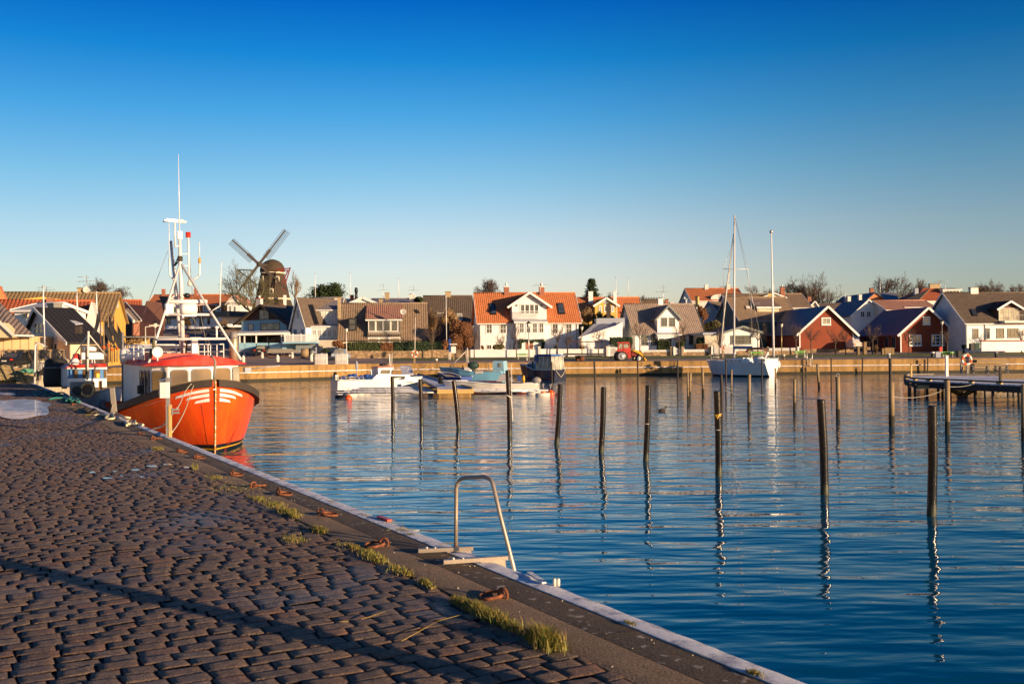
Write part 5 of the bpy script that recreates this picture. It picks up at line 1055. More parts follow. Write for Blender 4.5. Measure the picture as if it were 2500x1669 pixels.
m = M(); panel(m, 968, 650, 1848, 862, 2.57, th=.04); m.build('blue_band', 'bluepaint', wb)
for x0, x1 in ((1105, 1205), (1310, 1460), (1560, 1700), (1790, 1845)):
    m = M(); panel(m, x0, 672, x1, 845, 2.54, th=.03); m.build('window', 'glass_brown', wb)
m = M(); panel(m, 1620, 750, 1690, 850, 2.5, th=.05); m.build('yellow_bucket', 'yellowpaint', wb)
m = M(); panel(m, 960, 608, 1860, 652, 2.4, 0, 3.5); m.build('roof_edge', 'whitegloss', wb)
m = M(); a, b, c, d = OC(905, 632, 2.35), OC(1865, 606, 2.35), OC(1830, 528, 2.6), OC(1010, 560, 2.6); m.poly([a, b, c, d], H2.af * 3.3); m.build('roof', 'redpaint', wb)
# faded name on the roof edge
def text3d(s, p0, right, up, size, mname, parent, name='lettering', ext=.004):
    cu = bpy.data.curves.new('lettering', 'FONT'); cu.body = s; cu.size = size; cu.extrude = ext; cu.align_x = 'CENTER'; cu.align_y = 'CENTER'
    o = bpy.data.objects.new('tmp', cu); COL.objects.link(o); bpy.context.view_layer.update(); dg = bpy.context.evaluated_depsgraph_get(); me = bpy.data.meshes.new_from_object(o.evaluated_get(dg)); bpy.data.objects.remove(o)
    r = Vector(right).normalized(); u = Vector(up).normalized(); n = r.cross(u); m = M()
    m.add([Vector(p0) + r * v.co.x + u * v.co.y + n * v.co.z for v in me.vertices], [tuple(p.vertices) for p in me.polygons]); return m.build(name, mname, parent)
text3d('ARHOLK', OC(1545, 583, 2.33) - H2.af * .02, OC(1700, 580, 2.35) - OC(1400, 585, 2.35), (0, 0, 1), .16, 'darkred', wb)
m = M(); m.cbox(OC(1200, 1120, .9), (.62, .7, .72), ax=H2.sd); m.build('net_hauler_box', 'greyplastic', wb)
m = M(); c = OC(1400, 1120, .55); m.lathe(c, [(.36, .0), (.38, .02), (.38, .06), (.24, .07), (.22, -.3), (0, -.3)], 20, axis=-H2.af + H2.sd * .35); m.build('hauler_drum', 'brass', wb)
m = M(); m.lathe(c, [(.22, .045), (.2, -.25), (0, -.25)], 20, axis=-H2.af + H2.sd * .35); m.build('drum_hole', 'black', wb)
m = M(); m.lathe(OC(1200, 1130, .5), [(.0, .0), (.18, .03), (.2, .2)], 14, axis=-H2.af - H2.sd * .3); m.build('hauler_motor', 'black', wb)
m = M(); m.tube([OC(1410, 900, 1.5), OC(1440, -200, 1.5), OC(900, -3600 / 4.0, 1.5)][:2], .05, 8); m.build('mast', 'offwhite', wb)
m = M(); m.tube([OC(1390, 780, 1.3), OC(1382, 150, 1.3)], .04, 8); m.build('fore_post', 'darkwood', wb)
m = M(); m.lathe(OC(1465, 250, 2.6) - Vector((0, 0, 0)), [(.26, 0), (.3, .03), (.3, .16), (.22, .22), (0, .24)], 18); m.build('radar_dome', 'whitegloss', wb)
m = M(); m.cbox(OC(1525, 355, 2.9), (.95, .35, .32), ax=H2.sd); [m.tube([OC(x, 400, 2.9), OC(x2, 520, 2.9)], .025, 5) for x, x2 in ((1430, 1440), (1520, 1520), (1560, 1585))]; m.build('radar_box', 'whitegloss', wb)
m = M(); m.sph(OC(1140, 500, 3), (.2, .2, .2), 10); m.build('white_fender', 'whitegloss', wb); m = M(); c = OC(1165, 420, 3.2); m.lathe(c - Vector((0, 0, .35)), [(.16, 0), (.2, .2), (.16, .55), (.1, .6)], 10); m.build('red_fender', 'redpaint', wb)
m = M(); [m.tube([OC(Z_[0], Z_[1], 1.6), OC(Z_[2], Z_[3], 2.8)], .03, 5) for Z_ in ((1440, -140, 990, 540), (1440, -140, 1840, 350))]; m.build('stay', 'offwhite', wb)
m = M(); panel(m, 1240, 910, 1560, 1140, 2.0, th=.04); m.build('front_locker', 'boatwhite', wb)
for x0, y0, x1, y1 in ((1500, 940, 1580, 1135), (1665, 915, 1745, 1120)): 
    m = M(); panel(m, x0, y0, x1, y1, 1.95, th=.03); m.build('side_window', 'glass_brown', wb)
m = M(); panel(m, 835, 1030, 960, 1095, .45, th=.03); panel(m, 870, 1030, 890, 1095, .43, 1, .02); panel(m, 835, 1055, 960, 1070, .43, 1, .02); m.build('flag_emblem', ['swedblue', 'yellowpaint'], wb)
m = M()
for dx in (-.5, .5): m.lathe(OC(640, 800, .6) + H2.sd * 0 + Vector((0, 0, -.3)), [(.5, -.4), (.55, 0), (.5, .5)], 14)
# barrels and crates by the quay beside the white boat
def at_(x, y, d, zf=ZA): return U(*zf(x, y), d)
t = thing('round_tank', G(*ZA(700, 1060), 1.6), 'black round rubber tank beside the white fishing boat', 'tank'); c = G(*ZA(715, 1050), 1.6)
m = M(); m.lathe(c, [(.55, 0), (.6, .3), (.58, .9), (.5, 1.3), (.3, 1.42), (0, 1.42)], 16); m.build('body', 'rubber', t); m = M(); m.torus(c + Vector((0, 0, .95)), (0, 0, 1), .59, .03); m.build('rim', 'greyplastic', t)
c = G(*ZA(560, 1010), 1.6); m = M(); m.cbox(c + Vector((0, 0, .52)), (.5, .4, 1.0), ax=(1, .3, 0)); m.cbox(c + Vector((0, 0, 1.05)), (.54, .44, .06), ax=(1, .3, 0)); tag(m.build('cream_locker', 'cream'), 'cream plastic locker between the teal rope post and the black tank', 'locker')
# ---------------------------------------------------------------- generic small boats
def mini(name, label, cat, bow, stern, beam, z0, z1, hullm, railm, deckm='offwhite', wl='bottom', rake=.5, full=1.0, slim=1.0):
    bow = Vector((bow[0], bow[1], 0)); stern = Vector((stern[0], stern[1], 0)); L = (stern - bow).length; af = (stern - bow) / L; sd = Vector((-af.y, af.x, 0)); b = beam / 2
    st = [(0, .03, .02, z0), (L * .06, b * .35, b * .15, z0 * .97), (L * .15, b * .62, b * .36, z0 * .9 + z1 * .1), (L * .3, b * .88, b * .68, z0 * .6 + z1 * .4), (L * .5, b, b * .88, z1 * 1.02), (L * .8, b * .97 * full, b * .88 * slim, z1), (L, b * .84 * full, b * .74 * slim ** 2, z1 * 1.03)]
    h = Hull(bow, af, sd, st, rake=rake, keel=-.2); t = thing(name, h.P(L * .5, 0, 0), label, cat); h.shell(t, hullm, wl=wl, deckm=deckm, inner=.2); h.rail(t, railm, r=.05, name='gunwale'); h.L = L; return h, t
# white cabin cruiser left of the pontoon: bow at the pontoon
Bw, St = G(*ZE(1715, 690), 0), G(*ZE(60, 740), 0); Bw = (Bw.x, St.y + 3.0, 0); St = (St.x + .3, St.y - .2, 0)
h, t = mini('cabin_cruiser', 'white cabin cruiser with small wheelhouse lying at the left side of the pontoon', 'motorboat', Bw, St, 2.4, 1.0, .85, 'whitegloss', 'whitegloss', 'whitegloss', 'navy')
def HP(h, zf, x, y, a=0.0): return RP(*zf(x, y), h.o + h.sd * a, h.sd)
def hpoly(h, t, zf, pts, a0, a1, name, mname):
    P = [HP(h, zf, x, y, a0) for x, y in pts]; m = M(); m.poly(P, h.sd * (a1 - a0)); return m.build(name, mname, t)
sgn = 1 if h.sd.y > 0 else -1
hpoly(h, t, ZE, [(730, 560), (850, 520), (900, 470), (940, 425), (1560, 425), (1600, 490), (1710, 520), (1700, 560)], -sgn * .95, sgn * .95, 'cabin_top', 'whitegloss')
hpoly(h, t, ZE, [(968, 430), (962, 300), (1265, 285), (1240, 345), (1205, 430)], -sgn * .75, sgn * .75, 'wheelhouse', 'whitegloss')
hpoly(h, t, ZE, [(1005, 408), (1030, 332), (1200, 332), (1185, 408)], -sgn * .79, -sgn * .76, 'window', 'glass'); hpoly(h, t, ZE, [(1212, 400), (1230, 335), (1255, 330), (1235, 400)], -sgn * .79, -sgn * .76, 'window', 'glass')
hpoly(h, t, ZE, [(1200, 530), (1215, 452), (1485, 452), (1470, 515)], -sgn * .99, -sgn * .96, 'window', 'glass'); hpoly(h, t, ZE, [(960, 300), (965, 280), (1270, 262), (1270, 288)], -sgn * .85, sgn * .85, 'wheelhouse_roof', 'redpaint')
m = M()
for y in (465, 505): m.tube([HP(h, ZE, 170, y + 10, -sgn * .9), HP(h, ZE, 690, y + 2, -sgn * .9)], .02, 5)
for x in (180, 260, 350, 430, 520, 600, 690): m.tube([HP(h, ZE, x, 545, -sgn * .9), HP(h, ZE, x, 465, -sgn * .9)], .02, 5)
m.build('stern_rail', 'steel', t); hpoly(h, t, ZE, [(150, 545), (150, 430), (205, 430), (210, 545)], -sgn * .5, sgn * .3, 'stern_box', 'offwhite')
hpoly(h, t, ZE, [(825, 465), (808, 345), (835, 335), (870, 440)], -.1, .1, 'fin', 'whitegloss')
m = M(); [m.sph(HP(h, ZE, x, y, 0), (.28, .3, .16), 8) for x, y in ((430, 450), (500, 440), (640, 470), (740, 450), (560, 500), (300, 480))]; m.build('gear_pile', 'swedblue', t)
m = M(); m.tube([HP(h, ZE, 1300, 430), HP(h, ZE, 1310, 285), HP(h, ZE, 1550, 285), HP(h, ZE, 1500, 425)], .02, 5); m.tube([HP(h, ZE, 1265, 290), HP(h, ZE, 1560, 285)], .02, 5); m.build('bow_rail', 'steel', t)
m = M(); m.tube([HP(h, ZE, 1190, 270), HP(h, ZE, 1180, 40)], .05, 6); m.build('mast', 'boatwhite', t); m = M(); m.tube([HP(h, ZE, 1222, 275), HP(h, ZE, 1232, 10)], [.03, .015], 6); m.build('antenna', 'whitegloss', t)
m = M(); [m.sph(HP(h, ZE, x, y, .2), (.28, .2, .1), 8) for x, y in ((1040, 235), (1090, 228))]; m.build('roof_gear', 'black', t)
m = M(); m.tube([HP(h, ZE, 555, 470), HP(h, ZE, 553, 330)], .04, 6); m.sph(HP(h, ZE, 553, 250), (.12, .05, .4), 8); m.build('marker', 'bluegrey', t)
# blue wooden boat
P0, P1 = G(*ZF(190, 515), 0), G(*ZF(1190, 520), 0)
h, t = mini('blue_boat', 'pale blue wooden fishing boat with little cabin, net drum and thin mast behind the pontoon', 'fishing boat', (P0.x * .94, 101, 0), (P1.x * .94, 99, 0), 2.2, 1.45, 1.0, 'cyanpaint', 'skyblue', 'greyplastic')
g_ = 1 if h.sd.y > 0 else -1
hpoly(h, t, ZF, [(990, 440), (985, 225), (1010, 210), (1165, 215), (1180, 430)], -g_ * .6, g_ * .6, 'cabin', 'skyblue'); hpoly(h, t, ZF, [(1085, 315), (1088, 250), (1130, 245), (1135, 315)], -g_ * .65, -g_ * .62, 'cabin_window', 'glass_pale')
m = M(); c = HP(h, ZF, 395, 395); m.lathe(c - Vector((.75, .1, 0)), [(.62, 0), (.62, .05), (.28, .06), (.28, 1.25), (.62, 1.26), (.62, 1.32)], 18, axis=(1, .15, 0)); m.build('net_drum', 'black', t)
m = M(); m.tube([HP(h, ZF, 575, 400), HP(h, ZF, 560, -10)], .05, 6); m.tube([HP(h, ZF, 540, 300), HP(h, ZF, 545, 0)], .025, 5); m.tube([HP(h, ZF, 230, 350), HP(h, ZF, 530, 55)], .035, 6); m.build('mast', 'offwhite', t)
m = M(); m.sph(HP(h, ZF, 660, 290), (.6, .4, .4), 12); m.build('green_cover', 'darkgreen', t); hpoly(h, t, ZF, [(500, 410), (510, 320), (590, 320), (610, 410)], -.3, .3, 'winch_box', 'boatwhite')
hpoly(h, t, ZF, [(690, 430), (690, 382), (820, 382), (820, 425)], -g_ * 1.13, -g_ * 1.1, 'painted_panel', 'offwhite')
for q in ([(995, 370), (1000, 500)], [(905, 240), (920, 300), (925, 370)], [(1120, 420), (1120, 240)]): m = M(); m.tube([HP(h, ZF, *w) for w in q], .03, 5); m.build('deck_post', 'offwhite', t)
# dark blue rowing boat beyond the pontoon
P0, P1 = G(*ZF(95, 585), 0), G(*ZF(530, 600), 0)
h, t = mini('dark_blue_boat', 'small dark blue open boat beside the pontoon, bow to the left', 'rowing boat', (P0.x, P0.y + 2, 0), (P1.x, P0.y - 1, 0), 1.7, 1.0, .6, 'swedblue', 'offwhite', 'wood')
P0, P1 = G(*ZF(430, 640), 0), G(*ZF(1700, 650), 0)
h, t = mini('grey_motorboat', 'pale grey open motorboat with white tent cover and outboard motor right of the pontoon', 'motorboat', (P0.x, 73.5, 0), (P1.x, 73, 0), 2.1, .95, .7, 'offwhite', 'whitegloss', 'greyplastic')
g_ = 1 if h.sd.y > 0 else -1
hpoly(h, t, ZF, [(1045, 560), (1130, 432), (1200, 440), (1330, 560)], -g_ * .9, g_ * .9, 'tent_cover', 'tarp')
m = M(); c = HP(h, ZF, 1730, 540); m.sph(c, (.34, .22, .26), 12); m.cbox(c - Vector((-.15, 0, .4)), (.2, .18, .7)); m.build('outboard_motor', 'greyplastic', t)
m = M(); c = HP(h, ZF, 1510, 520); m.sph(c, (.1, .1, .3), 8); m.build('yellow_can', 'yellowpaint', t); m = M(); m.cbox(HP(h, ZF, 1435, 505), (.3, .05, .4)); m.build('blue_seat', 'swedblue', t)
# navy boat with blue canopy: bow away to the left, stern towards the viewer
sp = G(*ZF(2110, 525), 0); h, t = mini('canopy_boat', 'dark navy motorboat with bright blue canopy and clear side curtains, moored at the far quay', 'motorboat', (sp.x - 3.7, sp.y + 4.2, 0), (sp.x + .1, sp.y, 0), 2.4, 1.6, 1.0, 'navy', 'whitegloss', 'offwhite', rake=.6, full=.75)
P = lambda s_, a, z: h.P(s_, a, z); L = h.L
m = M(); m.add([P(L * .14, -.4, 1.2), P(L * .14, .4, 1.2), P(L * .52, .85, 1.0), P(L * .52, -.85, 1.0), P(L * .18, -.3, 1.7), P(L * .18, .3, 1.7), P(L * .52, .7, 1.9), P(L * .52, -.7, 1.9)], [(4, 5, 6, 7), (0, 1, 5, 4), (1, 2, 6, 5), (2, 3, 7, 6), (3, 0, 4, 7)]); m.build('cabin', 'skyblue', t)
m = M(); [m.cbox(P(L * k, sg * (.47 + (k - .2) * 1.15), 1.45), (.12, .06, .26), ax=h.af + h.sd * sg * .2) for sg in (-1, 1) for k in (.24, .32, .40)]; m.build('porthole', 'glass_dark', t)
m = M(); m.add([P(L * .52, -.95, 1.0), P(L * .52, .95, 1.0), P(L * .52, .85, 2.5), P(L * .52, -.85, 2.5), P(L * .94, -.9, 1.0), P(L * .94, .9, 1.0), P(L * .92, .8, 2.4), P(L * .92, -.8, 2.4)], [(0, 1, 2, 3), (4, 7, 6, 5), (1, 5, 6, 2), (0, 3, 7, 4)]); m.build('side_curtain', 'glass_pale', t)
m = M(); m.cbox(P(L * .72, 0, 2.5), (L * .46, 2.0, .12), ax=h.af); m.cbox(P(L * .7, 0, 2.6), (L * .38, 1.5, .1), ax=h.af); m.cbox(P(L * .53, 0, 2.2), (.5, 1.95, .6), ax=h.af); m.build('canopy', 'canopyblue', t)
m = M(); [m.tube([P(L * .945, a, 1.0), P(L * .925, a * .92, 2.45)], .045, 5) for a in (-.9, -.3, .3, .9)]; [m.tube([P(L * k, a, 1.0), P(L * k, a * .9, 2.45)], .045, 5) for k in (.62, .72, .84) for a in (-.97, .97)]; m.build('canopy_frame', 'whitegloss', t)
m = M(); m.tube([P(L * 1.01, -.7, .95), P(L * 1.02, -.3, .5), P(L * 1.02, 0, .25), P(L * 1.02, .3, .5), P(L * 1.01, .7, .95)], .03, 5); m.build('stern_rope', 'rope', t); m = M(); m.sph(h.S(L * .9, .5, 1 if h.sd.x > 0 else -1, .15), (.12, .12, .3), 8); m.build('fender', 'whitegloss', t)
# sailboat, stern towards the viewer
stn, bwp = G(*ZG(1800, 1290), 0), G(*ZG(320, 1270), 0)
ax = Vector((bwp.x - stn.x, 6.6, 0)); 
h, t = mini('sailboat', 'white sailboat with bare mast moored at the far quay, hull shaded on its left side', 'sailboat', (stn.x + ax.x - .9, 112.8, 0), (stn.x, 106.6, 0), 3.4, 1.75, 1.5, 'whitegloss', 'whitegloss', 'offwhite', 'navy', rake=.9, full=.9, slim=.6)
g_ = -1 if h.sd.x > 0 else 1
m = M(); P = h.P; L = h.L
m.add([P(L * .2, -.4, 1.45), P(L * .2, .4, 1.45), P(L * .62, .95, 1.4), P(L * .62, -.95, 1.4), P(L * .24, -.3, 1.85), P(L * .24, .3, 1.85), P(L * .6, .8, 2.05), P(L * .6, -.8, 2.05)], [(4, 5, 6, 7), (0, 1, 5, 4), (1, 2, 6, 5), (2, 3, 7, 6), (3, 0, 4, 7)]); m.build('coachroof', 'whitegloss', t)
m = M()
for sg in (-1, 1):
    for k in (.3, .38, .46, .54): m.cbox(P(L * k, sg * (.42 + (k - .2) * 1.15), 1.7), (.32, .04, .1), ax=h.af + h.sd * sg * .13)
m.build('porthole', 'glass_dark', t)
m = M(); m.sph(P(L * .8, 0, 1.75), (.75, .75, .5), 12); m.cbox(P(L * .93, 0, 1.7), (1.0, 2.3, .5), ax=h.af); m.build('cockpit', 'whitegloss', t)
m = M(); mt = U(*Z7(332, 92), 110.5); mb = U(*Z7(328, 1330), 110.5); m.tube([mb, mt], [.12, .085], 8); ms = m.build('mast', 'mast', t); mb2 = mb
m = M(); m.tube([U(*Z7(235, 556), 110.5), U(*Z7(335, 562), 110.5), U(*Z7(450, 557), 110.5)], .035, 5); m.build('spreader', 'mast', ms)
m = M(); m.beam(U(*ZG(690, 365), 110.3), U(*ZG(1275, 368), 109), .28, .34); m.build('boom', 'bluegrey', ms)
m = M(); [m.tube(q, .018, 4) for q in ([U(*Z7(330, 255), 110.5), U(*Z7(215, 1215), 112.4)], [mt, U(*Z7(450, 557), 110.5), U(*Z7(500, 1340), 109)], [mt, U(*Z7(600, 1340), 107)], [U(*Z7(335, 300), 110.5), U(*Z7(235, 556), 110.5), U(*Z7(245, 1340), 110.5)])]; m.build('rigging', 'steel', ms)
m = M(); m.tube([U(*Z7(322, 255), 110.6), U(*Z7(258, 780), 111.6), U(*Z7(212, 1225), 112.4)], [.035, .09, .1], 8); m.build('furled_sail', 'offwhite', ms)
m = M(); m.tube([U(*ZG(1080, 510), 108.6), U(*ZG(1120, 440), 108.6), U(*ZG(1250, 400), 108.6), U(*ZG(1500, 395), 108), U(*ZG(1750, 435), 107.6)], .14, 6); m.build('spray_hood', 'brownwood', t)
m = M(); m.tube([U(*ZG(1085, 530), 108.6), U(*ZG(1200, 720), 108.6)], .03, 5); m.tube([U(*ZG(1160, 560), 108.6), U(*ZG(1230, 730), 108.6)], .03, 5); m.build('hood_frame', 'steel', t)
m = M(); m.beam(U(*ZG(1625, 810), 107.5), U(*ZG(1775, 515), 107.5), .17); m.build('stern_arm', 'whitegloss', t)
m = M()
for z in (2.05, 2.35): m.tube([P(L * .99, 1.3, z), P(L * .99, -1.3, z)], .02, 5)
for a in (-1.3, -.5, .5, 1.3): m.tube([P(L * .99, a, 1.5), P(L * .99, a, 2.35)], .02, 5)
for z in (2.1, 2.4): m.tube([P(L * .06, .5, z), P(-.3, 0, z), P(L * .06, -.5, z)], .02, 5)
for a, s_ in ((.5, L * .06), (-.5, L * .06), (0, -.2)): m.tube([P(s_, a, 1.6), P(s_, a, 2.4)], .02, 5)
m.build('pulpit_rail', 'steel', t); m = M(); m.sph(P(L * .97, 1.55, 1.3), (.16, .16, .45), 8); m.build('fender', 'whitegloss', t)
# ================================================================== POSTS, PIERS AND QUAY THINGS
ORD = ['leftmost', 'second from the left', 'third from the left', 'fourth from the left', 'fifth from the left', 'sixth from the left', 'seventh from the left', 'eighth from the left', 'ninth from the left', 'tenth from the left', 'eleventh from the left', 'twelfth from the left', 'thirteenth from the left', 'fourteenth from the left', 'fifteenth from the left', 'sixteenth from the left', 'seventeenth from the left', 'eighteenth from the left']
t = NT('blackpole'); o = t.co('Object'); t.b.inputs['Roughness'].default_value = .28
c = t.mix(t.ramp(t.noise(t.mapping(o, (3, 3, .6)), 3, 4), .4, .7), (0.005, 0.0045, 0.0045), (0.014, 0.011, 0.009)); z = t.node('ShaderNodeSeparateXYZ', i0=o).outputs[2]; k = t.math('SUBTRACT', 1.0, t.ramp(t.math('ADD', z, t.math('MULTIPLY', t.noise(o, 9, 3), .25)), .18, .42)); c = t.mix(k, c, (0.035, 0.04, 0.016)); c = t.mix(t.math('MULTIPLY', t.ramp(t.noise(t.mapping(o, (30, 30, 1.2)), 1, 3), .62, .7), .2), c, (0.10, 0.09, 0.08))
c = t.mix(t.ramp(t.noise(o, 13, 2), .74, .76), c, (0.5, 0.48, 0.44)); t.n.links.new(t.math('ADD', .2, t.math('MULTIPLY', k, .4)), t.b.inputs['Roughness'])
t.n.links.new(c, t.b.inputs['Base Color']); t.n.links.new(t.bump(t.noise(o, 6, 3), .004), t.b.inputs['Normal']); MATS['blackpole'] = t.m
def post(zf, bx, by, tx, ty, w, label, mname='blackpole', name='mooring_pole', cat='pole', group='black mooring poles standing in the harbour', wet=None, n=16, zb=0.0, extra=None):
    b = G(*zf(bx, by), zb); tp = U(*zf(tx, ty), b.y); r = w / zf(1, 0)[0] if False else w
    sc0 = zf(1, 0)[0] - zf(0, 0)[0]; r = w * sc0 / 2 * b.y / FPX; t = thing(name, b, label, cat, group)
    dn = b + (b - tp) * (1.2 / (tp - b).length); m = M()
    if wet:
        q = b + (tp - b) * (wet / (tp - b).length); m.tube([q, tp], r, n); m.build('shaft', mname, t); m = M(); m.tube([dn, q], r * 1.01, n); m.build('wet_foot', 'weed', t)
    else:
        m.tube([dn, b + (tp - b) * .5 + Vector((r * .25, 0, 0)), tp], r, n, caps=False); m.build('shaft', mname, t); m = M(); m.lathe(tp, [(r, -.004), (r * 1.03, .0), (r * .98, .018), (r * .6, .03), (0, .032)], n, axis=tp - b); m.build('cap', 'black', t)
    return t, b, tp, r
BP = [(ZP, 163, 450, 161, 168, 25), (ZP, 360, 483, 352, 187, 27), (ZP, 613, 518, 582, 197, 31), (ZP, 962, 575, 950, 127, 32), (ZP, 1283, 628, 1309, 220, 35), (ZP, 1587, 684, 1605, 243, 38), (ZP, 1892, 742, 1911, 232, 40),
      (ZQ, 104, 583, 98, 188, 33), (ZQ, 605, 672, 590, 228, 39), (ZQ, 1111, 772, 1117, 258, 44)]
XT = ['smallest and leftmost', 'second from the left', 'leaning to the left, third from the left', 'tall, with a white rope tied round it', 'slanting to the right, fifth from the left', 'sixth from the left', 'seventh from the left, thin cord round it', 'with a torn yellow strap near the top', 'second from the right', 'thickest and nearest, rightmost']
PB = []
for p, s_ in zip(BP, XT):
    t, b, tp, r = post(*p, 'black round mooring pole ' + s_); PB.append((t, b, tp, r))
t, b, tp, r = PB[3]; q = b.lerp(tp, .62); m = M(); m.torus(q, (tp - b) + Vector((1.2, 0, 0)), r * 1.35, .02, sy=1.0); m.tube([q + Vector((r, -.02, .02)), q + Vector((r * 1.5, -.02, .7)), q + Vector((r * 1.25, 0, 1.2))], .015, 5); m.tube([q + Vector((r, -.05, 0)), q + Vector((r * 1.7, -.05, -.7)), q + Vector((r * 1.9, -.05, -.95)), q + Vector((r * 1.6, -.05, -.6)), q + Vector((r * 1.4, -.05, .2))], .015, 5); m.build('rope_loop', 'offwhite', t)
t, b, tp, r = PB[7]; q = b.lerp(tp, .72); m = M(); m.torus(q, tp - b, r * 1.03, .012, m=5); m.face([q + Vector((-r * .9, -r * .7, .03)), q + Vector((-.02, -r * 1.3, -.09)), q + Vector((r * .3, -r * 1.2, 0)), q + Vector((r * 1.3, -r * .6, .06)), q + Vector((r * .2, -r * 1.25, .04))]); m.build('yellow_strap', 'yellowpaint', t); m = M(); m.torus(b.lerp(tp, .55), tp - b, r * 1.02, .007, m=5); m.build('cord', 'offwhite', t)
t, b, tp, r = PB[6]; m = M(); m.torus(b.lerp(tp, .50), tp - b, r * 1.03, .01, m=5); m.build('cord', 'offwhite', t)
t, b, tp, r = PB[9]; m = M(); [m.sph(b.lerp(tp, k) + Vector((r * .85, -r * .5, 0)), .012, 6) for k in (.85, .77)]; m.build('bolt', 'steel', t)
WP = [(ZI, 180, 570, 176, 222, 22, 'first of a touching pair, left'), (ZI, 195, 510, 205, 225, 32, 'thicker one of a touching pair'), (ZI, 345, 475, 340, 170, 28, 'with black foot left of the sailboat'), (ZI, 658, 458, 660, 190, 20, 'thin and grey in front of the sailboat hull'),
      (ZI, 850, 645, 855, 240, 36, 'sturdy, in front of the sailboat stern'), (ZI, 1143, 405, 1143, 172, 20, 'thin, right of the sailboat stern'), (ZI, 1353, 650, 1355, 297, 31, 'short, below the green bench'), (ZI, 1625, 390, 1605, 125, 27, 'leaning to the left near the quay ladder'),
      (ZI, 1835, 735, 1830, 265, 48, 'thick and square topped, with a small ring on top'), (ZH, 950, 1560, 945, 640, 86, 'nearest and thickest, in front of the jetty'), (ZQ, 925, 352, 923, 140, 26, 'tall, left of the jetty tip'), (ZH, 2275, 1690, 2268, 700, 80, 'cut by the right edge of the photo')]
for k, p in enumerate(WP):
    t, b, tp, r = post(*p[:6], 'weathered wooden mooring post ' + p[6], 'wood', 'wooden_post', 'post', 'wooden mooring posts', wet=.45 if k != 3 else .1, n=12)
    if k == 8: m = M(); m.torus(tp + Vector((0, 0, .06)), (0, 1, .2), .07, .012); m.build('ring', 'steel', t)
post(ZI, 550, 640, 545, 250, 30, 'dark tarred wooden post behind the strapped black pole', 'darkwood', 'wooden_post', 'post', 'wooden mooring posts', n=12)
TP = [(ZI, 65, 450, 63, 85, 16, 'left of the paired wooden posts'), (ZI, 598, 475, 596, 80, 18, 'in front of the sailboat bow'), (ZI, 993, 405, 995, 75, 16, 'in front of the sailboat stern'), (ZI, 1445, 385, 1445, 75, 15, 'left of the quay ladder'),
      (ZI, 1758, 375, 1757, 65, 16, 'right of the quay ladder'), (ZI, 2098, 365, 2103, 60, 17, 'before the red boathouse'), (Z6, 241, 1320, 235, 1025, 20, 'under the tractor trailer'), (Z6, 727, 1440, 722, 1012, 17, 'under the tractor front wheel'), (ZQ, 917, 250, 917, 30, 15, 'behind the tall wooden post'),
      (Z8, 888, 1190, 893, 1020, 14, 'behind the jetty tip'), (ZF, 1665, 520, 1660, 225, 24, 'in front of the canopy boat, left'), (ZF, 1985, 730, 1980, 235, 22, 'in front of the canopy boat, right')]
for p in TP: post(*p[:6], 'slim dark steel mooring pole ' + p[6], 'darkwood', 'steel_pole', 'pole', 'slim steel poles by the far quay', n=8)
m = M()
def sag(a, b, k, n=8): return [a.lerp(b, i / n) - Vector((0, 0, k * 4 * (i / n) * (1 - i / n))) for i in range(n + 1)]
def line(zf, x0, y0, y0d, x1, y1, y1d, label, k=.12, r=.014):
    a, b = U(*zf(x0, y0), y0d), U(*zf(x1, y1), y1d); m = M(); m.tube(sag(a, b, k), r, 4); tag(m.build('mooring_line', 'offwhite'), label, 'rope', 'ropes strung between the posts')
dw = lambda zf, x, y: G(*zf(x, y), 0).y
d1, d2, d3, d4 = dw(ZI, 195, 510), dw(ZI, 850, 645), dw(ZI, 550, 640), dw(ZI, 1353, 650)
line(ZI, 215, 325, d1, 535, 372, d3, 'pale rope from the paired wooden posts to the dark tarred post'); line(ZI, 560, 400, d3, 845, 478, d2, 'pale rope from the dark tarred post to the sturdy post')
line(ZI, 560, 372, d3, 845, 402, d2, 'upper pale rope between tarred post and sturdy post'); line(ZI, 870, 455, d2, 1345, 487, d4, 'pale rope from the sturdy post to the short post', .05); line(ZI, 1368, 488, d4, 1640, 505, 30, 'pale rope running from the short post behind the black pole', .05)
line(ZH, 0, 915, dw(ZH, 0, 1300), 880, 795, 60, 'thin rope from the tall wooden post to the nearest wooden post', .2, .01); line(ZH, 0, 640, 75, 205, 600, 73, 'thin rope reaching the jetty tip', .1, .01); line(ZH, 990, 740, 52, 1500, 660, 62, 'thin rope from the nearest wooden post to the jetty', .1, .01)
# ---------------------------------------------------------------- jetty on the right
t = thing('jetty', G(*ZH(900, 900), 0), 'wooden jetty on piles with frosted deck, reaching in from the right', 'jetty')
NE = [G(*ZH(x, y), .95) for x, y in ((205, 575), (225, 600), (330, 625), (560, 640), (820, 648), (1250, 668), (1700, 690), (2290, 712), (3200, 745))]
FE = [G(*ZH(x, y), .95) for x, y in ((3200, 562), (2290, 553), (1500, 550), (700, 547), (300, 552), (225, 562))]
m = M(); m.poly(NE + FE, (0, 0, -.07)); m.build('deck', 'frost', t)
def ribbon(pts, z0, z1, th, name, mname, par, inset=0.0):
    m = M()
    for a, b in zip(pts, pts[1:]): m.cbox(((a.x + b.x) / 2, (a.y + b.y) / 2 + inset, (z0 + z1) / 2), ((b - a).length + .02, th, z1 - z0), ax=Vector((b.x - a.x, b.y - a.y, 0)))
    return m.build(name, mname, par)
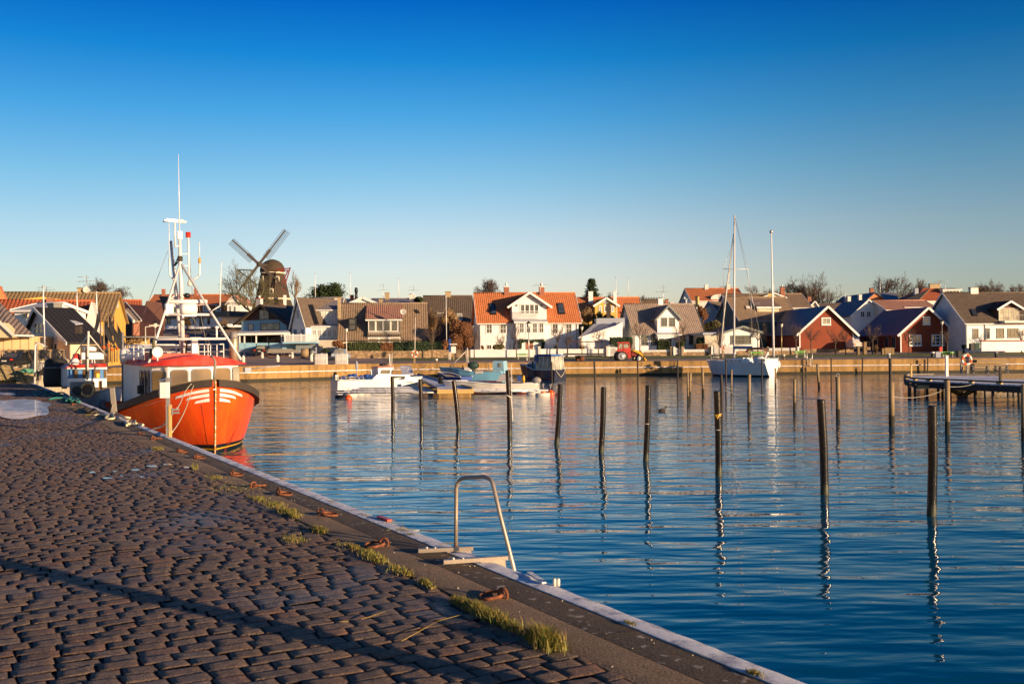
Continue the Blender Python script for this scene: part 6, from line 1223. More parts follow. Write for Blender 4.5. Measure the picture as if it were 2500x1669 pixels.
ribbon(NE, .50, .88, .12, 'fascia', 'darkwood', t); ribbon(FE, .50, .88, .12, 'fascia', 'darkwood', t); ribbon(NE[1:], 1.05, 1.14, .16, 'kerb_rail', 'darkwood', t, .12); ribbon(FE, 1.02, 1.12, .16, 'kerb_rail', 'greywood', t, -.1)
a, b = NE[0], FE[-1]; ribbon([a, b], .5, 1.12, .14, 'end_fascia', 'darkwood', t)
m = M()
for k in range(len(NE) - 2):
    p, q = NE[k + 1], NE[k + 2]; n = max(1, int((q - p).length / 1.6))
    for i in range(n): c = p.lerp(q, (i + .3) / n); m.cbox(c + Vector((0, .12, .05)), (.35, .16, .1), ax=q - p)
m.build('rail_blocks', 'ochre', t)
for x, y, w in ((290, 905, 64), (385, 900, 50), (595, 860, 44), (790, 875, 50), (862, 870, 44), (1435, 905, 60), (1740, 970, 54), (2190, 905, 50), (2000, 850, 36), (2095, 850, 36), (1200, 850, 40), (1000, 905, 44), (1600, 850, 36), (2600, 980, 54), (3000, 930, 50)):
    b_ = G(*ZH(x, y), 0); r = w / 7.128 / 2 * b_.y / FPX; m = M(); m.tube([(b_.x, b_.y, -1.5), (b_.x, b_.y, .88)], r, 8); m.build('pile', 'darkwood', t)
yb = G(*ZH(1210, 905), 0).y
for s_ in (-1, 1): m = M(); m.beam(U(*ZH(1210 - s_ * 200, 795), yb), U(*ZH(1210 + s_ * 130, 955), yb) + Vector((0, .1 * s_, 0)), .2, .24); m.build('cross_brace', 'weed', t)
for x0, x1, y in ((420, 880, 735), (1020, 1500, 765), (1830, 2250, 800), (1100, 1330, 785)):
    yy = G(*ZH(x0, 900), 0).y; m = M(); m.beam(U(*ZH(x0, y + 12), yy), U(*ZH(x1, y - 8), yy), .2, .22); m.build('under_beam', 'ochre', t)
m = M(); a, b = U(*ZH(1895, 605), 67), U(*ZH(3200, 612), 66)
for i in range(60): c = a.lerp(b, i / 59); m.cbox(c + Vector((0, 0, 0)), (.2, .05, .55))
m.beam(a + Vector((0, 0, .3)), b + Vector((0, 0, .3)), .12, .1); m.build('slat_screen', 'wood', t)
def jpost(zf, x0, y0, x1, y1, w, z, label, mname, name='jetty_post', extra=None, cat='post'):
    b_ = G(*zf(x1, y1), z); a_ = U(*zf(x0, y0), b_.y); t = thing(name, b_, label, cat); w = w * (zf(1, 0)[0] - zf(0, 0)[0]) * b_.y / FPX; m = M(); m.cbox(((a_.x + b_.x) / 2, b_.y, (a_.z + b_.z) / 2), (w, w, a_.z - b_.z)); m.build('post', mname, t); m = M(); m.cbox((a_.x, b_.y, a_.z + .02), (w * 1.15, w * 1.15, .04)); m.build('post_cap', 'darkwood' if mname != 'white' else 'white', t); return t, a_, b_
jpost(ZH, 935, 205, 938, 560, 44, .95, 'square post with white painted top standing on the jetty', 'white'); jpost(ZH, 1865, 400, 1865, 640, 34, .95, 'dark square post with knob on the right part of the jetty', 'darkwood'); jpost(ZH, 318, 355, 318, 570, 26, .95, 'short slim post with blue lamp at the jetty tip', 'ochre')
t, a_, b_ = jpost(ZH, 1293, 150, 1295, 545, 40, .95, 'tall post carrying a lifebuoy on the jetty', 'greywood'); jpost(ZH, 1190, 330, 1195, 540, 36, .95, 'short grey post left of the lifebuoy post on the jetty', 'greywood')
def buoy(c, r, ax, label, parent_post=None):
    t = thing('lifebuoy', c - Vector((0, 0, r)), label, 'lifebuoy'); m = M(); m.torus(c, ax, r, r * .26, 24, 8, mif=lambda i: 1 if (i // 3) % 2 else 0); m.build('ring', ['white', 'orangeplastic'], t)
    m = M(); m.torus(c, ax, r * 1.32, r * .04, 24, 5); m.build('grab_line', 'rope', t); return t
c = U(*ZH(1280, 270), b_.y - .18); buoy(c, 78 / 7.128 * b_.y / FPX, (0, -1, 0), 'orange and white lifebuoy hanging on the tall jetty post')
def picnic(zf, x0, x1, yt, yb, z, label):
    a, b = G(*zf(x0, yb), z), G(*zf(x1, yb), z); L = (b - a).length; c = (a + b) / 2; ax = (b - a).normalized(); ay = UPZ.cross(ax); t = thing('picnic_table', c, label, 'picnic table', 'picnic tables on the jetty')
    for nm, dz, dy, w in (('table_top', .72, 0, .7), ('bench', .45, .75, .26), ('bench', .45, -.75, .26)): m = M(); m.cbox(c + ay * dy + Vector((0, 0, dz)), (L, w, .05), ax=ax); m.build(nm, 'greywood', t)
    for k in (.12, .88):
        for s_ in (-1, 1): m = M(); m.beam(a.lerp(b, k) + ay * (s_ * .75), a.lerp(b, k) + ay * (-s_ * .0 + s_ * .2) + Vector((0, 0, .72)), .08, .1); m.build('leg', 'greywood', t)
        m = M(); m.beam(a.lerp(b, k) + ay * .85 + Vector((0, 0, .4)), a.lerp(b, k) - ay * .85 + Vector((0, 0, .4)), .06, .09); m.build('cross_bar', 'greywood', t)
picnic(ZH, 1350, 1680, 400, 540, .95, 'grey wooden picnic table on the jetty, beside the lifebuoy post'); picnic(ZH, 1760, 2010, 400, 540, .95, 'grey wooden picnic table on the jetty, right one of two')
m = M(); a, b = U(*ZH(1380, 398), 84), U(*ZH(1930, 398), 84); m.beam(a, b, .8, .55); m.beam(a + Vector((0, -.3, .5)), b + Vector((0, -.3, .5)), 1.1, .25); tag(m.build('timber_box', 'wood'), 'long pale timber box behind the picnic tables on the jetty', 'box')
# ---------------------------------------------------------------- floating pontoon with booms
t = thing('pontoon', G(1110, 971, 0), 'floating pontoon with frosty deck and mossy concrete end block', 'pontoon')
E0, E1 = G(1069.5, 950.5, .55), G(1152.6, 952, .55); F0, F1 = G(999, 914.5, .55), G(1021, 913.5, .55); E1.y = E0.y
m = M(); m.poly([E0, E1, F1, F0], (0, 0, -.06)); m.build('deck', 'frost', t)
m = M(); m.box((E0.x - .05, E0.y - .06, .26), (E1.x + .05, E0.y + .1, .56)); m.build('end_beam', 'ochre', t)
m = M(); m.box((E0.x + .05, E0.y + .02, -.5), (E1.x - .2, E0.y + 3, .24)); m.build('float', 'quayconcrete', t)
for k in (.3, .55, .8): c = (E0 + E1) / 2 * (1 - k) + (F0 + F1) / 2 * k; m = M(); m.cbox((c.x, c.y, -.1), (1.5, 2.4, .7)); m.build('float', 'quayconcrete', t)
for A, B_, nm in ((E0, F0, 'side_beam'), (E1, F1, 'side_beam')): m = M(); m.beam(A + Vector((0, 0, .06)), B_ + Vector((0, 0, .06)), .16, .14); m.build(nm, 'greywood', t)
def boom(k, side, L, label, tilt=0.0, fl='offwhite'):
    A = E0.lerp(F0, k) if side < 0 else E1.lerp(F1, k); A = Vector((A.x, A.y, .34)); d = Vector((side, tilt, 0)).normalized(); ay = Vector((-d.y, d.x, 0)); B_ = A + d * L; t = thing('mooring_boom', A, label, 'boom', 'steel booms along the pontoon')
    for s_ in (-1, 1): m = M(); m.tube([A + ay * (s_ * .65), A + d * (L * .35) + ay * (s_ * .18), B_ + ay * (s_ * .12)], .05, 6); m.build('arm', 'steel', t)
    m = M(); [m.beam(A + d * (L * q) + ay * (.65 - q * .6), A + d * (L * q) - ay * (.65 - q * .6), .05) for q in (.1, .25, .5, .75)]; m.build('rungs', 'steel', t)
    m = M(); m.beam(A + d * .2 + Vector((0, 0, .06)), B_ + Vector((0, 0, .06)), .16, .04); m.build('walk_plank', 'frost', t)
    m = M(); m.tube([B_ - d * .9 + Vector((0, 0, -.34)), B_ + d * .1 + Vector((0, 0, -.34))], .2, 10); m.build('float', fl, t)
for i, k in enumerate((.0, .06, .13, .2)): boom(k + .02, -1, 6.9 - .5 * i, 'steel mooring boom on the left side of the pontoon, %s from its near end' % ['nearest', 'second', 'third', 'fourth'][i], .0, 'black' if i == 0 else 'offwhite')
for i, k in enumerate((.03, .08, .15, .22, .3)): boom(k, 1, 5.4 - .2 * i, 'steel mooring boom on the right side of the pontoon, %s from its near end' % ['nearest', 'second', 'third', 'fourth', 'fifth'][i], .05)
m = M(); c = G(*ZE(2165, 600), .55); m.lathe((c.x, c.y, .5), [(.22, 0), (.22, .55), (.24, .6), (0, .62)], 12); tag(m.build('pontoon_bollard', 'black'), 'short black bollard on the right edge of the pontoon', 'bollard')
def fbuoy(zf, x0, x1, yt, yb, label, top=True, d=None):
    P_ = G(*zf((x0 + x1) / 2, yb), -.05); r = (x1 - x0) * (zf(1, 0)[0] - zf(0, 0)[0]) / 2 * P_.y / FPX; t = thing('mooring_buoy', P_, label, 'buoy', 'orange mooring buoys'); h_ = r * 1.1
    m = M(); m.lathe(P_ + Vector((0, 0, -.1)), [(r * .9, 0), (r, .12), (r, h_ * .8), (r * .8, h_ * 1.05), (r * .25, h_ * 1.45), (0, h_ * 1.5)], 18); m.build('float', 'orangeplastic', t); m = M(); m.tube([P_ + Vector((0, 0, h_ * 1.3)), P_ + Vector((0, 0, h_ * 1.3 + .28))], .03, 6); m.torus(P_ + Vector((0, 0, h_ * 1.3 + .3)), (0, 1, 0), .07, .018, 12, 5); m.build('eye', 'steel', t)
fbuoy(ZE, 328, 470, 790, 895, 'orange mooring buoy off the stern of the white cabin cruiser'); 
for (x0, x1, yb_), s_ in zip(((1678, 1778, 728), (1785, 1892, 752), (1900, 2030, 780), (2040, 2150, 805)), ('leftmost of the four beside the right booms', 'second of the four beside the right booms', 'third of the four beside the right booms', 'half hidden by the slanting black pole')): fbuoy(ZF, x0, x1, 0, yb_, 'orange mooring buoy ' + s_)
t = thing('gangway', U(*ZE(1500, 410), 103), 'white frosted gangway ramp leaning from the quay to the pontoon', 'gangway'); m = M(); pq(ZE, [(1430, 425, 100), (1640, 412, 100), (1590, 250, 105), (1378, 255, 105)], .1, m); m.build('ramp', 'frost', t)
m = M(); m.tube([U(*ZE(1690, 430), 100), U(*ZE(1700, 340), 101), U(*ZE(1900, 240), 105)], .05, 6); m.tube([U(*ZE(1960, 340), 104), U(*ZE(2060, 235), 104.5)], .04, 5); m.tube([U(*ZE(2190, 235), 104.5), U(*ZE(2190, 330), 104.5), U(*ZE(1930, 345), 104.5)], .04, 5); m.build('rail', 'brass', t)
# duck on the water
c = G(1616, 1004, 0); t = thing('duck', c, 'small dark duck swimming alone on the water between the poles', 'duck')
m = M(); m.lathe(c + Vector((-.2, 0, .05)), [(0, 0), (.05, .04), (.09, .14), (.1, .24), (.07, .34), (.02, .4), (0, .41)], 12, axis=(1, 0, .05)); m.tube([c + Vector((.12, 0, .08)), c + Vector((.17, 0, .15)), c + Vector((.18, 0, .21))], [.045, .03, .03], 8); m.sph(c + Vector((.19, 0, .235)), (.045, .035, .035), 10); m.tube([c + Vector((.22, 0, .23)), c + Vector((.29, 0, .22))], [.018, .008], 6); m.tube([c + Vector((-.16, 0, .08)), c + Vector((-.28, 0, .13))], [.05, .01], 6); m.build('body', 'darkwood', t)
# ---------------------------------------------------------------- bathing ladder on the near quay
lb = G(*ZN(1180, 632), 1.6); rb_ = G(*ZN(1545, 712), 1.6); t = thing('quay_ladder', lb, 'steel bathing ladder hoop bolted to the near quay edge', 'ladder')
def LP(x, y, k): return U(*ZN(x, y), lb.y + (rb_.y - lb.y) * k)
m = M(); m.tube([lb - Vector((0, 0, .02)), LP(1181, 400, 0), LP(1182, 205, 0), LP(1189, 168, .03), LP(1208, 143, .07), LP(1240, 131, .12), LP(1310, 127, .28), LP(1372, 124, .42), LP(1405, 131, .52), LP(1425, 147, .6), LP(1438, 175, .66), LP(1487, 385, .8), LP(1545, 610, .95), LP(1580, 745, 1.0), LP(1640, 1020, 1.05)], .0165, 10); m.build('handrail', 'rail', t)
for (x0, y0), (x1, y1) in (((918, 638), (1300, 620)), ((1093, 716), (1540, 686))):
    a, b = G(*ZN(x0, y0), 1.625), G(*ZN(x1, y1), 1.632); d_ = b - a; m = M(); m.cbox((a + b) / 2, (d_.length, .045, .03), ax=d_); m.build('bracket', 'rail', t)
    m = M(); m.lathe(a.lerp(b, .15) + Vector((0, 0, .012)), [(.014, 0), (.014, .014), (.006, .02)], 8); m.lathe(a.lerp(b, .3) + Vector((0, 0, .012)), [(.012, 0), (.012, .01), (.006, .014)], 8); m.build('bolt', 'steel', t)
    n_ = -QN; m = M(); p = b - d_.normalized() * .02; m.poly([p + QD * .0, p + QD * .09, p + QD * .06 - Vector((0, 0, .2)), p - QD * .03 - Vector((0, 0, .2))] if False else [p, p - d_.normalized() * .2, p - d_.normalized() * .16 - Vector((0, 0, .22)), p - Vector((0, 0, .22)) + d_.normalized() * .02], (0, .012, 0)); m.build('step_plate', 'rail', t)
m = M(); m.lathe(lb, [(.035, -.02), (.035, .02), (.02, .035)], 12); m.build('foot', 'rust', t)
# ---------------------------------------------------------------- mooring rings
rings = [(ZN, 1508, 935, 1424, 950), (ZN, 680, 578, 612, 596), (ZN, 240, 368, 305, 384), (ZO, 1505, 528, 1545, 541), (ZO, 1368, 492, 1412, 492), (ZO, 1255, 426, 1298, 439), (ZO, 1060, 336, 1093, 347), (ZO, 962, 305, 982, 313), (ZO, 828, 240, 850, 243), (ZO, 750, 212, 775, 216), (ZM, 995, 704, 1000, 712)]
RL = ['nearest and largest, beside the thick grass', 'second nearest, before the ladder', 'third nearest, where the kerb grass begins', 'fourth nearest, above scattered gravel', 'fifth nearest, lying flat', 'sixth nearest, left of the white kerb edge', 'seventh nearest, close to the orange bow', 'eighth nearest, near the power post', 'ninth nearest, half sunk behind the power post', 'small one beside the power post foot', 'farthest, beside the dark rope']
proto = None
for k, ((zf, sx_, sy_, rx, ry), s_) in enumerate(zip(rings, RL)):
    a, b = G(*zf(sx_, sy_), 1.635), G(*zf(rx, ry), 1.613); d_ = b - a; d_.z = 0; ang = math.atan2(d_.y, d_.x)
    if proto is None:
        proto = thing('mooring_ring', (0, 0, 0), '', 'mooring ring', 'rusty mooring rings on the quay kerb')
        m = M(); m.torus((0, 0, .028), (0.35, 1, 0), .040, .0105, 20, 8); m.lathe((0.02, 0, -.01), [(.035, 0), (.03, .012), (.01, .016)], 10); m.build('staple', 'rust', proto)
        m = M(); m.torus((.085, 0, .016), (.12, .05, 1), .098, .0125, 28, 8, sy=.86); m.build('ring', 'rust', proto); r = proto
    else: r = copy_tree(proto)
    r.location = (a.x, a.y, 1.600); r.rotation_euler = (0, 0, ang); sc__ = 1.0 if k != 9 else .7; r.scale = (sc__,) * 3; r['label'] = 'rusty mooring ring ' + s_
m = M(); 
t = thing('edge_bolts', G(*ZN(1880, 880), 1.6), 'pair of short pale pegs standing on the frosted quay edge', 'peg')
for x in (1868, 1893): m = M(); p = G(*ZN(x, 884), 1.6); m.tube([p, p + Vector((0, 0, .045)), p + Vector((0, 0, .055))], [.014, .014, .008], 8); m.build('peg', 'offwhite', t)
m = M(); p = G(*ZN(675, 412), 1.615); m.beam(p - QD * .16, p + QD * .12, .05, .02); tag(m.build('red_cleat', 'redpaint'), 'small red metal strip lying on the frosted quay edge', 'cleat')
m = M(); p, q = G(*ZN(1690, 790), 1.618), G(*ZN(1800, 862), 1.618); m.beam(p, q, .04, .012); tag(m.build('frosted_plank', 'frost'), 'frosted plank piece on the edge beam right of the ladder', 'plank')
# ---------------------------------------------------------------- power post
pb = G(412, 1067, 1.6); t = thing('power_post', pb, 'slim steel power post with grey box, in front of the orange boat', 'power post'); pz = lambda x, y: U(*ZB(x, y), pb.y)
w_ = 65 / 5.4075 * pb.y / FPX
m = M(); m.box((pb.x - w_ / 2, pb.y - .02, 1.6), (pb.x + w_ * .12, pb.y + .06, pz(830, 550).z)); m.build('steel_post', 'greyplastic', t); m = M(); m.box((pb.x + w_ * .1, pb.y - .035, 1.6), (pb.x + w_ / 2, pb.y + .05, pz(850, 905).z)); m.build('timber_post', 'ochre', t)
a, b = pz(733, 815), pz(826, 608); m = M(); m.box((a.x, pb.y - .12, a.z), (b.x, pb.y + .04, b.z)); m.build('box', 'boatwhite', t); m = M(); m.box((a.x - .03, pb.y - .10, a.z + .05), (a.x, pb.y, b.z - .05)); m.build('box_hinge', 'greyplastic', t)
m = M(); pq(ZB, [(690, 590, pb.y), (850, 560, pb.y), (850, 548, pb.y + .2), (700, 575, pb.y + .2)], .01, m); m.build('box_roof', 'steel', t)
m = M(); [m.beam(pz(860, y), pz(960, y), .04, .035) for y in (970, 1012)]; m.beam(pz(868, 950), pz(868, 1040), .03); m.build('cleat', 'greyplastic', t); 
for y in (935, 1250): m = M(); m.box((pb.x - w_ * .52, pb.y - .04, pz(0, y).z), (pb.x + w_ * .52, pb.y + .065, pz(0, y).z + .014)); m.build('strap', 'steel', t)
def rope(name, pts, r, mname, label, cat='rope', twist=False):
    m = M(); n = []
    for i in range(len(pts) - 1):
        p0, p1, p2, p3 = pts[max(i - 1, 0)], pts[i], pts[i + 1], pts[min(i + 2, len(pts) - 1)]
        for k in range(4):
            u = k / 4; n.append(.5 * ((2 * p1) + (p2 - p0) * u + (2 * p0 - 5 * p1 + 4 * p2 - p3) * u * u + (3 * p1 - p0 - 3 * p2 + p3) * u ** 3))
    n.append(pts[-1]); m.tube(n, r, 7); return tag(m.build(name, mname), label, cat)
rope('mooring_rope', [OB(ZB, 1175, 592, .9), U(*ZB(1100, 650), 31.5), U(*ZB(1030, 750), 29), U(*ZB(980, 870), 24), U(*ZB(925, 965), pb.y + .3)], .014, 'rope', 'pale mooring rope from the orange bow to the cleat of the power post')
rope('mooring_rope', [OB(ZB, 1180, 590, .9), U(*ZB(1120, 720), 31), U(*ZB(1060, 920), 28), U(*ZB(960, 1130), 23), U(*ZB(858, 1278), pb.y + .1)], .014, 'rope', 'longer pale mooring rope from the orange bow to the power post foot')
rope('mooring_rope', [U(*ZB(795, 1125), pb.y), U(*ZB(740, 1185), pb.y + 1.2), U(*ZB(680, 1210), pb.y + 2.2), U(*ZB(620, 1222), pb.y + 3)], .016, 'rope', 'white rope hanging left of the power post in front of the orange hull')
zz = lambda pts, z=1.63, zf=ZM: [G(*zf(x, y), z + .012 * ((i * 7) % 3)) for i, (x, y) in enumerate(pts)]
rope('coiled_rope', zz([(1300, 858), (1370, 846), (1440, 856), (1480, 885), (1530, 895), (1550, 870), (1500, 848), (1480, 865), (1440, 895), (1520, 905), (1560, 890), (1540, 838), (1590, 836), (1640, 860), (1700, 880), (1782, 893)]), .028, 'rope', 'thick cream rope knotted on the kerb, the left one of two')
rope('coiled_rope', zz([(1735, 995), (1718, 955), (1750, 925), (1800, 945), (1770, 978), (1735, 965), (1790, 958), (1840, 930), (1850, 965), (1890, 975), (1955, 988)]), .026, 'rope', 'thick cream rope knotted on the kerb, the right one of two')
rope('dark_rope', zz([(1005, 768), (1060, 756), (1120, 745), (1180, 758), (1150, 785), (1200, 800), (1270, 770), (1310, 785), (1280, 812), (1200, 822), (1170, 805), (1250, 790), (1320, 815)]), .03, 'darkwood', 'dark frayed rope pile on the kerb beyond the cream ropes')
for k, pts in enumerate(([(200, 1195), (330, 1150), (450, 1135), (520, 1165), (600, 1150), (700, 1195), (850, 1180), (980, 1250)], [(250, 1235), (400, 1185), (560, 1200), (700, 1215), (900, 1240), (1050, 1290)], [(560, 1330), (720, 1300), (900, 1310), (1000, 1345), (1100, 1300), (1200, 1340)], [(940, 1370), (1030, 1300), (1110, 1340), (1040, 1380), (1180, 1330), (1240, 1380), (1150, 1400)])):
    rope('teal_rope', [G(*ZA(x, y), 1.65 + .03 * (i % 2)) for i, (x, y) in enumerate(pts)], .035, 'teal', 'teal rope lying along the quay edge, ' + ['longest, at the far end', 'second strand behind', 'thin pale strand', 'tangled heap nearest the orange boat'][k])
# leaning timber between the boats
t = thing('leaning_timber', G(*ZA(2010, 1600), 1.6), 'weathered timber post leaning between quay and orange stern', 'post'); m = M(); g0 = G(*ZA(2030, 1640), 1.6); m.beam(g0, U(*ZA(1975, 1070), g0.y - .1), .11, .1); m.build('post', 'greywood', t); m = M(); m.beam(g0 + Vector((-.1, 0, 0)), U(*ZA(1990, 1440), g0.y - .1), .05, .05); m.build('wedge', 'greywood', t)
# ---------------------------------------------------------------- grass in the joints
def tuft(m, p, r, h, n, lean=.5):
    for i in range(n):
        a = rnd.uniform(0, 6.283); q = p + QD * (rnd.gauss(0, 1) * r) + QN * (rnd.gauss(0, 1) * r * .45); L = h * rnd.uniform(.35, 1.05); d = Vector((math.cos(a) * lean * rnd.random(), math.sin(a) * lean * rnd.random(), 1)).normalized(); s_ = Vector((-math.sin(a), math.cos(a), 0)) * .0022
        e = q + d * L * .6; f_ = q + d * L + Vector((math.cos(a), math.sin(a), -.35)) * L * .45 * lean; mi = 0 if rnd.random() < .6 else 1
        m.add([q - s_, q + s_, e + s_ * .8, e - s_ * .8, f_], [(0, 1, 2, 3), (3, 2, 4)], mi=mi)
mat('blade', (0.17, 0.18, 0.028), .6); mat('blade_dry', (0.36, 0.25, 0.06), .7)
def tuft_thing(x, y, r, h, n, label):
    m = M(); tuft(m, G(*ZN(x, y), 1.59), r, h, n); tag(m.build('grass_tuft', ['blade', 'blade_dry']), label, 'grass tuft')
tuft_thing(1800, 1300, .075, .13, 1500, 'largest bushy grass tuft in the kerb joint, at the bottom'); tuft_thing(1322, 1060, .06, .075, 700, 'green grass tuft beside the nearest mooring ring'); tuft_thing(228, 505, .07, .06, 400, 'grass tuft just below the third mooring ring')
m = M()
for zf, x, y, r, h, n in ((ZN, 1200, 1005, .05, .05, 380), (ZN, 1250, 1020, .05, .06, 300), (ZN, 1440, 1115, .08, .07, 650), (ZN, 1530, 1160, .06, .055, 400), (ZN, 1600, 1190, .04, .05, 260), (ZN, 965, 870, .035, .05, 260), (ZN, 1005, 895, .03, .03, 120), (ZN, 780, 775, .08, .035, 300), (ZN, 840, 805, .04, .03, 150), (ZN, 560, 660, .07, .045, 300), (ZN, 620, 700, .08, .05, 420), (ZN, 470, 620, .04, .045, 160), (ZN, 660, 715, .04, .04, 150), (ZN, 400, 600, .1, .02, 150), (ZN, 50, 400, .06, .05, 260), (ZN, 20, 370, .08, .045, 260), (ZN, 50, 560, .12, .03, 250),
    (ZO, 1550, 640, .1, .05, 260), (ZO, 1480, 605, .12, .05, 300), (ZO, 1400, 572, .1, .05, 220), (ZO, 1250, 510, .3, .025, 260), (ZO, 1160, 455, .12, .04, 160), (ZO, 1055, 410, .05, .12, 60), (ZO, 850, 300, .1, .05, 150), (ZM, 1200, 862, .1, .06, 100), (ZM, 2150, 1325, .08, .06, 150), (ZN, 700, 440, .12, .02, 200), (ZN, 800, 490, .12, .02, 220), (ZN, 870, 530, .04, .025, 80), (ZN, 310, 300, .04, .02, 60), (ZN, 540, 392, .06, .02, 60), (ZN, 1080, 610, .05, .02, 60)):
    tuft(m, G(*zf(x, y), 1.597), r, h, n)
for i in range(60):
    s_ = rnd.uniform(0, 22); tuft(m, Q(s_, .735 + rnd.gauss(0, .006), 1.585), .06, .014, 10)
p = Z(1300, 1100, 2.756); tuft(m, G(*p(1490, 1500), 1.6), .03, .03, 160); tuft(m, G(*p(655, 1160), 1.605), .03, .02, 120)
tag(m.build('joint_grass', ['blade', 'blade_dry']), 'sparse grass and moss growing along the kerb joint', 'grass', kind='stuff')
m = M()
for (x0, y0, x1, y1) in ((800, 1268, 1050, 1130), (1050, 1130, 1210, 1085), (340, 1135, 430, 1130), (520, 1118, 690, 1060)): m.tube([G(*ZN(x0, y0), 1.606), G(*ZN((x0 + x1) / 2, (y0 + y1) / 2), 1.612), G(*ZN(x1, y1), 1.606)], .0022, 4)
tag(m.build('dry_straw', 'blade_dry'), 'dry straw stalks lying on the cobbles', 'straw', kind='stuff')
m = M()
for i in range(110):
    s_, t_ = rnd.uniform(0, 14), rnd.uniform(.15, .7); p = Q(s_, t_, 1.601); r_ = rnd.uniform(.002, .006); m.sph(p, (r_, r_ * 1.2, r_ * .6), 5)
tag(m.build('gravel', 'cream'), 'small pale grit and shell bits scattered on the kerb', 'gravel', kind='stuff')
# shadow caster beyond the frame on the right: an unseen mooring pole, built at the end
# ================================================================== WINDMILL, TREES, STREET CLUTTER
wd = 170.0; wt = thing('windmill', U(*Z3(600, 890), wd), 'old brown shingled windmill with four lattice sails, standing above the roofs', 'windmill')
W3 = lambda x, y, d=wd: U(*Z3(x, y), d)
m = M(); c = W3(600, 880); prof = []
for y, hw in ((930, 235), (880, 212), (820, 190), (700, 162), (600, 142), (530, 126)): prof.append(((W3(600 + hw, y) - W3(600, y)).length, W3(600, y).z - c.z))
cx = (W3(385 + 195, 880).x + W3(600, 600).x) / 2 ; m.lathe((W3(590, 700).x, wd + 3, c.z), prof, 8, smooth=False); m.build('tower', 'shingle', wt)
for y, hw in ((537, 130), (820, 194)): m = M(); r = (W3(600 + hw, y) - W3(600, y)).length; m.lathe((W3(590, 700).x, wd + 3, W3(600, y).z - .12), [(r, 0), (r + .05, .1), (r, .28)], 8, smooth=False); m.build('white_band', 'cream', wt)
m = M(); r = (W3(720, 530) - W3(590, 530)).length; h_ = W3(590, 388).z - W3(590, 530).z; m.lathe((W3(588, 700).x, wd + 3, W3(590, 530).z), [(r, 0), (r * 1.02, h_ * .2), (r * .95, h_ * .45), (r * .78, h_ * .7), (r * .5, h_ * .88), (r * .2, h_ * .98), (0, h_)], 20); m.build('cap', 'shingle', wt)
m = M(); m.beam(W3(489, 457, 165.6), W3(560, 470, wd), .5, .5); m.sph(W3(489, 457, 165.5), .45, 10); m.build('windshaft', 'darkwood', wt)
SD = lambda x: 165.5 + (x - 489) * .004
for (tx, ty, lat, wl_, wr_) in ((770, 95, 1, 22, 58), (205, 200, 1, 58, 22), (240, 785, 0, 0, 0), (790, 725, 1, 10, 20)):
    a = W3(489, 457, SD(489)); b = W3(tx, ty, SD(tx)); d = (b - a); L = d.length; d.normalize(); n = Vector((d.z, 0, -d.x)); 
    if n.x < 0: n = -n
    m = M(); m.beam(a - d * .4, a + d * L * .42, .42, .42); m.beam(a + d * L * .4, b, .22, .22); s_ = m.build('sail', 'darkwood', wt)
    if lat:
        px = (W3(1, 0, SD(0)) - W3(0, 0, SD(0))).length; m = M(); k0 = .22 if ty < 400 else .45; wl, wr = wl_ * px, wr_ * px
        nb = 22
        for i in range(nb + 1):
            q = a + d * L * (k0 + (1.0 - k0) * i / nb); m.tube([q - n * wl, q + n * wr], .024, 4)
        for w in ([-wl, wr * .33, wr * .66, wr] if wr > wl else [-wl, -wl * .66, -wl * .33, wr]): m.tube([a + d * L * k0 + n * w, b + n * w], .024, 4)
        m.build('lattice', 'darkwood', s_)
for mn, P in (('darkwood', [((260, 517), (455, 522)), ((275, 525), (470, 680))]), ('darkred', [((655, 512), (826, 500)), ((700, 526), (815, 522)), ((822, 490), (748, 735)), ((798, 520), (733, 668))])):
    for (p, q) in P: m = M(); m.beam(W3(*p, wd - 1), W3(*q, wd - 1), .17, .17); m.build('tail_pole', mn, wt)
for x, y in ((625, 745), (688, 615), (517, 610)): m = M(); m.cbox(W3(x, y, wd - (2.6 if x == 625 else 2.3)), (.45, .9, .95)); w = m.build('window', 'curtain', wt); m = M(); m.cbox(W3(x, y, wd - (3.1 if x == 625 else 2.8)), (.25, .1, .7)); m.build('pane', 'glass', w)
m = M(); m.cbox(W3(764, 860, wd - 1), (.4, .5, 2.4)); m.build('corner_post', 'white', wt)
m = M(); m.tube([W3(575, 385), W3(570, 305)], .04, 4); m.build('vane', 'steel', wt)
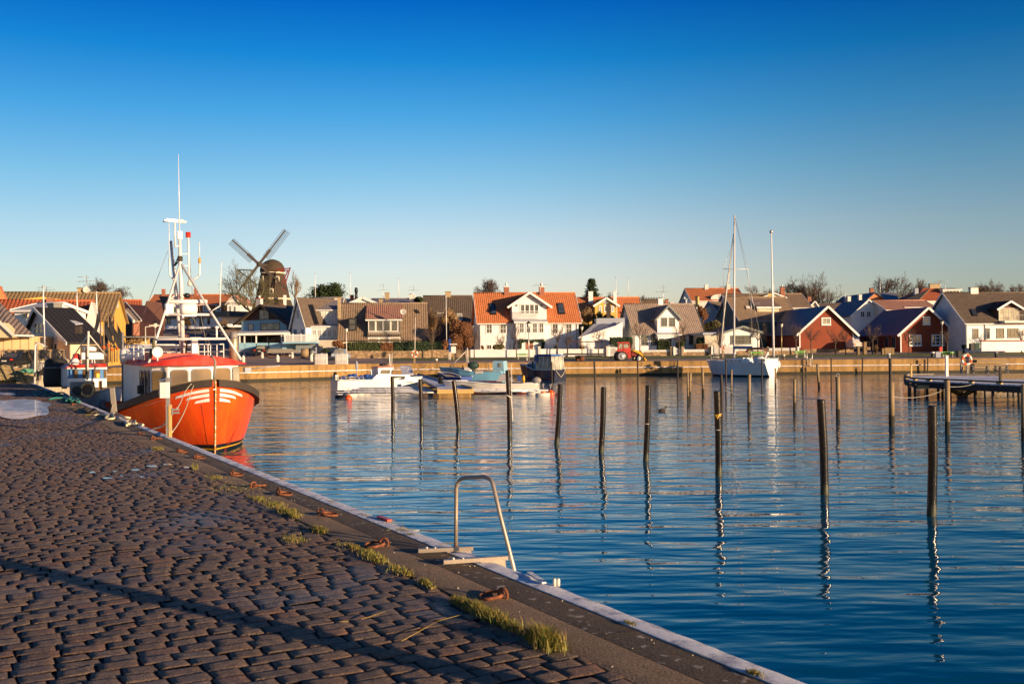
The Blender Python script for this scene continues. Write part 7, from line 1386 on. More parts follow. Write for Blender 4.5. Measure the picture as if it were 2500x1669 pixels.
# ---------------------------------------------------------------- trees
def bare(zf, xb, yb, yt, wpx, d, label, seed, mname='twig', n0=5, lv=5, lean=0.0, tf=.25, tr=None, rmin=.022, cat='tree', name='bare_tree', up=.5, kids=(2, 3), group=None):
    r_ = random.Random(seed); b = U(*zf(xb, yb), d); top = U(*zf(xb, yt), d); H = top.z - b.z; Wd = (U(*zf(xb + wpx, yb), d) - b).length; rmin *= .5
    if H < 1.05 * Wd: b = b - Vector((0, 0, 1.15 * Wd - H)); H = top.z - b.z
    t = thing(name, b, label, cat, group); tm = M(); cm = M(); R0 = tr or H * .028; T = b + Vector((lean * H * .1, 0, H * tf)); tm.tube([b - Vector((0, 0, .5)), b + Vector((0, 0, H * tf * .4)), T], [R0 * 1.3, R0, R0 * .8], 7)
    segs = []
    def grow(p, dr, L, r, k):
        n = 3; pts = [p]
        for i in range(n):
            dr = (dr + Vector((r_.uniform(-.28, .28) + lean * .06, r_.uniform(-.28, .28), r_.uniform(-.12, .22)))).normalized(); pts.append(pts[-1] + dr * L / n)
        segs.append((pts, r, k))
        if k <= 0: return
        for j in range(r_.choice(kids) + (1 if k > 1 else 0)):
            q = pts[r_.choice((1, 2, 3, 3))]; a = r_.uniform(.4, 1.0); az = r_.uniform(0, 6.283); x = dr.orthogonal().normalized(); y = dr.cross(x)
            nd = (dr * math.cos(a) + (x * math.cos(az) + y * math.sin(az)) * math.sin(a) + Vector((lean * .15, 0, .12 * up))).normalized(); grow(q, nd, L * r_.uniform(.55, .8), max(rmin, r * .6), k - 1)
    Lc = H * (1 - tf)
    for i in range(n0):
        az = 2 * math.pi * i / n0 + r_.uniform(-.4, .4); el = r_.uniform(.45, 1.25); grow(T - Vector((0, 0, H * tf * .15 * r_.random())), Vector((math.cos(az) * math.cos(el), math.sin(az) * math.cos(el), math.sin(el))), Lc * .5, R0 * .55, lv - 1)
    P_ = [q for s_ in segs for q in s_[0]]; z1 = max(q.z for q in P_); xs = sorted(q.x for q in P_); w0 = xs[int(len(xs) * .995)] - xs[int(len(xs) * .005)]; xm = (xs[0] + xs[-1]) / 2
    kz = (top.z - T.z) / (z1 - T.z); kx = Wd / w0
    for pts, r, k in segs:
        pts = [Vector((T.x + (q.x - T.x) * kx, T.y + (q.y - T.y) * kx, T.z + (q.z - T.z) * kz)) for q in pts]
        cm.tube(pts, [r, r * .85, r * .7, r * .5], 3 if k < 2 else 5, caps=False)
    tm.build('trunk', 'bark' if mname != 'barkolive' else 'barkolive', t); cm.build('crown', mname, t); return t
bare(Z3, 425, 905, 372, 600, 164, 'large bare olive-brown tree in front of the windmill', 5, 'barkolive', 7, 6, tf=.12, up=.3, rmin=.03)
bare(Z3, 872, 850, 510, 150, 205, 'tall thin pale bare tree right of the windmill', 8, 'leaf_dry', 5, 5, tf=.1, up=1.6, rmin=.03)
bare(Z1, 1035, 345, 150, 260, 160, 'bare round tree above the ochre roof, left of two', 11, 'twig', 6, 6, rmin=.03); bare(Z1, 1262, 400, 240, 200, 160, 'bare round tree above the ochre roof, right of two', 12, 'twig', 6, 6, rmin=.03)
bare(Z5, 445, 300, 75, 290, 200, 'bare purple-brown tree behind the villa roof', 13, 'twig', 7, 6, rmin=.035)
bare(Z7, 1055, 880, 572, 430, 205, 'large bare windswept tree above the red barn, its dark trunk visible', 14, 'twig', 7, 6, lean=-.3, rmin=.045, tf=.12); bare(Z7, 860, 830, 618, 320, 208, 'bare tree joined to the left of the large windswept tree', 15, 'twig', 7, 6, rmin=.04)
bare(Z8, 620, 430, 88, 420, 215, 'large bare leaning tree behind the maroon boathouse roofs', 16, 'twig', 7, 6, lean=.9, rmin=.045, tf=.12); bare(Z8, 430, 330, 130, 270, 218, 'bare tree left of the large leaning tree', 17, 'twig', 6, 6, lean=.5, rmin=.04)
bare(Z8, 1560, 345, 175, 340, 190, 'bare spreading tree above the dark roof at the right', 18, 'twig', 7, 6, rmin=.04); bare(Z8, 1850, 340, 222, 190, 190, 'bare tree above the dark roof at the right frame edge', 19, 'twig', 6, 5, rmin=.04)
bare(Z7, 492, 800, 692, 120, 200, 'small bare tree with red twigs right of the tall white mast', 20, 'twig', 5, 5, rmin=.035); bare(Z7, 650, 800, 705, 130, 200, 'small bare tree behind the white pediment near the flagpole', 21, 'twig', 5, 5, rmin=.035)
bare(Z6, 430, 330, 235, 130, 200, 'small bare tree between the yellow villa chimneys', 22, 'twig', 5, 5, rmin=.03); bare(Z3, 1040, 820, 745, 150, 190, 'low bare bush left of the dark pine', 23, 'twig', 5, 5, rmin=.03)
bare(Z6, 770, 330, 262, 90, 200, 'tiny bare tree above the thatched roof', 24, 'twig', 5, 4, rmin=.03); bare(ZK, 880, 205, 110, 250, 205, 'bare reddish tree behind the orange roof', 25, 'twig', 5, 5, rmin=.035)
YT = [(Z4, 1268, 995, 565, 225, 'before the dark roofed house'), (Z4, 1742, 990, 600, 150, 'by the left corner of the villa'), (Z5, 742, 975, 590, 200, 'before the villa bay window'), (Z5, 1205, 955, 570, 190, 'before the right half of the villa'), (Z5, 1315, 940, 690, 140, 'behind the trailer, small'), (Z5, 1665, 930, 620, 190, 'before the white plank shed'),
      (Z6, 748, 895, 560, 200, 'before the left of the white cottage'), (Z6, 1190, 960, 560, 210, 'before the cottage gate'), (Z6, 1640, 960, 655, 150, 'left of the white bungalow'), (Z7, 535, 1290, 985, 180, 'right of the white bungalow'), (Z7, 868, 1290, 1005, 170, 'by the left corner of the red barn'), (Z7, 998, 1285, 1030, 160, 'before the left of the barn gable'),
      (Z7, 1210, 1292, 1045, 170, 'before the right of the barn gable'), (Z7, 1300, 1282, 1080, 110, 'small one by the barn corner'), (Z7, 1535, 1290, 1010, 170, 'before the dark side of the boathouse'), (Z8, 695, 962, 690, 140, 'before the left boathouse window'), (Z8, 1100, 945, 720, 120, 'by the right corner of the boathouse'), (Z8, 1890, 930, 690, 120, 'before the white wall at the right')]
for k, (zf, x, yb, yt, w, s_) in enumerate(YT): bare(zf, x, yb, yt, w, 133, 'young bare street tree ' + s_, 40 + k, 'twig', 6, 4, tf=.38, tr=.07, rmin=.024, name='street_tree', group='young trees along the waterfront')
bare(Z4, 1275, 800, 400, 250, 150, 'bare ochre shrub tree before the dark roof', 70, 'leaf_dry', 6, 5, rmin=.03); bare(Z5, 565, 900, 700, 110, 138, 'small bare bush before the villa wall', 71, 'leaf_dry', 5, 5, rmin=.02, tf=.1)
bare(ZD, 1395, 960, 640, 220, 165, 'bare pinkish tree at the foot of the hill left of the restaurant', 72, 'leaf_dry', 6, 5, rmin=.03)
for k, (x, yt, w, d) in enumerate(((640, 580, 160, 124), (760, 620, 130, 120), (850, 560, 160, 150), (980, 520, 180, 160))): bare(ZL, x, 1150 if k < 2 else 900, yt, w, d, 'thin bare tree on the hillside behind the mast, ' + ORD[k], 80 + k, 'leaf_dry', 6, 5, rmin=.025, tr=.07, tf=.2)
# ---------------------------------------------------------------- leafy things
def leaves(m, inside, lo, hi, n, size, up=.0, mi=0, rr=rnd):
    k = 0
    while k < n:
        p = Vector([rr.uniform(lo[i], hi[i]) for i in range(3)])
        if not inside(p): continue
        a = Vector((rr.gauss(0, 1), rr.gauss(0, 1), rr.gauss(0, 1) + up)).normalized(); b = a.orthogonal().normalized(); s_ = size * rr.uniform(.5, 1.3); m.face([p - a * s_, p + b * s_ * .6, p + a * s_, p - b * s_ * .6], mi); k += 1
def bush(zf, x0, x1, y0, y1, d, mname, label, n=900, size=.14, depth=None, cat='bush', name='bush', box=False, core=True, mats2=None):
    a, b = U(*zf(x0, y1), d), U(*zf(x1, y0), d); c = (a + b) / 2; rx, rz = (b.x - a.x) / 2, (b.z - a.z) / 2; ry = depth or min(rx, 2.2); seed = random.Random(int(x0 + y0)); lumps = [(Vector((seed.uniform(-.55, .55), seed.uniform(-.4, .4), seed.uniform(-.45, .5))), seed.uniform(.4, .62)) for _ in range(7)]
    def ins(p):
        q = Vector(((p.x - c.x) / rx, (p.y - c.y) / ry, (p.z - c.z) / rz))
        if box: return max(abs(q.x), abs(q.y), abs(q.z)) > .78
        return any(.5 < (q - l).length / r < 1.0 for l, r in lumps)
    t = thing(name, (c.x, c.y, a.z), label, cat); m = M(); leaves(m, ins, (a.x, c.y - ry, a.z), (b.x, c.y + ry, b.z), n, size, mi=0, rr=seed)
    m.build('foliage', mname, t)
    m = M()
    if box: m.box((a.x + rx * .1, c.y - ry * .8, a.z - .4), (b.x - rx * .1, c.y + ry * .8, b.z - rz * .2))
    else:
        for l, r in lumps: m.sph(c + Vector((l.x * rx, l.y * ry, l.z * rz)), (r * rx * .72, r * ry * .72, r * rz * .72), 8)
        m.tube([(c.x, c.y, a.z - .5), c], .12, 6)
    m.build('inner_branches', mname, t); return t
def hedge(zf, x0, x1, y0, y1, d, mname, label, n=900, size=.13): return bush(zf, x0, x1, y0, y1, d, mname, label, n, size, .7, 'hedge', 'hedge', True)
hedge(Z4, 320, 690, 808, 905, 136, 'leaf_hedge', 'dark evergreen hedge on the stone wall, left stretch', 1500); hedge(Z4, 690, 828, 815, 905, 136.2, 'leaf_brown', 'brown beech hedge patch between the evergreen stretches', 800); hedge(Z4, 828, 1380, 800, 903, 136.4, 'leaf_dark', 'dark evergreen hedge on the stone wall, right stretch', 1900)
bush(Z4, 150, 355, 785, 905, 136, 'leaf_brown', 'round clipped brown hedge bush left of the evergreen hedge', 1300, .12); bush(Z4, 1370, 1460, 770, 900, 137, 'leaf_brown', 'brown hedge end by the blue sign', 500)
bush(Z4, 1450, 1765, 540, 905, 139, 'leaf_brown', 'big rust-brown winter shrub left of the villa', 5200, .11, 2.5); bush(Z4, 1350, 1590, 420, 640, 147, 'leaf_dry', 'ochre bare-looking shrub before the dark roof', 900, .1)
bush(Z6, 85, 250, 400, 640, 158, 'leaf_dry', 'brown shrub between villa and yellow house', 1600, .14); bush(Z6, 210, 350, 450, 720, 156, 'leaf_dark', 'dark green shrub below the yellow house', 1700, .14); bush(Z6, 30, 240, 560, 760, 155, 'leaf_olive', 'olive shrub behind the white shed roof', 1200, .14); bush(Z6, 330, 470, 485, 600, 158, 'leaf_olive', 'olive shrub below the yellow house front', 900, .14)
bush(Z6, 1425, 1660, 510, 690, 152, 'leaf_olive', 'olive and brown shrub right of the white cottage roof', 2000, .14); bush(Z6, 1400, 1520, 400, 560, 156, 'leaf_brown', 'reddish shrub behind the white cottage roof', 1000, .14)
hedge(Z6, 410, 660, 752, 850, 141, 'leaf_dark', 'dark hedge by the white shed', 900); hedge(Z6, 945, 1076, 788, 886, 138, 'leaf_hedge', 'square clipped box bush left of the cottage door', 1300, .1); bush(Z6, 1145, 1252, 783, 888, 138, 'leaf_hedge', 'round clipped box bush right of the cottage door', 1400, .1)
bush(Z6, 1380, 1482, 735, 850, 138, 'leaf_dark', 'pointed dark yew at the right end of the cottage', 1200, .1); hedge(Z6, 1372, 1505, 828, 882, 137, 'leaf_brown', 'low brown hedge below the pointed yew', 700, .1)
bush(Z5, 465, 610, 830, 900, 137, 'leaf_olive', 'low yellow-green shrubs before the villa wall', 900, .12); bush(Z5, 345, 378, 840, 895, 137, 'leaf_brown', 'small red-brown shrub by the villa corner', 300, .1); bush(Z5, 1440, 1510, 845, 890, 137, 'leaf_brown', 'small rust shrub right of the villa', 300, .1)
bush(Z4, 1065, 1185, 285, 362, 175, 'leaf_hedge', 'evergreen shrub above the brown pantile roof', 900, .18); bush(ZL, 230, 450, 540, 900, 112, 'leaf_olive', 'green and brown shrubs below the brick barn', 2200, .12)
bush(ZL, 300, 620, 860, 1180, 108, 'leaf_dry', 'brown winter shrubs along the yellow fence', 2200, .1); bush(ZL, 560, 900, 680, 1080, 128, 'leaf_dry', 'brown thicket at the foot of the hill', 2600, .1); bush(ZL, 1400, 1560, 610, 800, 180, 'leaf_dry', 'ochre shrub before the low white house', 800, .15)
bush(Z3, 560, 860, 880, 1060, 162, 'leaf_brown', 'rust-brown shrubs below the windmill', 2600, .15); bush(Z8, 1250, 1300, 865, 925, 134, 'leaf_dark', 'small potted shrub at the white house corner', 260, .09); bush(Z3, 1150, 1260, 1350, 1395, 137, 'leaf_dark', 'dark low plants left of the silver car', 350, .1)
def conifer(zf, xb, yb, yt, w, d, label, seed, layered=True, mname='leaf_pine'):
    r_ = random.Random(seed); b, tp = U(*zf(xb, yb), d), U(*zf(xb, yt), d); H = tp.z - b.z; W = (U(*zf(xb + w, yb), d) - b).length / 2; t = thing('evergreen_tree', b, label, 'tree'); m = M(); m.tube([b - Vector((0, 0, 3)), b + Vector((0, 0, H * .98))], [.28, .04], 7); m.build('trunk', 'bark', t); m = M()
    for i in range(34 if layered else 42):
        k = i / 34; z = H * (.06 + .92 * min(1, k)); rr = W * (1.08 - min(1, k) * .95) * r_.uniform(.6, 1.12)
        if not layered: z = H * r_.uniform(.1, .95); rr = W * r_.uniform(.3, 1)
        az = r_.uniform(0, 6.283)
        for q in range(2 if layered else 1):
            a = az + q * 3.1 + r_.uniform(-.5, .5); e = b + Vector((math.cos(a) * rr, math.sin(a) * rr, z - (rr * .1 if layered else -rr * .1))); s0 = b + Vector((0, 0, z * .95)); m.tube([s0, e], [.06, .02], 4, mi=1)
            for j in range(36):
                u = r_.uniform(.25, 1.05); p = s0.lerp(e, u) + Vector((r_.gauss(0, .3), r_.gauss(0, .3), r_.gauss(0, .16))) * (.8 if layered else 1.6); v = Vector((r_.gauss(0, 1), r_.gauss(0, 1), r_.gauss(0, .5))).normalized(); o = v.orthogonal().normalized(); s_ = r_.uniform(.12, .3); m.face([p - v * s_, p + o * s_ * .5, p + v * s_, p - o * s_ * .5])
    m.build('crown', [mname, 'bark'], t)
conifer(Z6, 205, 330, 88, 205, 205, 'dark layered evergreen tree above the yellow villa roof', 3); conifer(Z3, 1190, 830, 680, 190, 190, 'dark pine behind the plank house roof, left crown', 4, False); conifer(Z3, 1310, 840, 662, 150, 190, 'dark pine behind the plank house roof, right taller crown', 5, False); conifer(Z3, 1120, 830, 720, 110, 190, 'small low pine at the left end of the dark pines', 6, False)
# ---------------------------------------------------------------- walls and fences
def wallrun(zf, x0, x1, y0, y1, d0, d1, label, mname, name='garden_wall', cat='wall', cop=None, th=.3):
    a, b = U(*zf(x0, y1), d0), U(*zf(x1, y1), d1); c, d_ = U(*zf(x0, y0), d0), U(*zf(x1, y0), d1); t = thing(name, (a + b) / 2, label, cat); m = M(); m.poly([a - Vector((0, 0, .3)), b - Vector((0, 0, .3)), Vector((b.x, b.y, d_.z)), Vector((a.x, a.y, c.z))], (0, th, 0)); m.build('wall', mname, t)
    if cop: m = M(); m.beam((a.x, a.y + th / 2, c.z + .04), (b.x, b.y + th / 2, d_.z + .04), th + .08, .08); m.build('coping', cop, t)
    return t, a, b, c, d_
wallrun(Z4, 315, 1225, 905, 985, 134, 134, 'rough brown stone garden wall below the hedge', 'stonewall'); wallrun(Z4, 1225, 1690, 893, 975, 134, 134, 'stone garden wall stretch behind the notice boards', 'stonewall')
wallrun(Z5, 225, 985, 897, 975, 134, 134, 'white garden wall before the left half of the villa', 'white', cop='white'); wallrun(Z5, 1015, 1752, 890, 967, 134, 134, 'white garden wall before the right half of the villa', 'white', cop='white')
def picket(zf, x0, x1, y0, y1, d, label, n, basey=None, mname='white', base=None, rails=True, w=.07):
    a, b, c = U(*zf(x0, y1), d), U(*zf(x1, y1), d), U(*zf(x0, y0), d); t = thing('picket_fence', (a + b) / 2, label, 'fence'); m = M()
    for i in range(n): q = a.lerp(b, i / (n - 1)); m.cbox((q.x, q.y, (a.z + c.z) / 2), (w, .03, c.z - a.z))
    for z in (a.z + .1, c.z - .08): m.cbox(((a.x + b.x) / 2, a.y + .04, z), (b.x - a.x, .05, .1))
    m.build('pickets', mname, t)
    if base: e = U(*zf(x0, basey), d); m = M(); m.box((a.x, a.y - .05, e.z - .4), (b.x, a.y + .3, a.z)); m.build('base', base, t)
    for x in (a.x, b.x): m = M(); m.cbox((x, a.y, (a.z + c.z) / 2 + .02), (.22, .22, c.z - a.z + .25)); m.build('post', mname, t)
picket(Z5, 900, 982, 898, 965, 134, 'white garden gate with ornate top before the villa door', 9); picket(Z5, 1785, 1900, 865, 960, 134, 'white gate behind the tractor', 10)
picket(Z6, 775, 1105, 895, 918, 134, 'low white fence on stone base before the cottage, left part', 60, 950, base='stonewall', w=.05); picket(Z6, 1240, 1525, 890, 918, 134, 'low white fence on stone base before the cottage, right part', 55, 950, base='stonewall', w=.05)
picket(Z6, 1135, 1222, 872, 945, 134, 'small white gate of the cottage garden', 8); picket(Z6, 1560, 1820, 865, 935, 133.5, 'wide white braced gate before the bungalow', 26, w=.16)
picket(ZK, 1080, 1680, 1340, 1380, 133.5, 'low white rail fence right of the bungalow gate', 50, 1440, base='stonewall', w=.05); picket(ZK, 1680, 2260, 1325, 1380, 133.5, 'low white rail fence before the dark barn side', 50, 1430, base='stonewall', w=.05)
for x, zf in ((1108, Z6), (1232, Z6), (1540, Z6)):
    a, b = U(*zf(x - 12, 950), 133.6), U(*zf(x + 12, 865), 133.6); m = M(); m.box((a.x, a.y, a.z - .2), (b.x, a.y + .5, b.z)); m.box((a.x - .05, a.y - .05, b.z), (b.x + .05, a.y + .55, b.z + .1)); tag(m.build('gate_pillar', 'brick_yellow'), 'yellow stone gate pillar ' + {1108: 'left of the cottage gate', 1232: 'right of the cottage gate', 1540: 'left of the bungalow gate'}[x], 'pillar')
for x, s_ in ((1000, 'right of the villa gate'), (1768, 'left of the gate behind the tractor')): a, b = U(*Z5(x - 13, 972), 133.7), U(*Z5(x + 13, 862), 133.7); m = M(); m.box((a.x, a.y, a.z - .2), (b.x, a.y + .5, b.z)); m.box((a.x - .05, a.y - .05, b.z), (b.x + .05, a.y + .55, b.z + .1)); tag(m.build('gate_pillar', 'offwhite'), 'pale gate pillar ' + s_, 'pillar')
# lattice fence and yellow plank fence at the left
a, b, c = U(*Z1(20, 1008), 60), U(*Z1(670, 1004), 60), U(*Z1(20, 912), 60); t = thing('lattice_fence', (a + b) / 2, 'wooden fence with crossed lattice panels on a plank base, at the left', 'fence')
m = M(); n = 9; xs_ = [a.x + (b.x - a.x) * i / n for i in range(n + 1)]
for i in range(n):
    for p, q in ((0, 1), (1, 0)): m.beam((xs_[i], 60, a.z if p == 0 else c.z), (xs_[i + 1], 60.0 + .03 * p, c.z if p == 0 else a.z), .05, .05)
for x in xs_: m.beam((x, 59.95, a.z), (x, 59.95, c.z), .07)
m.beam((a.x, 60, c.z), (b.x, 60, c.z), .1, .08); m.beam((a.x, 60, a.z), (b.x, 60, a.z), .1, .08); m.build('lattice', 'wood', t); m = M(); m.box((a.x, 60.02, c.z - 3.2), (b.x + 1.0, 60.1, a.z)); m.build('plank_base', 'plank_cream', t); m = M(); m.box((a.x, 60.12, a.z), (b.x, 60.16, c.z)); m.build('backing', 'bluegrey', t)
a, b = U(*Z1(1265, 830), 110), U(*Z1(1475, 680), 110); m = M(); m.poly([(a.x, 110, a.z - 1), (b.x, 112, a.z - 1), (b.x, 112, b.z), (a.x, 110, b.z)], (0, .2, 0)); tag(m.build('yellow_fence', 'plank_fence'), 'tall yellow plank fence with dark gaps left of the hillside trees', 'fence')
# ---------------------------------------------------------------- lamps, flagpoles, aerials
def lamp(zf, x, yt, yb, d, label, mname='greyplastic', style='lantern', group='street lamps along the waterfront'):
    a, b = U(*zf(x, yb), d), U(*zf(x, yt), d); a = Vector((a.x, a.y, a.z - .2)); b = Vector((a.x, a.y, b.z)); t = thing('street_lamp', a, label, 'street lamp', group); m = M(); m.tube([a, b - Vector((0, 0, .7))], [.07, .045], 8); m.build('pole', mname, t)
    if style == 'lantern': m = M(); m.lathe(b - Vector((0, 0, .7)), [(.05, 0), (.14, .1), (.22, .5)], 8); m.build('lamp_glass', 'offwhite', t); m = M(); m.lathe(b - Vector((0, 0, .22)), [(.36, 0), (.3, .06), (.1, .2), (.03, .3)], 10); m.build('lamp_hood', 'dark', t)
    else: m = M(); m.tube([b - Vector((0, 0, .7)), b, b + Vector((.9, 0, .1))], .05, 6); m.cbox(b + Vector((.8, 0, .1)), (.9, .25, .12)); m.build('lamp_head', 'offwhite', t)
lamp(Z5, 882, 575, 1010, 120, 'street lamp with dark hood before the villa bay, left one', 'steel'); lamp(Z5, 1480, 615, 930, 131, 'street lamp with pale lantern right of the villa', 'brass'); lamp(Z7, 743, 1020, 1290, 131, 'street lamp with pale lantern before the barn roof', 'brass'); lamp(Z8, 1047, 610, 945, 128, 'street lamp before the red boathouse'); lamp(Z4, 305, 635, 985, 125, 'slim street lamp before the brown tiled house', 'offwhite')
lamp(ZL, 890, 700, 1180, 100, 'street lamp with pale lantern on the street behind the orange boat', 'steel'); lamp(ZL, 712, 805, 1180, 85, 'street lamp with flat arm left of the orange boat mast', 'offwhite', 'arm')
c0 = G(*ZA(228, 985), 1.6); dd = c0.y; t = thing('curved_lamp', c0, 'white curved lamp pole with arched arm at the far end of the cobbles', 'street lamp'); m = M(); m.tube([c0, U(*ZA(240, 140), dd), U(*ZA(262, 95), dd), U(*ZA(340, 72), dd), U(*ZA(400, 95), dd), U(*ZA(440, 145), dd)], [.05, .045, .04, .035, .03, .03], 8); m.build('pole', 'whitegloss', t); m = M(); m.beam(U(*ZA(435, 190), dd), U(*ZA(512, 135), dd), .1, .04); m.build('lamp_head', 'greyplastic', t)
m = M(); c1 = G(*ZA(300, 975), 1.6); m.beam(c1, U(*ZA(265, 45), c1.y), .09); tag(m.build('wooden_pole', 'greywood'), 'slim brown wooden pole right of the white curved lamp', 'pole')
for a_ in ((Z3, 90, 428, 78, 900, 150, 'tall white flagpole left of the windmill tree'), (Z3, 1086, 562, 1088, 830, 185, 'white flagpole behind the pines'), (Z3, 1459, 552, 1460, 830, 180, 'white flagpole above the pediment house'), (Z4, 1424, 285, 1430, 785, 137, 'white flagpole before the dark roofed house'), (Z4, 889, 92, 891, 330, 185, 'distant white flagpole between the two aerials'),
           (Z6, 479, 78, 482, 565, 160, 'white flagpole before the yellow house'), (Z6, 618, 88, 620, 310, 200, 'distant white flagpole right of the yellow house'), (Z8, 385, 218, 387, 330, 200, 'short white flagpole in the leaning tree'), (Z8, 1077, 237, 1078, 330, 170, 'white flagpole on the roof line of the dark roof house'), (Z8, 15, 312, 15, 440, 200, 'distant white flagpole right of the windswept tree'), (ZK, 1790, 85, 1795, 280, 190, 'distant brown flagpole right of the tall white mast'), (Z1, 795, 330, 800, 560, 75, 'thin white pole before the ochre roof, left of two'), (Z1, 998, 310, 1002, 540, 75, 'thin white pole before the ochre roof, right of two')):
    zf, x0, y0, x1, y1, d, lb_ = a_; pole_thing('flagpole', lb_, 'flagpole', zf, x0, y0, x1, y1, d, .06 if d < 180 else .07, 'whitegloss', 'white flagpoles in the village')
pole_thing('flagpole', 'tall thick white flagpole on the quay right of the sailboat', 'flagpole', Z7, 652, 235, 673, 1320, 119, .15, 'whitegloss', 'white flagpoles in the village', taper=.45)
pole_thing('flagpole', 'thick white flagpole in front of the black roofed house', 'flagpole', Z1, 447, 255, 459, 905, 58.5, .06, 'whitegloss', 'white flagpoles in the village')
for (zf, x, y0, y1, d, s_) in ((Z4, 718, 143, 320, 176, 'tv aerial on the far flat roof, left'), (Z4, 1058, 168, 285, 172, 'tv aerial by the pale dish'), (Z1, 897, 135, 270, 97, 'tv aerial above the dish on the ochre roof'), (Z1, 480, 252, 330, 97, 'small tv aerial above the ochre roof at the left'), (Z6, 1012, 165, 330, 160, 'tall tv aerial behind the cottage chimney'), (Z8, 1030, 188, 235, 186, 'tv aerial on the wide chimney at the right'), (Z5, 1008, 148, 190, 150, 'tv aerial on the right villa chimney'), (ZK, 1370, 340, 640, 150, 'thin aerial pole before the brown box dormer')): antenna(zf, x, y0, y1, d, s_)
# ---------------------------------------------------------------- tractor and trailer
TD = 118.6; T6 = lambda x, y, o=0.0: RP(*Z6(x, y), Vector((0, TD + o, 0)), Vector((0, 1, 0)))
t = thing('tractor', T6(560, 1030), 'old red farm tractor with yellow front loader parked on the far quay', 'tractor')
def wheel(c, r, w, par, hub='offwhite', tread=True):
    m = M(); m.lathe(c - Vector((0, w / 2, 0)), [(r * .6, 0), (r * .92, .02), (r, w * .2), (r, w * .8), (r * .92, w - .02), (r * .6, w)], 24, axis=(0, 1, 0))
    if tread:
        for i in range(22):
            a = 2 * math.pi * i / 22; p = c + Vector((math.cos(a) * r, 0, math.sin(a) * r)); m.beam(p - Vector((0, w * .48, 0)), p + Vector((0, 0, 0)) + Vector((-math.sin(a) * .08, 0, math.cos(a) * .08)), .05, .05)
    wv = m.build('wheel', 'rubber', par); m = M(); m.lathe(c - Vector((0, w / 2 + .0, 0)), [(0, -.06), (r * .2, -.06), (r * .22, -.02), (r * .5, -.02), (r * .6, -.04), (r * .64, 0)], 20, axis=(0, 1, 0)); m.build('rim', hub, wv); return wv
s1 = TD / FPX / 4.611
for o in (-.75, .75): wheel(T6(541 if o < 0 else 520, 966, o), 65 * s1, .42, t, 'steel'); wheel(T6(735 if o < 0 else 700, 989, o), 37 * s1, .28, t, 'offwhite')
def tpoly(pts, o0, o1, name, mname, par=t): m = M(); m.poly([T6(x, y, o0) for x, y in pts], (0, o1 - o0, 0)); return m.build(name, mname, par)
tpoly([(500, 895), (500, 885), (640, 870), (650, 985), (615, 990), (600, 930), (560, 900)], -.55, .55, 'body', 'tractorred'); tpoly([(648, 900), (760, 905), (775, 925), (770, 965), (650, 968)], -.3, .3, 'hood', 'darkred')
for pts in ([(497, 890), (505, 815), (515, 812), (512, 890)], [(555, 885), (556, 815), (566, 815), (566, 885)], [(632, 885), (622, 815), (632, 812), (645, 880)]):
    for o in (-.55, .5): tpoly(pts, o, o + .06, 'cab_pillar', 'tractorred')
tpoly([(497, 820), (500, 806), (620, 804), (632, 812), (632, 822)], -.65, .65, 'cab_roof', 'tractorred'); tpoly([(514, 882), (520, 828), (552, 826), (553, 880)], -.53, -.5, 'side_window', 'glass_pale'); tpoly([(568, 878), (566, 828), (615, 828), (627, 872)], -.53, -.5, 'side_window', 'glass_pale')
tpoly([(470, 905), (500, 893), (590, 893), (625, 925), (635, 960), (610, 960), (590, 925), (560, 912), (510, 912)], -.95, -.55, 'fender', 'tractorred'); tpoly([(470, 905), (500, 893), (590, 893), (625, 925), (610, 940), (510, 912)], .55, .95, 'fender', 'tractorred')
for o in (-.5, .45): tpoly([(645, 890), (690, 893), (735, 905), (765, 925), (790, 960), (810, 985), (833, 1020), (820, 1022), (790, 985), (765, 955), (735, 935), (690, 915), (648, 908)], o, o + .08, 'loader_arm', 'yellowpaint')
tpoly([(795, 985), (805, 978), (832, 1020), (815, 1026)], -.7, .7, 'loader_fork', 'yellowpaint'); tpoly([(640, 985), (655, 985), (660, 1075), (645, 1075)], -1.3, -1.1, 'quay_fender', 'wood') if False else None
m = M(); m.tube([T6(690, 905), T6(690, 862)], .03, 6); m.build('exhaust', 'dark', t)
t2 = thing('trailer', U(*Z5(1500, 1028), TD), 'flat two-wheeled farm trailer with end frames left of the tractor', 'trailer'); T5 = lambda x, y, o=0.0: RP(*Z5(x, y), Vector((0, TD + o, 0)), Vector((0, 1, 0)))
m = M(); m.poly([T5(1278, 934, -.9), T5(1728, 932, -.9), T5(1728, 952, -.9), T5(1278, 952, -.9)], (0, 1.8, 0)); m.build('deck', 'darkwood', t2); m = M(); [m.beam(T5(1400, 965, o), T5(1715, 962, o), .12, .16) for o in (-.4, .4)]; m.beam(T5(1300, 955), T5(1300, 972), .2); m.build('chassis', 'dark', t2)
for o in (-.7, .7): wheel(T5(1486 if o < 0 else 1443, 992, o), 37 * s1, .25, t2, 'rust', False)
for x0, x1, y0, y1 in ((1318, 1318, 790, 940), (1732, 1745, 790, 990)): m = M(); m.beam(T5(x0, y0, -.8), T5(x1, y1, -.8), .12); m.beam(T5(x0, y0, .8), T5(x1, min(y1, 940), .8), .12); m.beam(T5(x0, y0 + 8, -.8), T5(x0, y0 + 8, .8), .1); m.build('end_frame', 'darkwood', t2)
m = M(); m.beam(T5(1320, 800, -.5), T5(1715, 800, -.5), .1, .07); m.beam(T5(1320, 806, -.2), T5(1715, 806, -.2), .1, .05); m.build('ladder_bar', 'brownwood', t2); m = M(); m.beam(T5(1730, 960), T5(1830, 990), .1); m.build('drawbar', 'dark', t2)
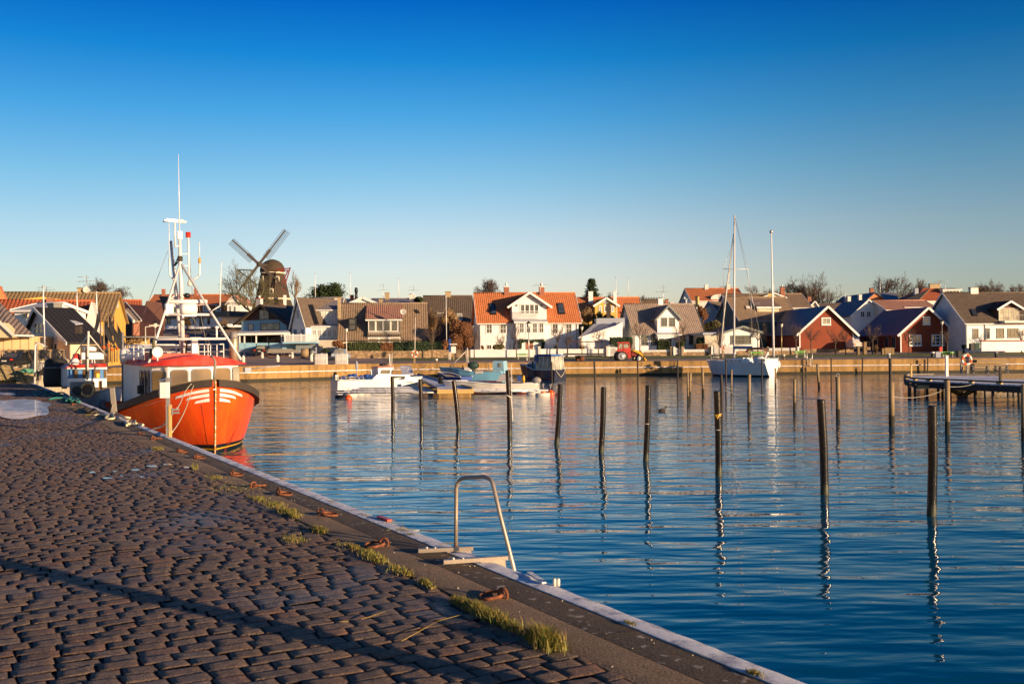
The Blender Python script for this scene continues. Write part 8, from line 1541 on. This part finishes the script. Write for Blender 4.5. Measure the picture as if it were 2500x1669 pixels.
# ---------------------------------------------------------------- cars
def car(zf, x0, x1, y0, y1, d, label, mname, view='rear', glassm='glass', name='parked_car', lights='redpaint'):
    a, b = U(*zf(x0, y1), d), U(*zf(x1, y0), d); W = b.x - a.x; H = b.z - a.z; t = thing(name, ((a.x + b.x) / 2, d, a.z), label, 'car', 'cars parked in the village'); X = lambda u: a.x + W * u; Zz = lambda v: a.z + H * v; end = view in ('rear', 'front')
    L = 4.2 if end else 1.7; m = M()
    if end:
        sec = [(0.02, .14), (.98, .14), (1.0, .35), (.98, .55), (.93, .60), (.07, .60), (.02, .55), (0, .35)]; m.poly([(X(u), d, Zz(v)) for u, v in sec], (0, L, 0)); m.build('body', mname, t)
        m = M(); lo = [(X(.07), d + .55, Zz(.6)), (X(.93), d + .55, Zz(.6)), (X(.93), d + L - 1.1, Zz(.6)), (X(.07), d + L - 1.1, Zz(.6))]; hi = [(X(.19), d + 1.15, Zz(1)), (X(.81), d + 1.15, Zz(1)), (X(.81), d + L - 1.9, Zz(1)), (X(.19), d + L - 1.9, Zz(1))]
        m.add(lo + hi, [(0, 1, 5, 4), (1, 2, 6, 5), (2, 3, 7, 6), (3, 0, 4, 7), (4, 5, 6, 7)]); cb = m.build('cabin', mname, t)
        q = lambda u, v: Vector((X(u), d + .55 + .6 * (v - .6) / .4 - .015, Zz(v))); m = M(); m.face([q(.13, .63), q(.87, .63), q(.77, .95), q(.23, .95)]); m.build('windscreen', glassm, cb)
        for u in (.06, .8): m = M(); m.box((X(u), d - .03, Zz(.42)), (X(u + .14), d + .05, Zz(.54))); m.build('light', lights, t)
        m = M(); m.box((X(.38), d - .03, Zz(.34)), (X(.62), d, Zz(.42))); m.build('number_plate', 'offwhite', t); m = M(); m.box((X(.02), d - .06, Zz(.16)), (X(.98), d + .1, Zz(.3))); m.build('bumper', 'dark', t)
        for u in (-.08, 1.0): m = M(); m.box((X(u), d + 1.0, Zz(.6)), (X(u + .08), d + 1.15, Zz(.7))); m.build('mirror', mname, t)
        for u in (.03, .85):
            for o in (.5, L - 1.0): m = M(); m.lathe((X(u), d + o, Zz(.18)), [(0, 0), (H * .19, 0), (H * .19, W * .12), (0, W * .12)], 14, axis=(1, 0, 0)); m.build('wheel', 'rubber', t)
    else:
        sec = [(0, .2), (1, .2), (1, .45), (.97, .55), (.76, .62), (.66, .98), (.28, 1.0), (.1, .64), (.01, .55)]; m.poly([(X(u), d, Zz(v)) for u, v in sec], (0, L, 0)); m.build('body', mname, t)
        m = M(); m.poly([(X(u), d - .02, Zz(v)) for u, v in ((.16, .64), (.45, .64), (.45, .93), (.31, .93))], (0, .03, 0)); m.build('side_window', 'glass_dark', t); m = M(); m.poly([(X(u), d - .02, Zz(v)) for u, v in ((.48, .64), (.71, .64), (.64, .93), (.48, .93))], (0, .03, 0)); m.build('side_window', 'glass_dark', t)
        for u in (.2, .8):
            for o in (0, L - .2): m = M(); m.lathe((X(u), d + o - .02, Zz(.18)), [(0, 0), (H * .2, 0), (H * .2, .2), (0, .2)], 16, axis=(0, 1, 0)); m.build('wheel', 'rubber', t)
    return t
car(Z3, 425, 560, 1318, 1418, 136, 'dark hatchback seen from behind, parked before the pergola terrace', 'cardark', 'rear', 'glass_pale'); car(Z3, 1254, 1408, 1357, 1475, 127, 'silver blue car facing the water, behind the right white tank', 'carblue', 'front', 'glass_pale', lights='offwhite')
car(Z1, -60, 145, 932, 1075, 57.9, 'dark car behind the net pile, cut by the left edge', 'cardark', 'rear', 'glass', 'parked_car'); car(ZD, 985, 1330, 828, 965, 150, 'dark blue car on the shaded hill street', 'navy', 'side'); car(Z8, 105, 205, 815, 925, 139, 'pale covered car between the barn and the boathouse', 'offwhite', 'rear', 'offwhite'); car(Z6, 368, 485, 838, 890, 137, 'silver car roof behind the white gate', 'carsilver', 'side')
car(ZL, 395, 560, 1115, 1230, 78, 'grey van roof behind the roof rail of the orange boat', 'carsilver', 'rear', 'glass_pale'); car(ZL, 575, 770, 1200, 1330, 70, 'dark car with red tail light behind the life raft', 'cardark', 'rear')
# ---------------------------------------------------------------- tanks, bollards, bins, benches, boards
def tank(zf, x0, x1, y0, y1, d, label):
    a, b = U(*zf(x0, y1), d), U(*zf(x1, y0), d); W, H = b.x - a.x, b.z - a.z; t = thing('water_tank', ((a.x + b.x) / 2, d, a.z), label, 'tank', 'white caged water tanks'); m = M(); m.box((a.x + .04, d + .04, a.z + H * .12), (b.x - .04, d + W, b.z - .05)); m.lathe(((a.x + b.x) / 2, d + W / 2, b.z - .06), [(.12, 0), (.12, .08), (0, .08)], 10); m.build('tank', 'white', t); m = M()
    for i in range(8): x = a.x + W * i / 7; m.tube([(x, d, a.z + H * .1), (x, d, b.z)], .014, 4)
    for j in range(6): z = a.z + H * (.12 + .88 * j / 5); m.tube([(a.x, d, z), (b.x, d, z), (b.x, d + W, z), (a.x, d + W, z), (a.x, d, z)], .014, 4)
    m.build('cage', 'steel', t); m = M(); m.box((a.x, d, a.z + H * .07), (b.x, d + W, a.z + H * .12)); [m.box((a.x + W * u, d, a.z), (a.x + W * (u + .14), d + W, a.z + H * .07)) for u in (0, .43, .86)]; m.build('pallet', 'offwhite', t)
tank(Z3, 1082, 1200, 1405, 1532, 112, 'white caged water tank on the far quay, left of two'); tank(Z3, 1300, 1420, 1405, 1532, 113, 'white caged water tank on the far quay, right of two'); tank(ZA, 305, 695, 512, 700, 58.4, 'white caged water tank behind the net heap at the left')
BL = [(322, 1425, 1490), (522, 1388, 1447), (687, 1416, 1486), (842, 1388, 1446), (1045, 1413, 1481)]; bp = []
for k, (x, y0, y1) in enumerate(BL):
    d = 108 + (1490 - y1) * .35; a, b = U(*Z3(x, y1), d), U(*Z3(x, y0), d); h_ = b.z - a.z; m = M(); m.lathe(a - Vector((0, 0, .1)), [(.2, 0), (.19, h_ * .8), (.15, h_ * .95), (.06, h_ + .1), (0, h_ + .11)], 12); tag(m.build('stone_bollard', 'offwhite'), 'pale stone bollard on the parking area, ' + ORD[k], 'bollard', 'stone bollards linked by chain'); bp.append(b - Vector((0, 0, .2)))
for k, (i, j) in enumerate(((1, 3), (1, 2), (3, 4), (0, 1))): m = M(); m.tube(sag(bp[i], bp[j], .35, 10), .035, 4); tag(m.build('chain', 'rust'), 'sagging rusty chain between stone bollards, ' + ['rear span', 'front left span', 'right span', 'far left span'][k], 'chain')
a, b = U(*Z3(932, 1448), 112), U(*Z3(1008, 1448), 112); t = thing('log_drum', (a + b) / 2, 'short fat log lying by the bollards', 'log'); m = M(); m.lathe(a + Vector((0, .3, .5)), [(0, 0), (.5, 0), (.52, (b - a).length), (0, (b - a).length)], 16, axis=(1, .3, 0)); m.build('log', 'wood', t); m = M(); m.lathe(a + Vector((.8, .5, .5)), [(.53, 0), (.535, .3)], 16, axis=(1, .3, 0)); m.build('band', 'dark', t)
def bench(zf, x0, x1, y0, y1, d, label, col='green'):
    a, b, c = U(*zf(x0, y1), d), U(*zf(x1, y1), d), U(*zf(x0, y0), d); H = c.z - a.z; t = thing('park_bench', (a + b) / 2, label, 'bench', 'green benches on the waterfront'); cx, W = (a.x + b.x) / 2, b.x - a.x
    m = M(); m.cbox((cx, d + .25, a.z + H * .86), (W, .04, H * .27)); m.build('backrest', col, t); m = M(); m.cbox((cx, d, a.z + H * .5), (W, .45, .05)); m.build('seat', col, t)
    for x in (a.x + W * .12, b.x - W * .12): m = M(); m.beam((x, d - .15, a.z - .1), (x, d - .15, a.z + H * .5), .06); m.beam((x, d + .24, a.z - .1), (x, d + .26, a.z + H), .06); m.build('leg', 'offwhite', t)
mat('benchgreen', (0.10, 0.32, 0.03), .6)
for zf, x0, x1, y0, y1, d, s_ in ((Z5, 750, 870, 936, 1002, 122, 'before the villa wall'), (ZG, 1195, 1640, 498, 715, 123, 'behind the sailboat stern'), (Z7, 862, 957, 1270, 1330, 123, 'by the left corner of the red barn'), (Z8, 1038, 1186, 950, 1015, 121, 'beside the grey bins at the red boathouse')): bench(zf, x0, x1, y0, y1, d, 'green slatted bench ' + s_, 'benchgreen')
def stub(zf, x, y0, y1, d, w, label, m1='thatch', m2='white', name='quay_bollard', cat='bollard'):
    a, b = U(*zf(x, y1), d), U(*zf(x, y0), d); r = w / 2 * (zf(1, 0)[0] - zf(0, 0)[0]) * d / FPX; h_ = b.z - a.z; t = thing(name, a, label, cat); m = M(); m.lathe(a - Vector((0, 0, .1)), [(r * .85, 0), (r * .9, h_ * .7 + .1)], 12); m.build('base', m1, t); m = M(); m.lathe(a + Vector((0, 0, h_ * .7)), [(r * .95, 0), (r * 1.1, h_ * .1), (r, h_ * .28), (0, h_ * .3)], 12); m.build('top', m2, t)
stub(Z4, 1315, 995, 1047, 118.5, 32, 'frost topped mooring bollard on the far quay above the blue boat'); stub(Z7, 760, 1300, 1340, 118.5, 26, 'frost topped mooring bollard right of the tall flagpole'); stub(Z8, 480, 968, 1020, 118.5, 36, 'frost topped mooring bollard before the dark boathouse side', 'greyplastic'); stub(Z8, 1618, 952, 1002, 119, 32, 'blue topped mooring bollard on the quay at the right', 'dark', 'bluegrey')
stub(Z8, 945, 950, 1015, 120, 40, 'dark round litter bin left of the grey bin', 'dark', 'offwhite', 'litter_bin', 'bin'); stub(Z5, 858, 985, 1012, 121, 24, 'small steel litter bin beside the villa bench', 'steel', 'steel', 'litter_bin', 'bin')
def boxthing(zf, x0, x1, y0, y1, d, th, label, mname, name, cat, top=None):
    a, b = U(*zf(x0, y1), d), U(*zf(x1, y0), d); t = thing(name, ((a.x + b.x) / 2, d, a.z), label, cat); m = M(); m.box((a.x, d, a.z - .1), (b.x, d + th, b.z)); m.build('body', mname, t); m = M(); m.box((a.x - .03, d - .03, b.z), (b.x + .03, d + th + .03, b.z + .06)); m.build('lid', top or mname, t)
boxthing(Z8, 980, 1032, 955, 1017, 120, .8, 'square grey litter bin left of the green bench', 'bluegrey', 'litter_bin', 'bin'); boxthing(Z8, 1398, 1445, 862, 932, 130, .6, 'green wheeled bin by the white house wall', 'darkgreen', 'wheeled_bin', 'bin', 'green'); boxthing(Z8, 1352, 1392, 868, 932, 130, .6, 'dark wheeled bin by the white house wall', 'dark', 'wheeled_bin', 'bin')
boxthing(Z8, 1020, 1046, 905, 948, 127, .4, 'small red post box at the foot of the boathouse lamp', 'redpaint', 'post_box', 'post box'); boxthing(Z8, 1218, 1255, 945, 1005, 120, .6, 'black cabinet right of the green bench', 'black', 'cabinet', 'cabinet')
for k, (x0, x1, y0, y1) in enumerate(((150, 170, 900, 985), (215, 245, 850, 970), (240, 285, 905, 925), (410, 432, 920, 985), (440, 508, 912, 970), (512, 536, 912, 980))): boxthing(Z8, x0, x1, y0, y1, 131, .6, 'carved grey stone block near the boathouse side, ' + ORD[k], 'thatch', 'stone_block', 'stone')
bush(Z8, 320, 368, 862, 972, 131.5, 'leaf_dry', 'dry ornamental grass clump by the stone blocks', 400, .12)
t = thing('notice_board', U(*Z4(1468, 1015), 126), 'tall blue information sign with pale post on the grass', 'sign'); m = M(); m.cbox(U(*Z4(1467, 843), 126), (.28, .1, 1.68)); m.build('panel', 'swedblue', t); m = M(); [m.beam(U(*Z4(x, 1020), 126), U(*Z4(x, 915), 126), .1) for x in (1460, 1476)]; m.build('legs', 'offwhite', t)
t = thing('notice_board', U(*Z4(1510, 1020), 125), 'white notice board under a small pale roof on the grass', 'sign'); m = M(); m.cbox(U(*Z4(1509, 893), 125), (.6, .1, .83)); p = m.build('panel', 'white', t); m = M(); m.beam(U(*Z4(1470, 830), 125), U(*Z4(1550, 830), 125), .35, .15); m.build('roof', 'offwhite', t); m = M(); m.beam(U(*Z4(1511, 1020), 125.1), U(*Z4(1509, 822), 125.1), .14); m.build('post', 'wood', t)
def lbstand(zf, x, y, yb, d, rpx, label, yt=None):
    b = U(*zf(x, yb), d); c = U(*zf(x, y), d - .15); s_ = (zf(1, 0)[0] - zf(0, 0)[0]) * d / FPX; t = thing('lifebuoy_post', b, 'wooden post carrying the ' + label, 'post'); m = M(); m.beam(b, U(*zf(x, yt or y - rpx * 1.2), d), .2); m.build('post', 'wood', t); buoy(c, rpx * s_ * .8, (0.15, -1, 0), label)
lbstand(Z4, 1070, 940, 1062, 115.8, 40, 'orange and white lifebuoy on the far quay beside the gangway'); lbstand(ZG, 325, 385, 690, 119, 75, 'pale lifebuoy on the far quay behind the sailboat bow')
pole_thing('quay_pole', 'thin white pole above the lifebuoy on the far quay', 'pole', Z4, 1078, 535, 1072, 1060, 116.5, .05, 'offwhite')
for k, (x0, x1) in enumerate(((960, 1010),)): m = M(); [m.tube([U(*Z7(x, 1400), 115.6), U(*Z7(x, 1292), 115.6), U(*Z7(x, 1292), 116.6), U(*Z7(x, 1340), 116.6)], .05, 5) for x in (963, 1008)]; [m.tube([U(*Z7(963, y), 115.6), U(*Z7(1008, y), 115.6)], .035, 5) for y in (1340, 1360, 1380, 1398)]; tag(m.build('wall_ladder', 'steel'), 'steel ladder with hoops on the far quay wall right of the sailboat', 'ladder')
m = M(); [m.tube([U(*Z8(x, 1190), 115.6), U(*Z8(x, 1030), 115.6)], .05, 5) for x in (853, 868)]; [m.tube([U(*Z8(853, y), 115.6), U(*Z8(868, y), 115.6)], .06, 5) for y in range(1035, 1180, 12)]; tag(m.build('wall_ladder', 'darkwood'), 'dark iron ladder on the far quay wall before the red boathouse', 'ladder')
for k, x in enumerate((730, 1560, 2010, 2150)):
    y = 940 if x < 1500 else 928; m = M(); c = G(x, y - 8, .35); m.sph(Vector((c.x, lerp(FQ, c.x) - .25, .55)), (.16, .12, .3), 8); tag(m.build('wall_fender', 'rubber'), 'black rubber fender hanging on the far quay wall, ' + ORD[k], 'fender', 'rubber fenders on the far quay wall')
# ---------------------------------------------------------------- nets and flag markers at the left
mat('net', (0.34, 0.26, 0.13), .9, 'leaf'); mat('netgreen', (0.10, 0.30, 0.20), .9)
def netpile(x0, x1, y0, y1, d, n, mname, label, seed):
    r_ = random.Random(seed); a, b = U(*Z1(x0, y1), d), U(*Z1(x1, y0), d); t = thing('net_pile', ((a.x + b.x) / 2, d, a.z), label, 'fishing nets'); m = M(); cx, rx, H = (a.x + b.x) / 2, (b.x - a.x) / 2, b.z - a.z
    for i in range(n):
        u0 = r_.uniform(-.95, .8); L = r_.uniform(.3, .9); v = r_.random() ** 1.3; pts = []
        for j in range(6):
            u = u0 + L * j / 5; k = max(0, 1 - u * u) ** .5; pts.append((cx + rx * u, d - .5 * k * (1 - v) * 1.2 - .1 + r_.uniform(-.05, .05), a.z + H * v * k + r_.uniform(-.03, .03)))
        m.tube(pts, r_.uniform(.018, .04), 4)
    m.sph((cx, d + .3, a.z), (rx * .9, .7, H * .85), 14); m.build('nets', mname, t)
netpile(-120, 215, 1065, 1215, 56.4, 150, 'net', 'heap of pale brown fishing net on the stone wall at the left edge', 1); netpile(185, 375, 1095, 1215, 56.5, 110, 'net', 'smaller heap of brown fishing net beside the white lamp', 2); netpile(230, 340, 1095, 1130, 56.0, 50, 'netgreen', 'green net strands lying over the smaller net heap', 3); netpile(190, 320, 1120, 1260, 55.9, 60, 'net', 'brown net hanging down over the stone wall', 4)
netpile(415, 600, 1088, 1150, 54, 60, 'darkwood', 'black net bundle between the caged tank and the white boat', 5)
FP = [(1045, 1000, 455, 12), (1075, 1000, 560, 10), (1105, 1000, 700, 8), (1125, 1000, 500, 14), (1142, 990, 530, 12), (1160, 1000, 640, 10), (1185, 990, 560, 12), (1212, 990, 620, 10)]
for k, (x, yb, yt, w) in enumerate(FP):
    d = 55.0 + k * .25; a, b = U(*Z1(x, yb + 40), d), U(*Z1(x + (k % 3 - 1) * 8, yt), d); t = thing('marker_flag', a, 'bamboo marker pole with black flag in the bundle, ' + ORD[k], 'marker flag', 'black marker flags beside the quay'); m = M(); m.tube([a, b], [.035, .025], 6); m.build('pole', 'wood' if k % 2 else 'brownwood', t)
    m = M(); s_ = 1 if k % 2 else -1; q = b - Vector((0, 0, .1)); L_ = .55 + .12 * (k % 3); g = [q, q + Vector((s_ * L_ * .3, -.05, -.35)), q + Vector((s_ * L_ * .55, .05, -.9)), q + Vector((s_ * L_ * .9, 0, -1.55)), q + Vector((s_ * L_ * .35, .04, -1.25)), q + Vector((s_ * .03, 0, -.75))]; m.poly(g, (0, .015, 0)); m.build('flag', 'flagcloth', t)
    m = M(); m.lathe(a.lerp(b, .3), [(.0, 0), (.09, .04), (.1, .12), (.0, .18)], 8); m.build('float', 'orangeplastic' if k % 2 else 'black', t)
t = thing('rope_post', G(*ZA(500, 1030), 1.6), 'short post wrapped in teal rope and net at the far quay', 'post'); c = G(*ZA(500, 1030), 1.6); m = M(); m.beam(c, U(*ZA(475, 770), c.y), .1); m.build('post', 'darkwood', t); m = M(); [m.sph(c + Vector((rnd.uniform(-.08, .12), -.08, .15 + .1 * i)), (.09, .08, .07), 7) for i in range(9)]; m.build('rope_wrap', 'teal', t)
for k, (x, y0, y1) in enumerate(((455, 372, 500), (775, 405, 620))): a, b = U(*ZA(x + 30, y1), 56), U(*ZA(x - 30, y0), 56); m = M(); m.tube([a, a.lerp(b, .6) + Vector((.05, 0, 0)), b, b + Vector((-.12, 0, -.05))], [.06, .05, .09, .06], 7); tag(m.build('deck_hook', 'dark'), 'black hooked deck arm ' + ('before the lattice fence' if k == 0 else 'left of the red fender'), 'hook')
# mooring pole just outside the frame, whose shadow crosses the cobbles
lp = Vector((2.55, 3.24, 0)); t = thing('mooring_pole', lp, 'tall black mooring pole close to the quay whose long shadow crosses the cobbles', 'pole', 'black mooring poles standing in the harbour'); m = M(); m.tube([lp - Vector((0, 0, 1.2)), lp + Vector((0, 0, 3.35))], .1, 16); m.build('shaft', 'blackpole', t); m = M(); m.lathe(lp + Vector((0, 0, 3.35)), [(.1, -.004), (.103, 0), (.06, .03), (0, .03)], 16); m.build('cap', 'black', t)
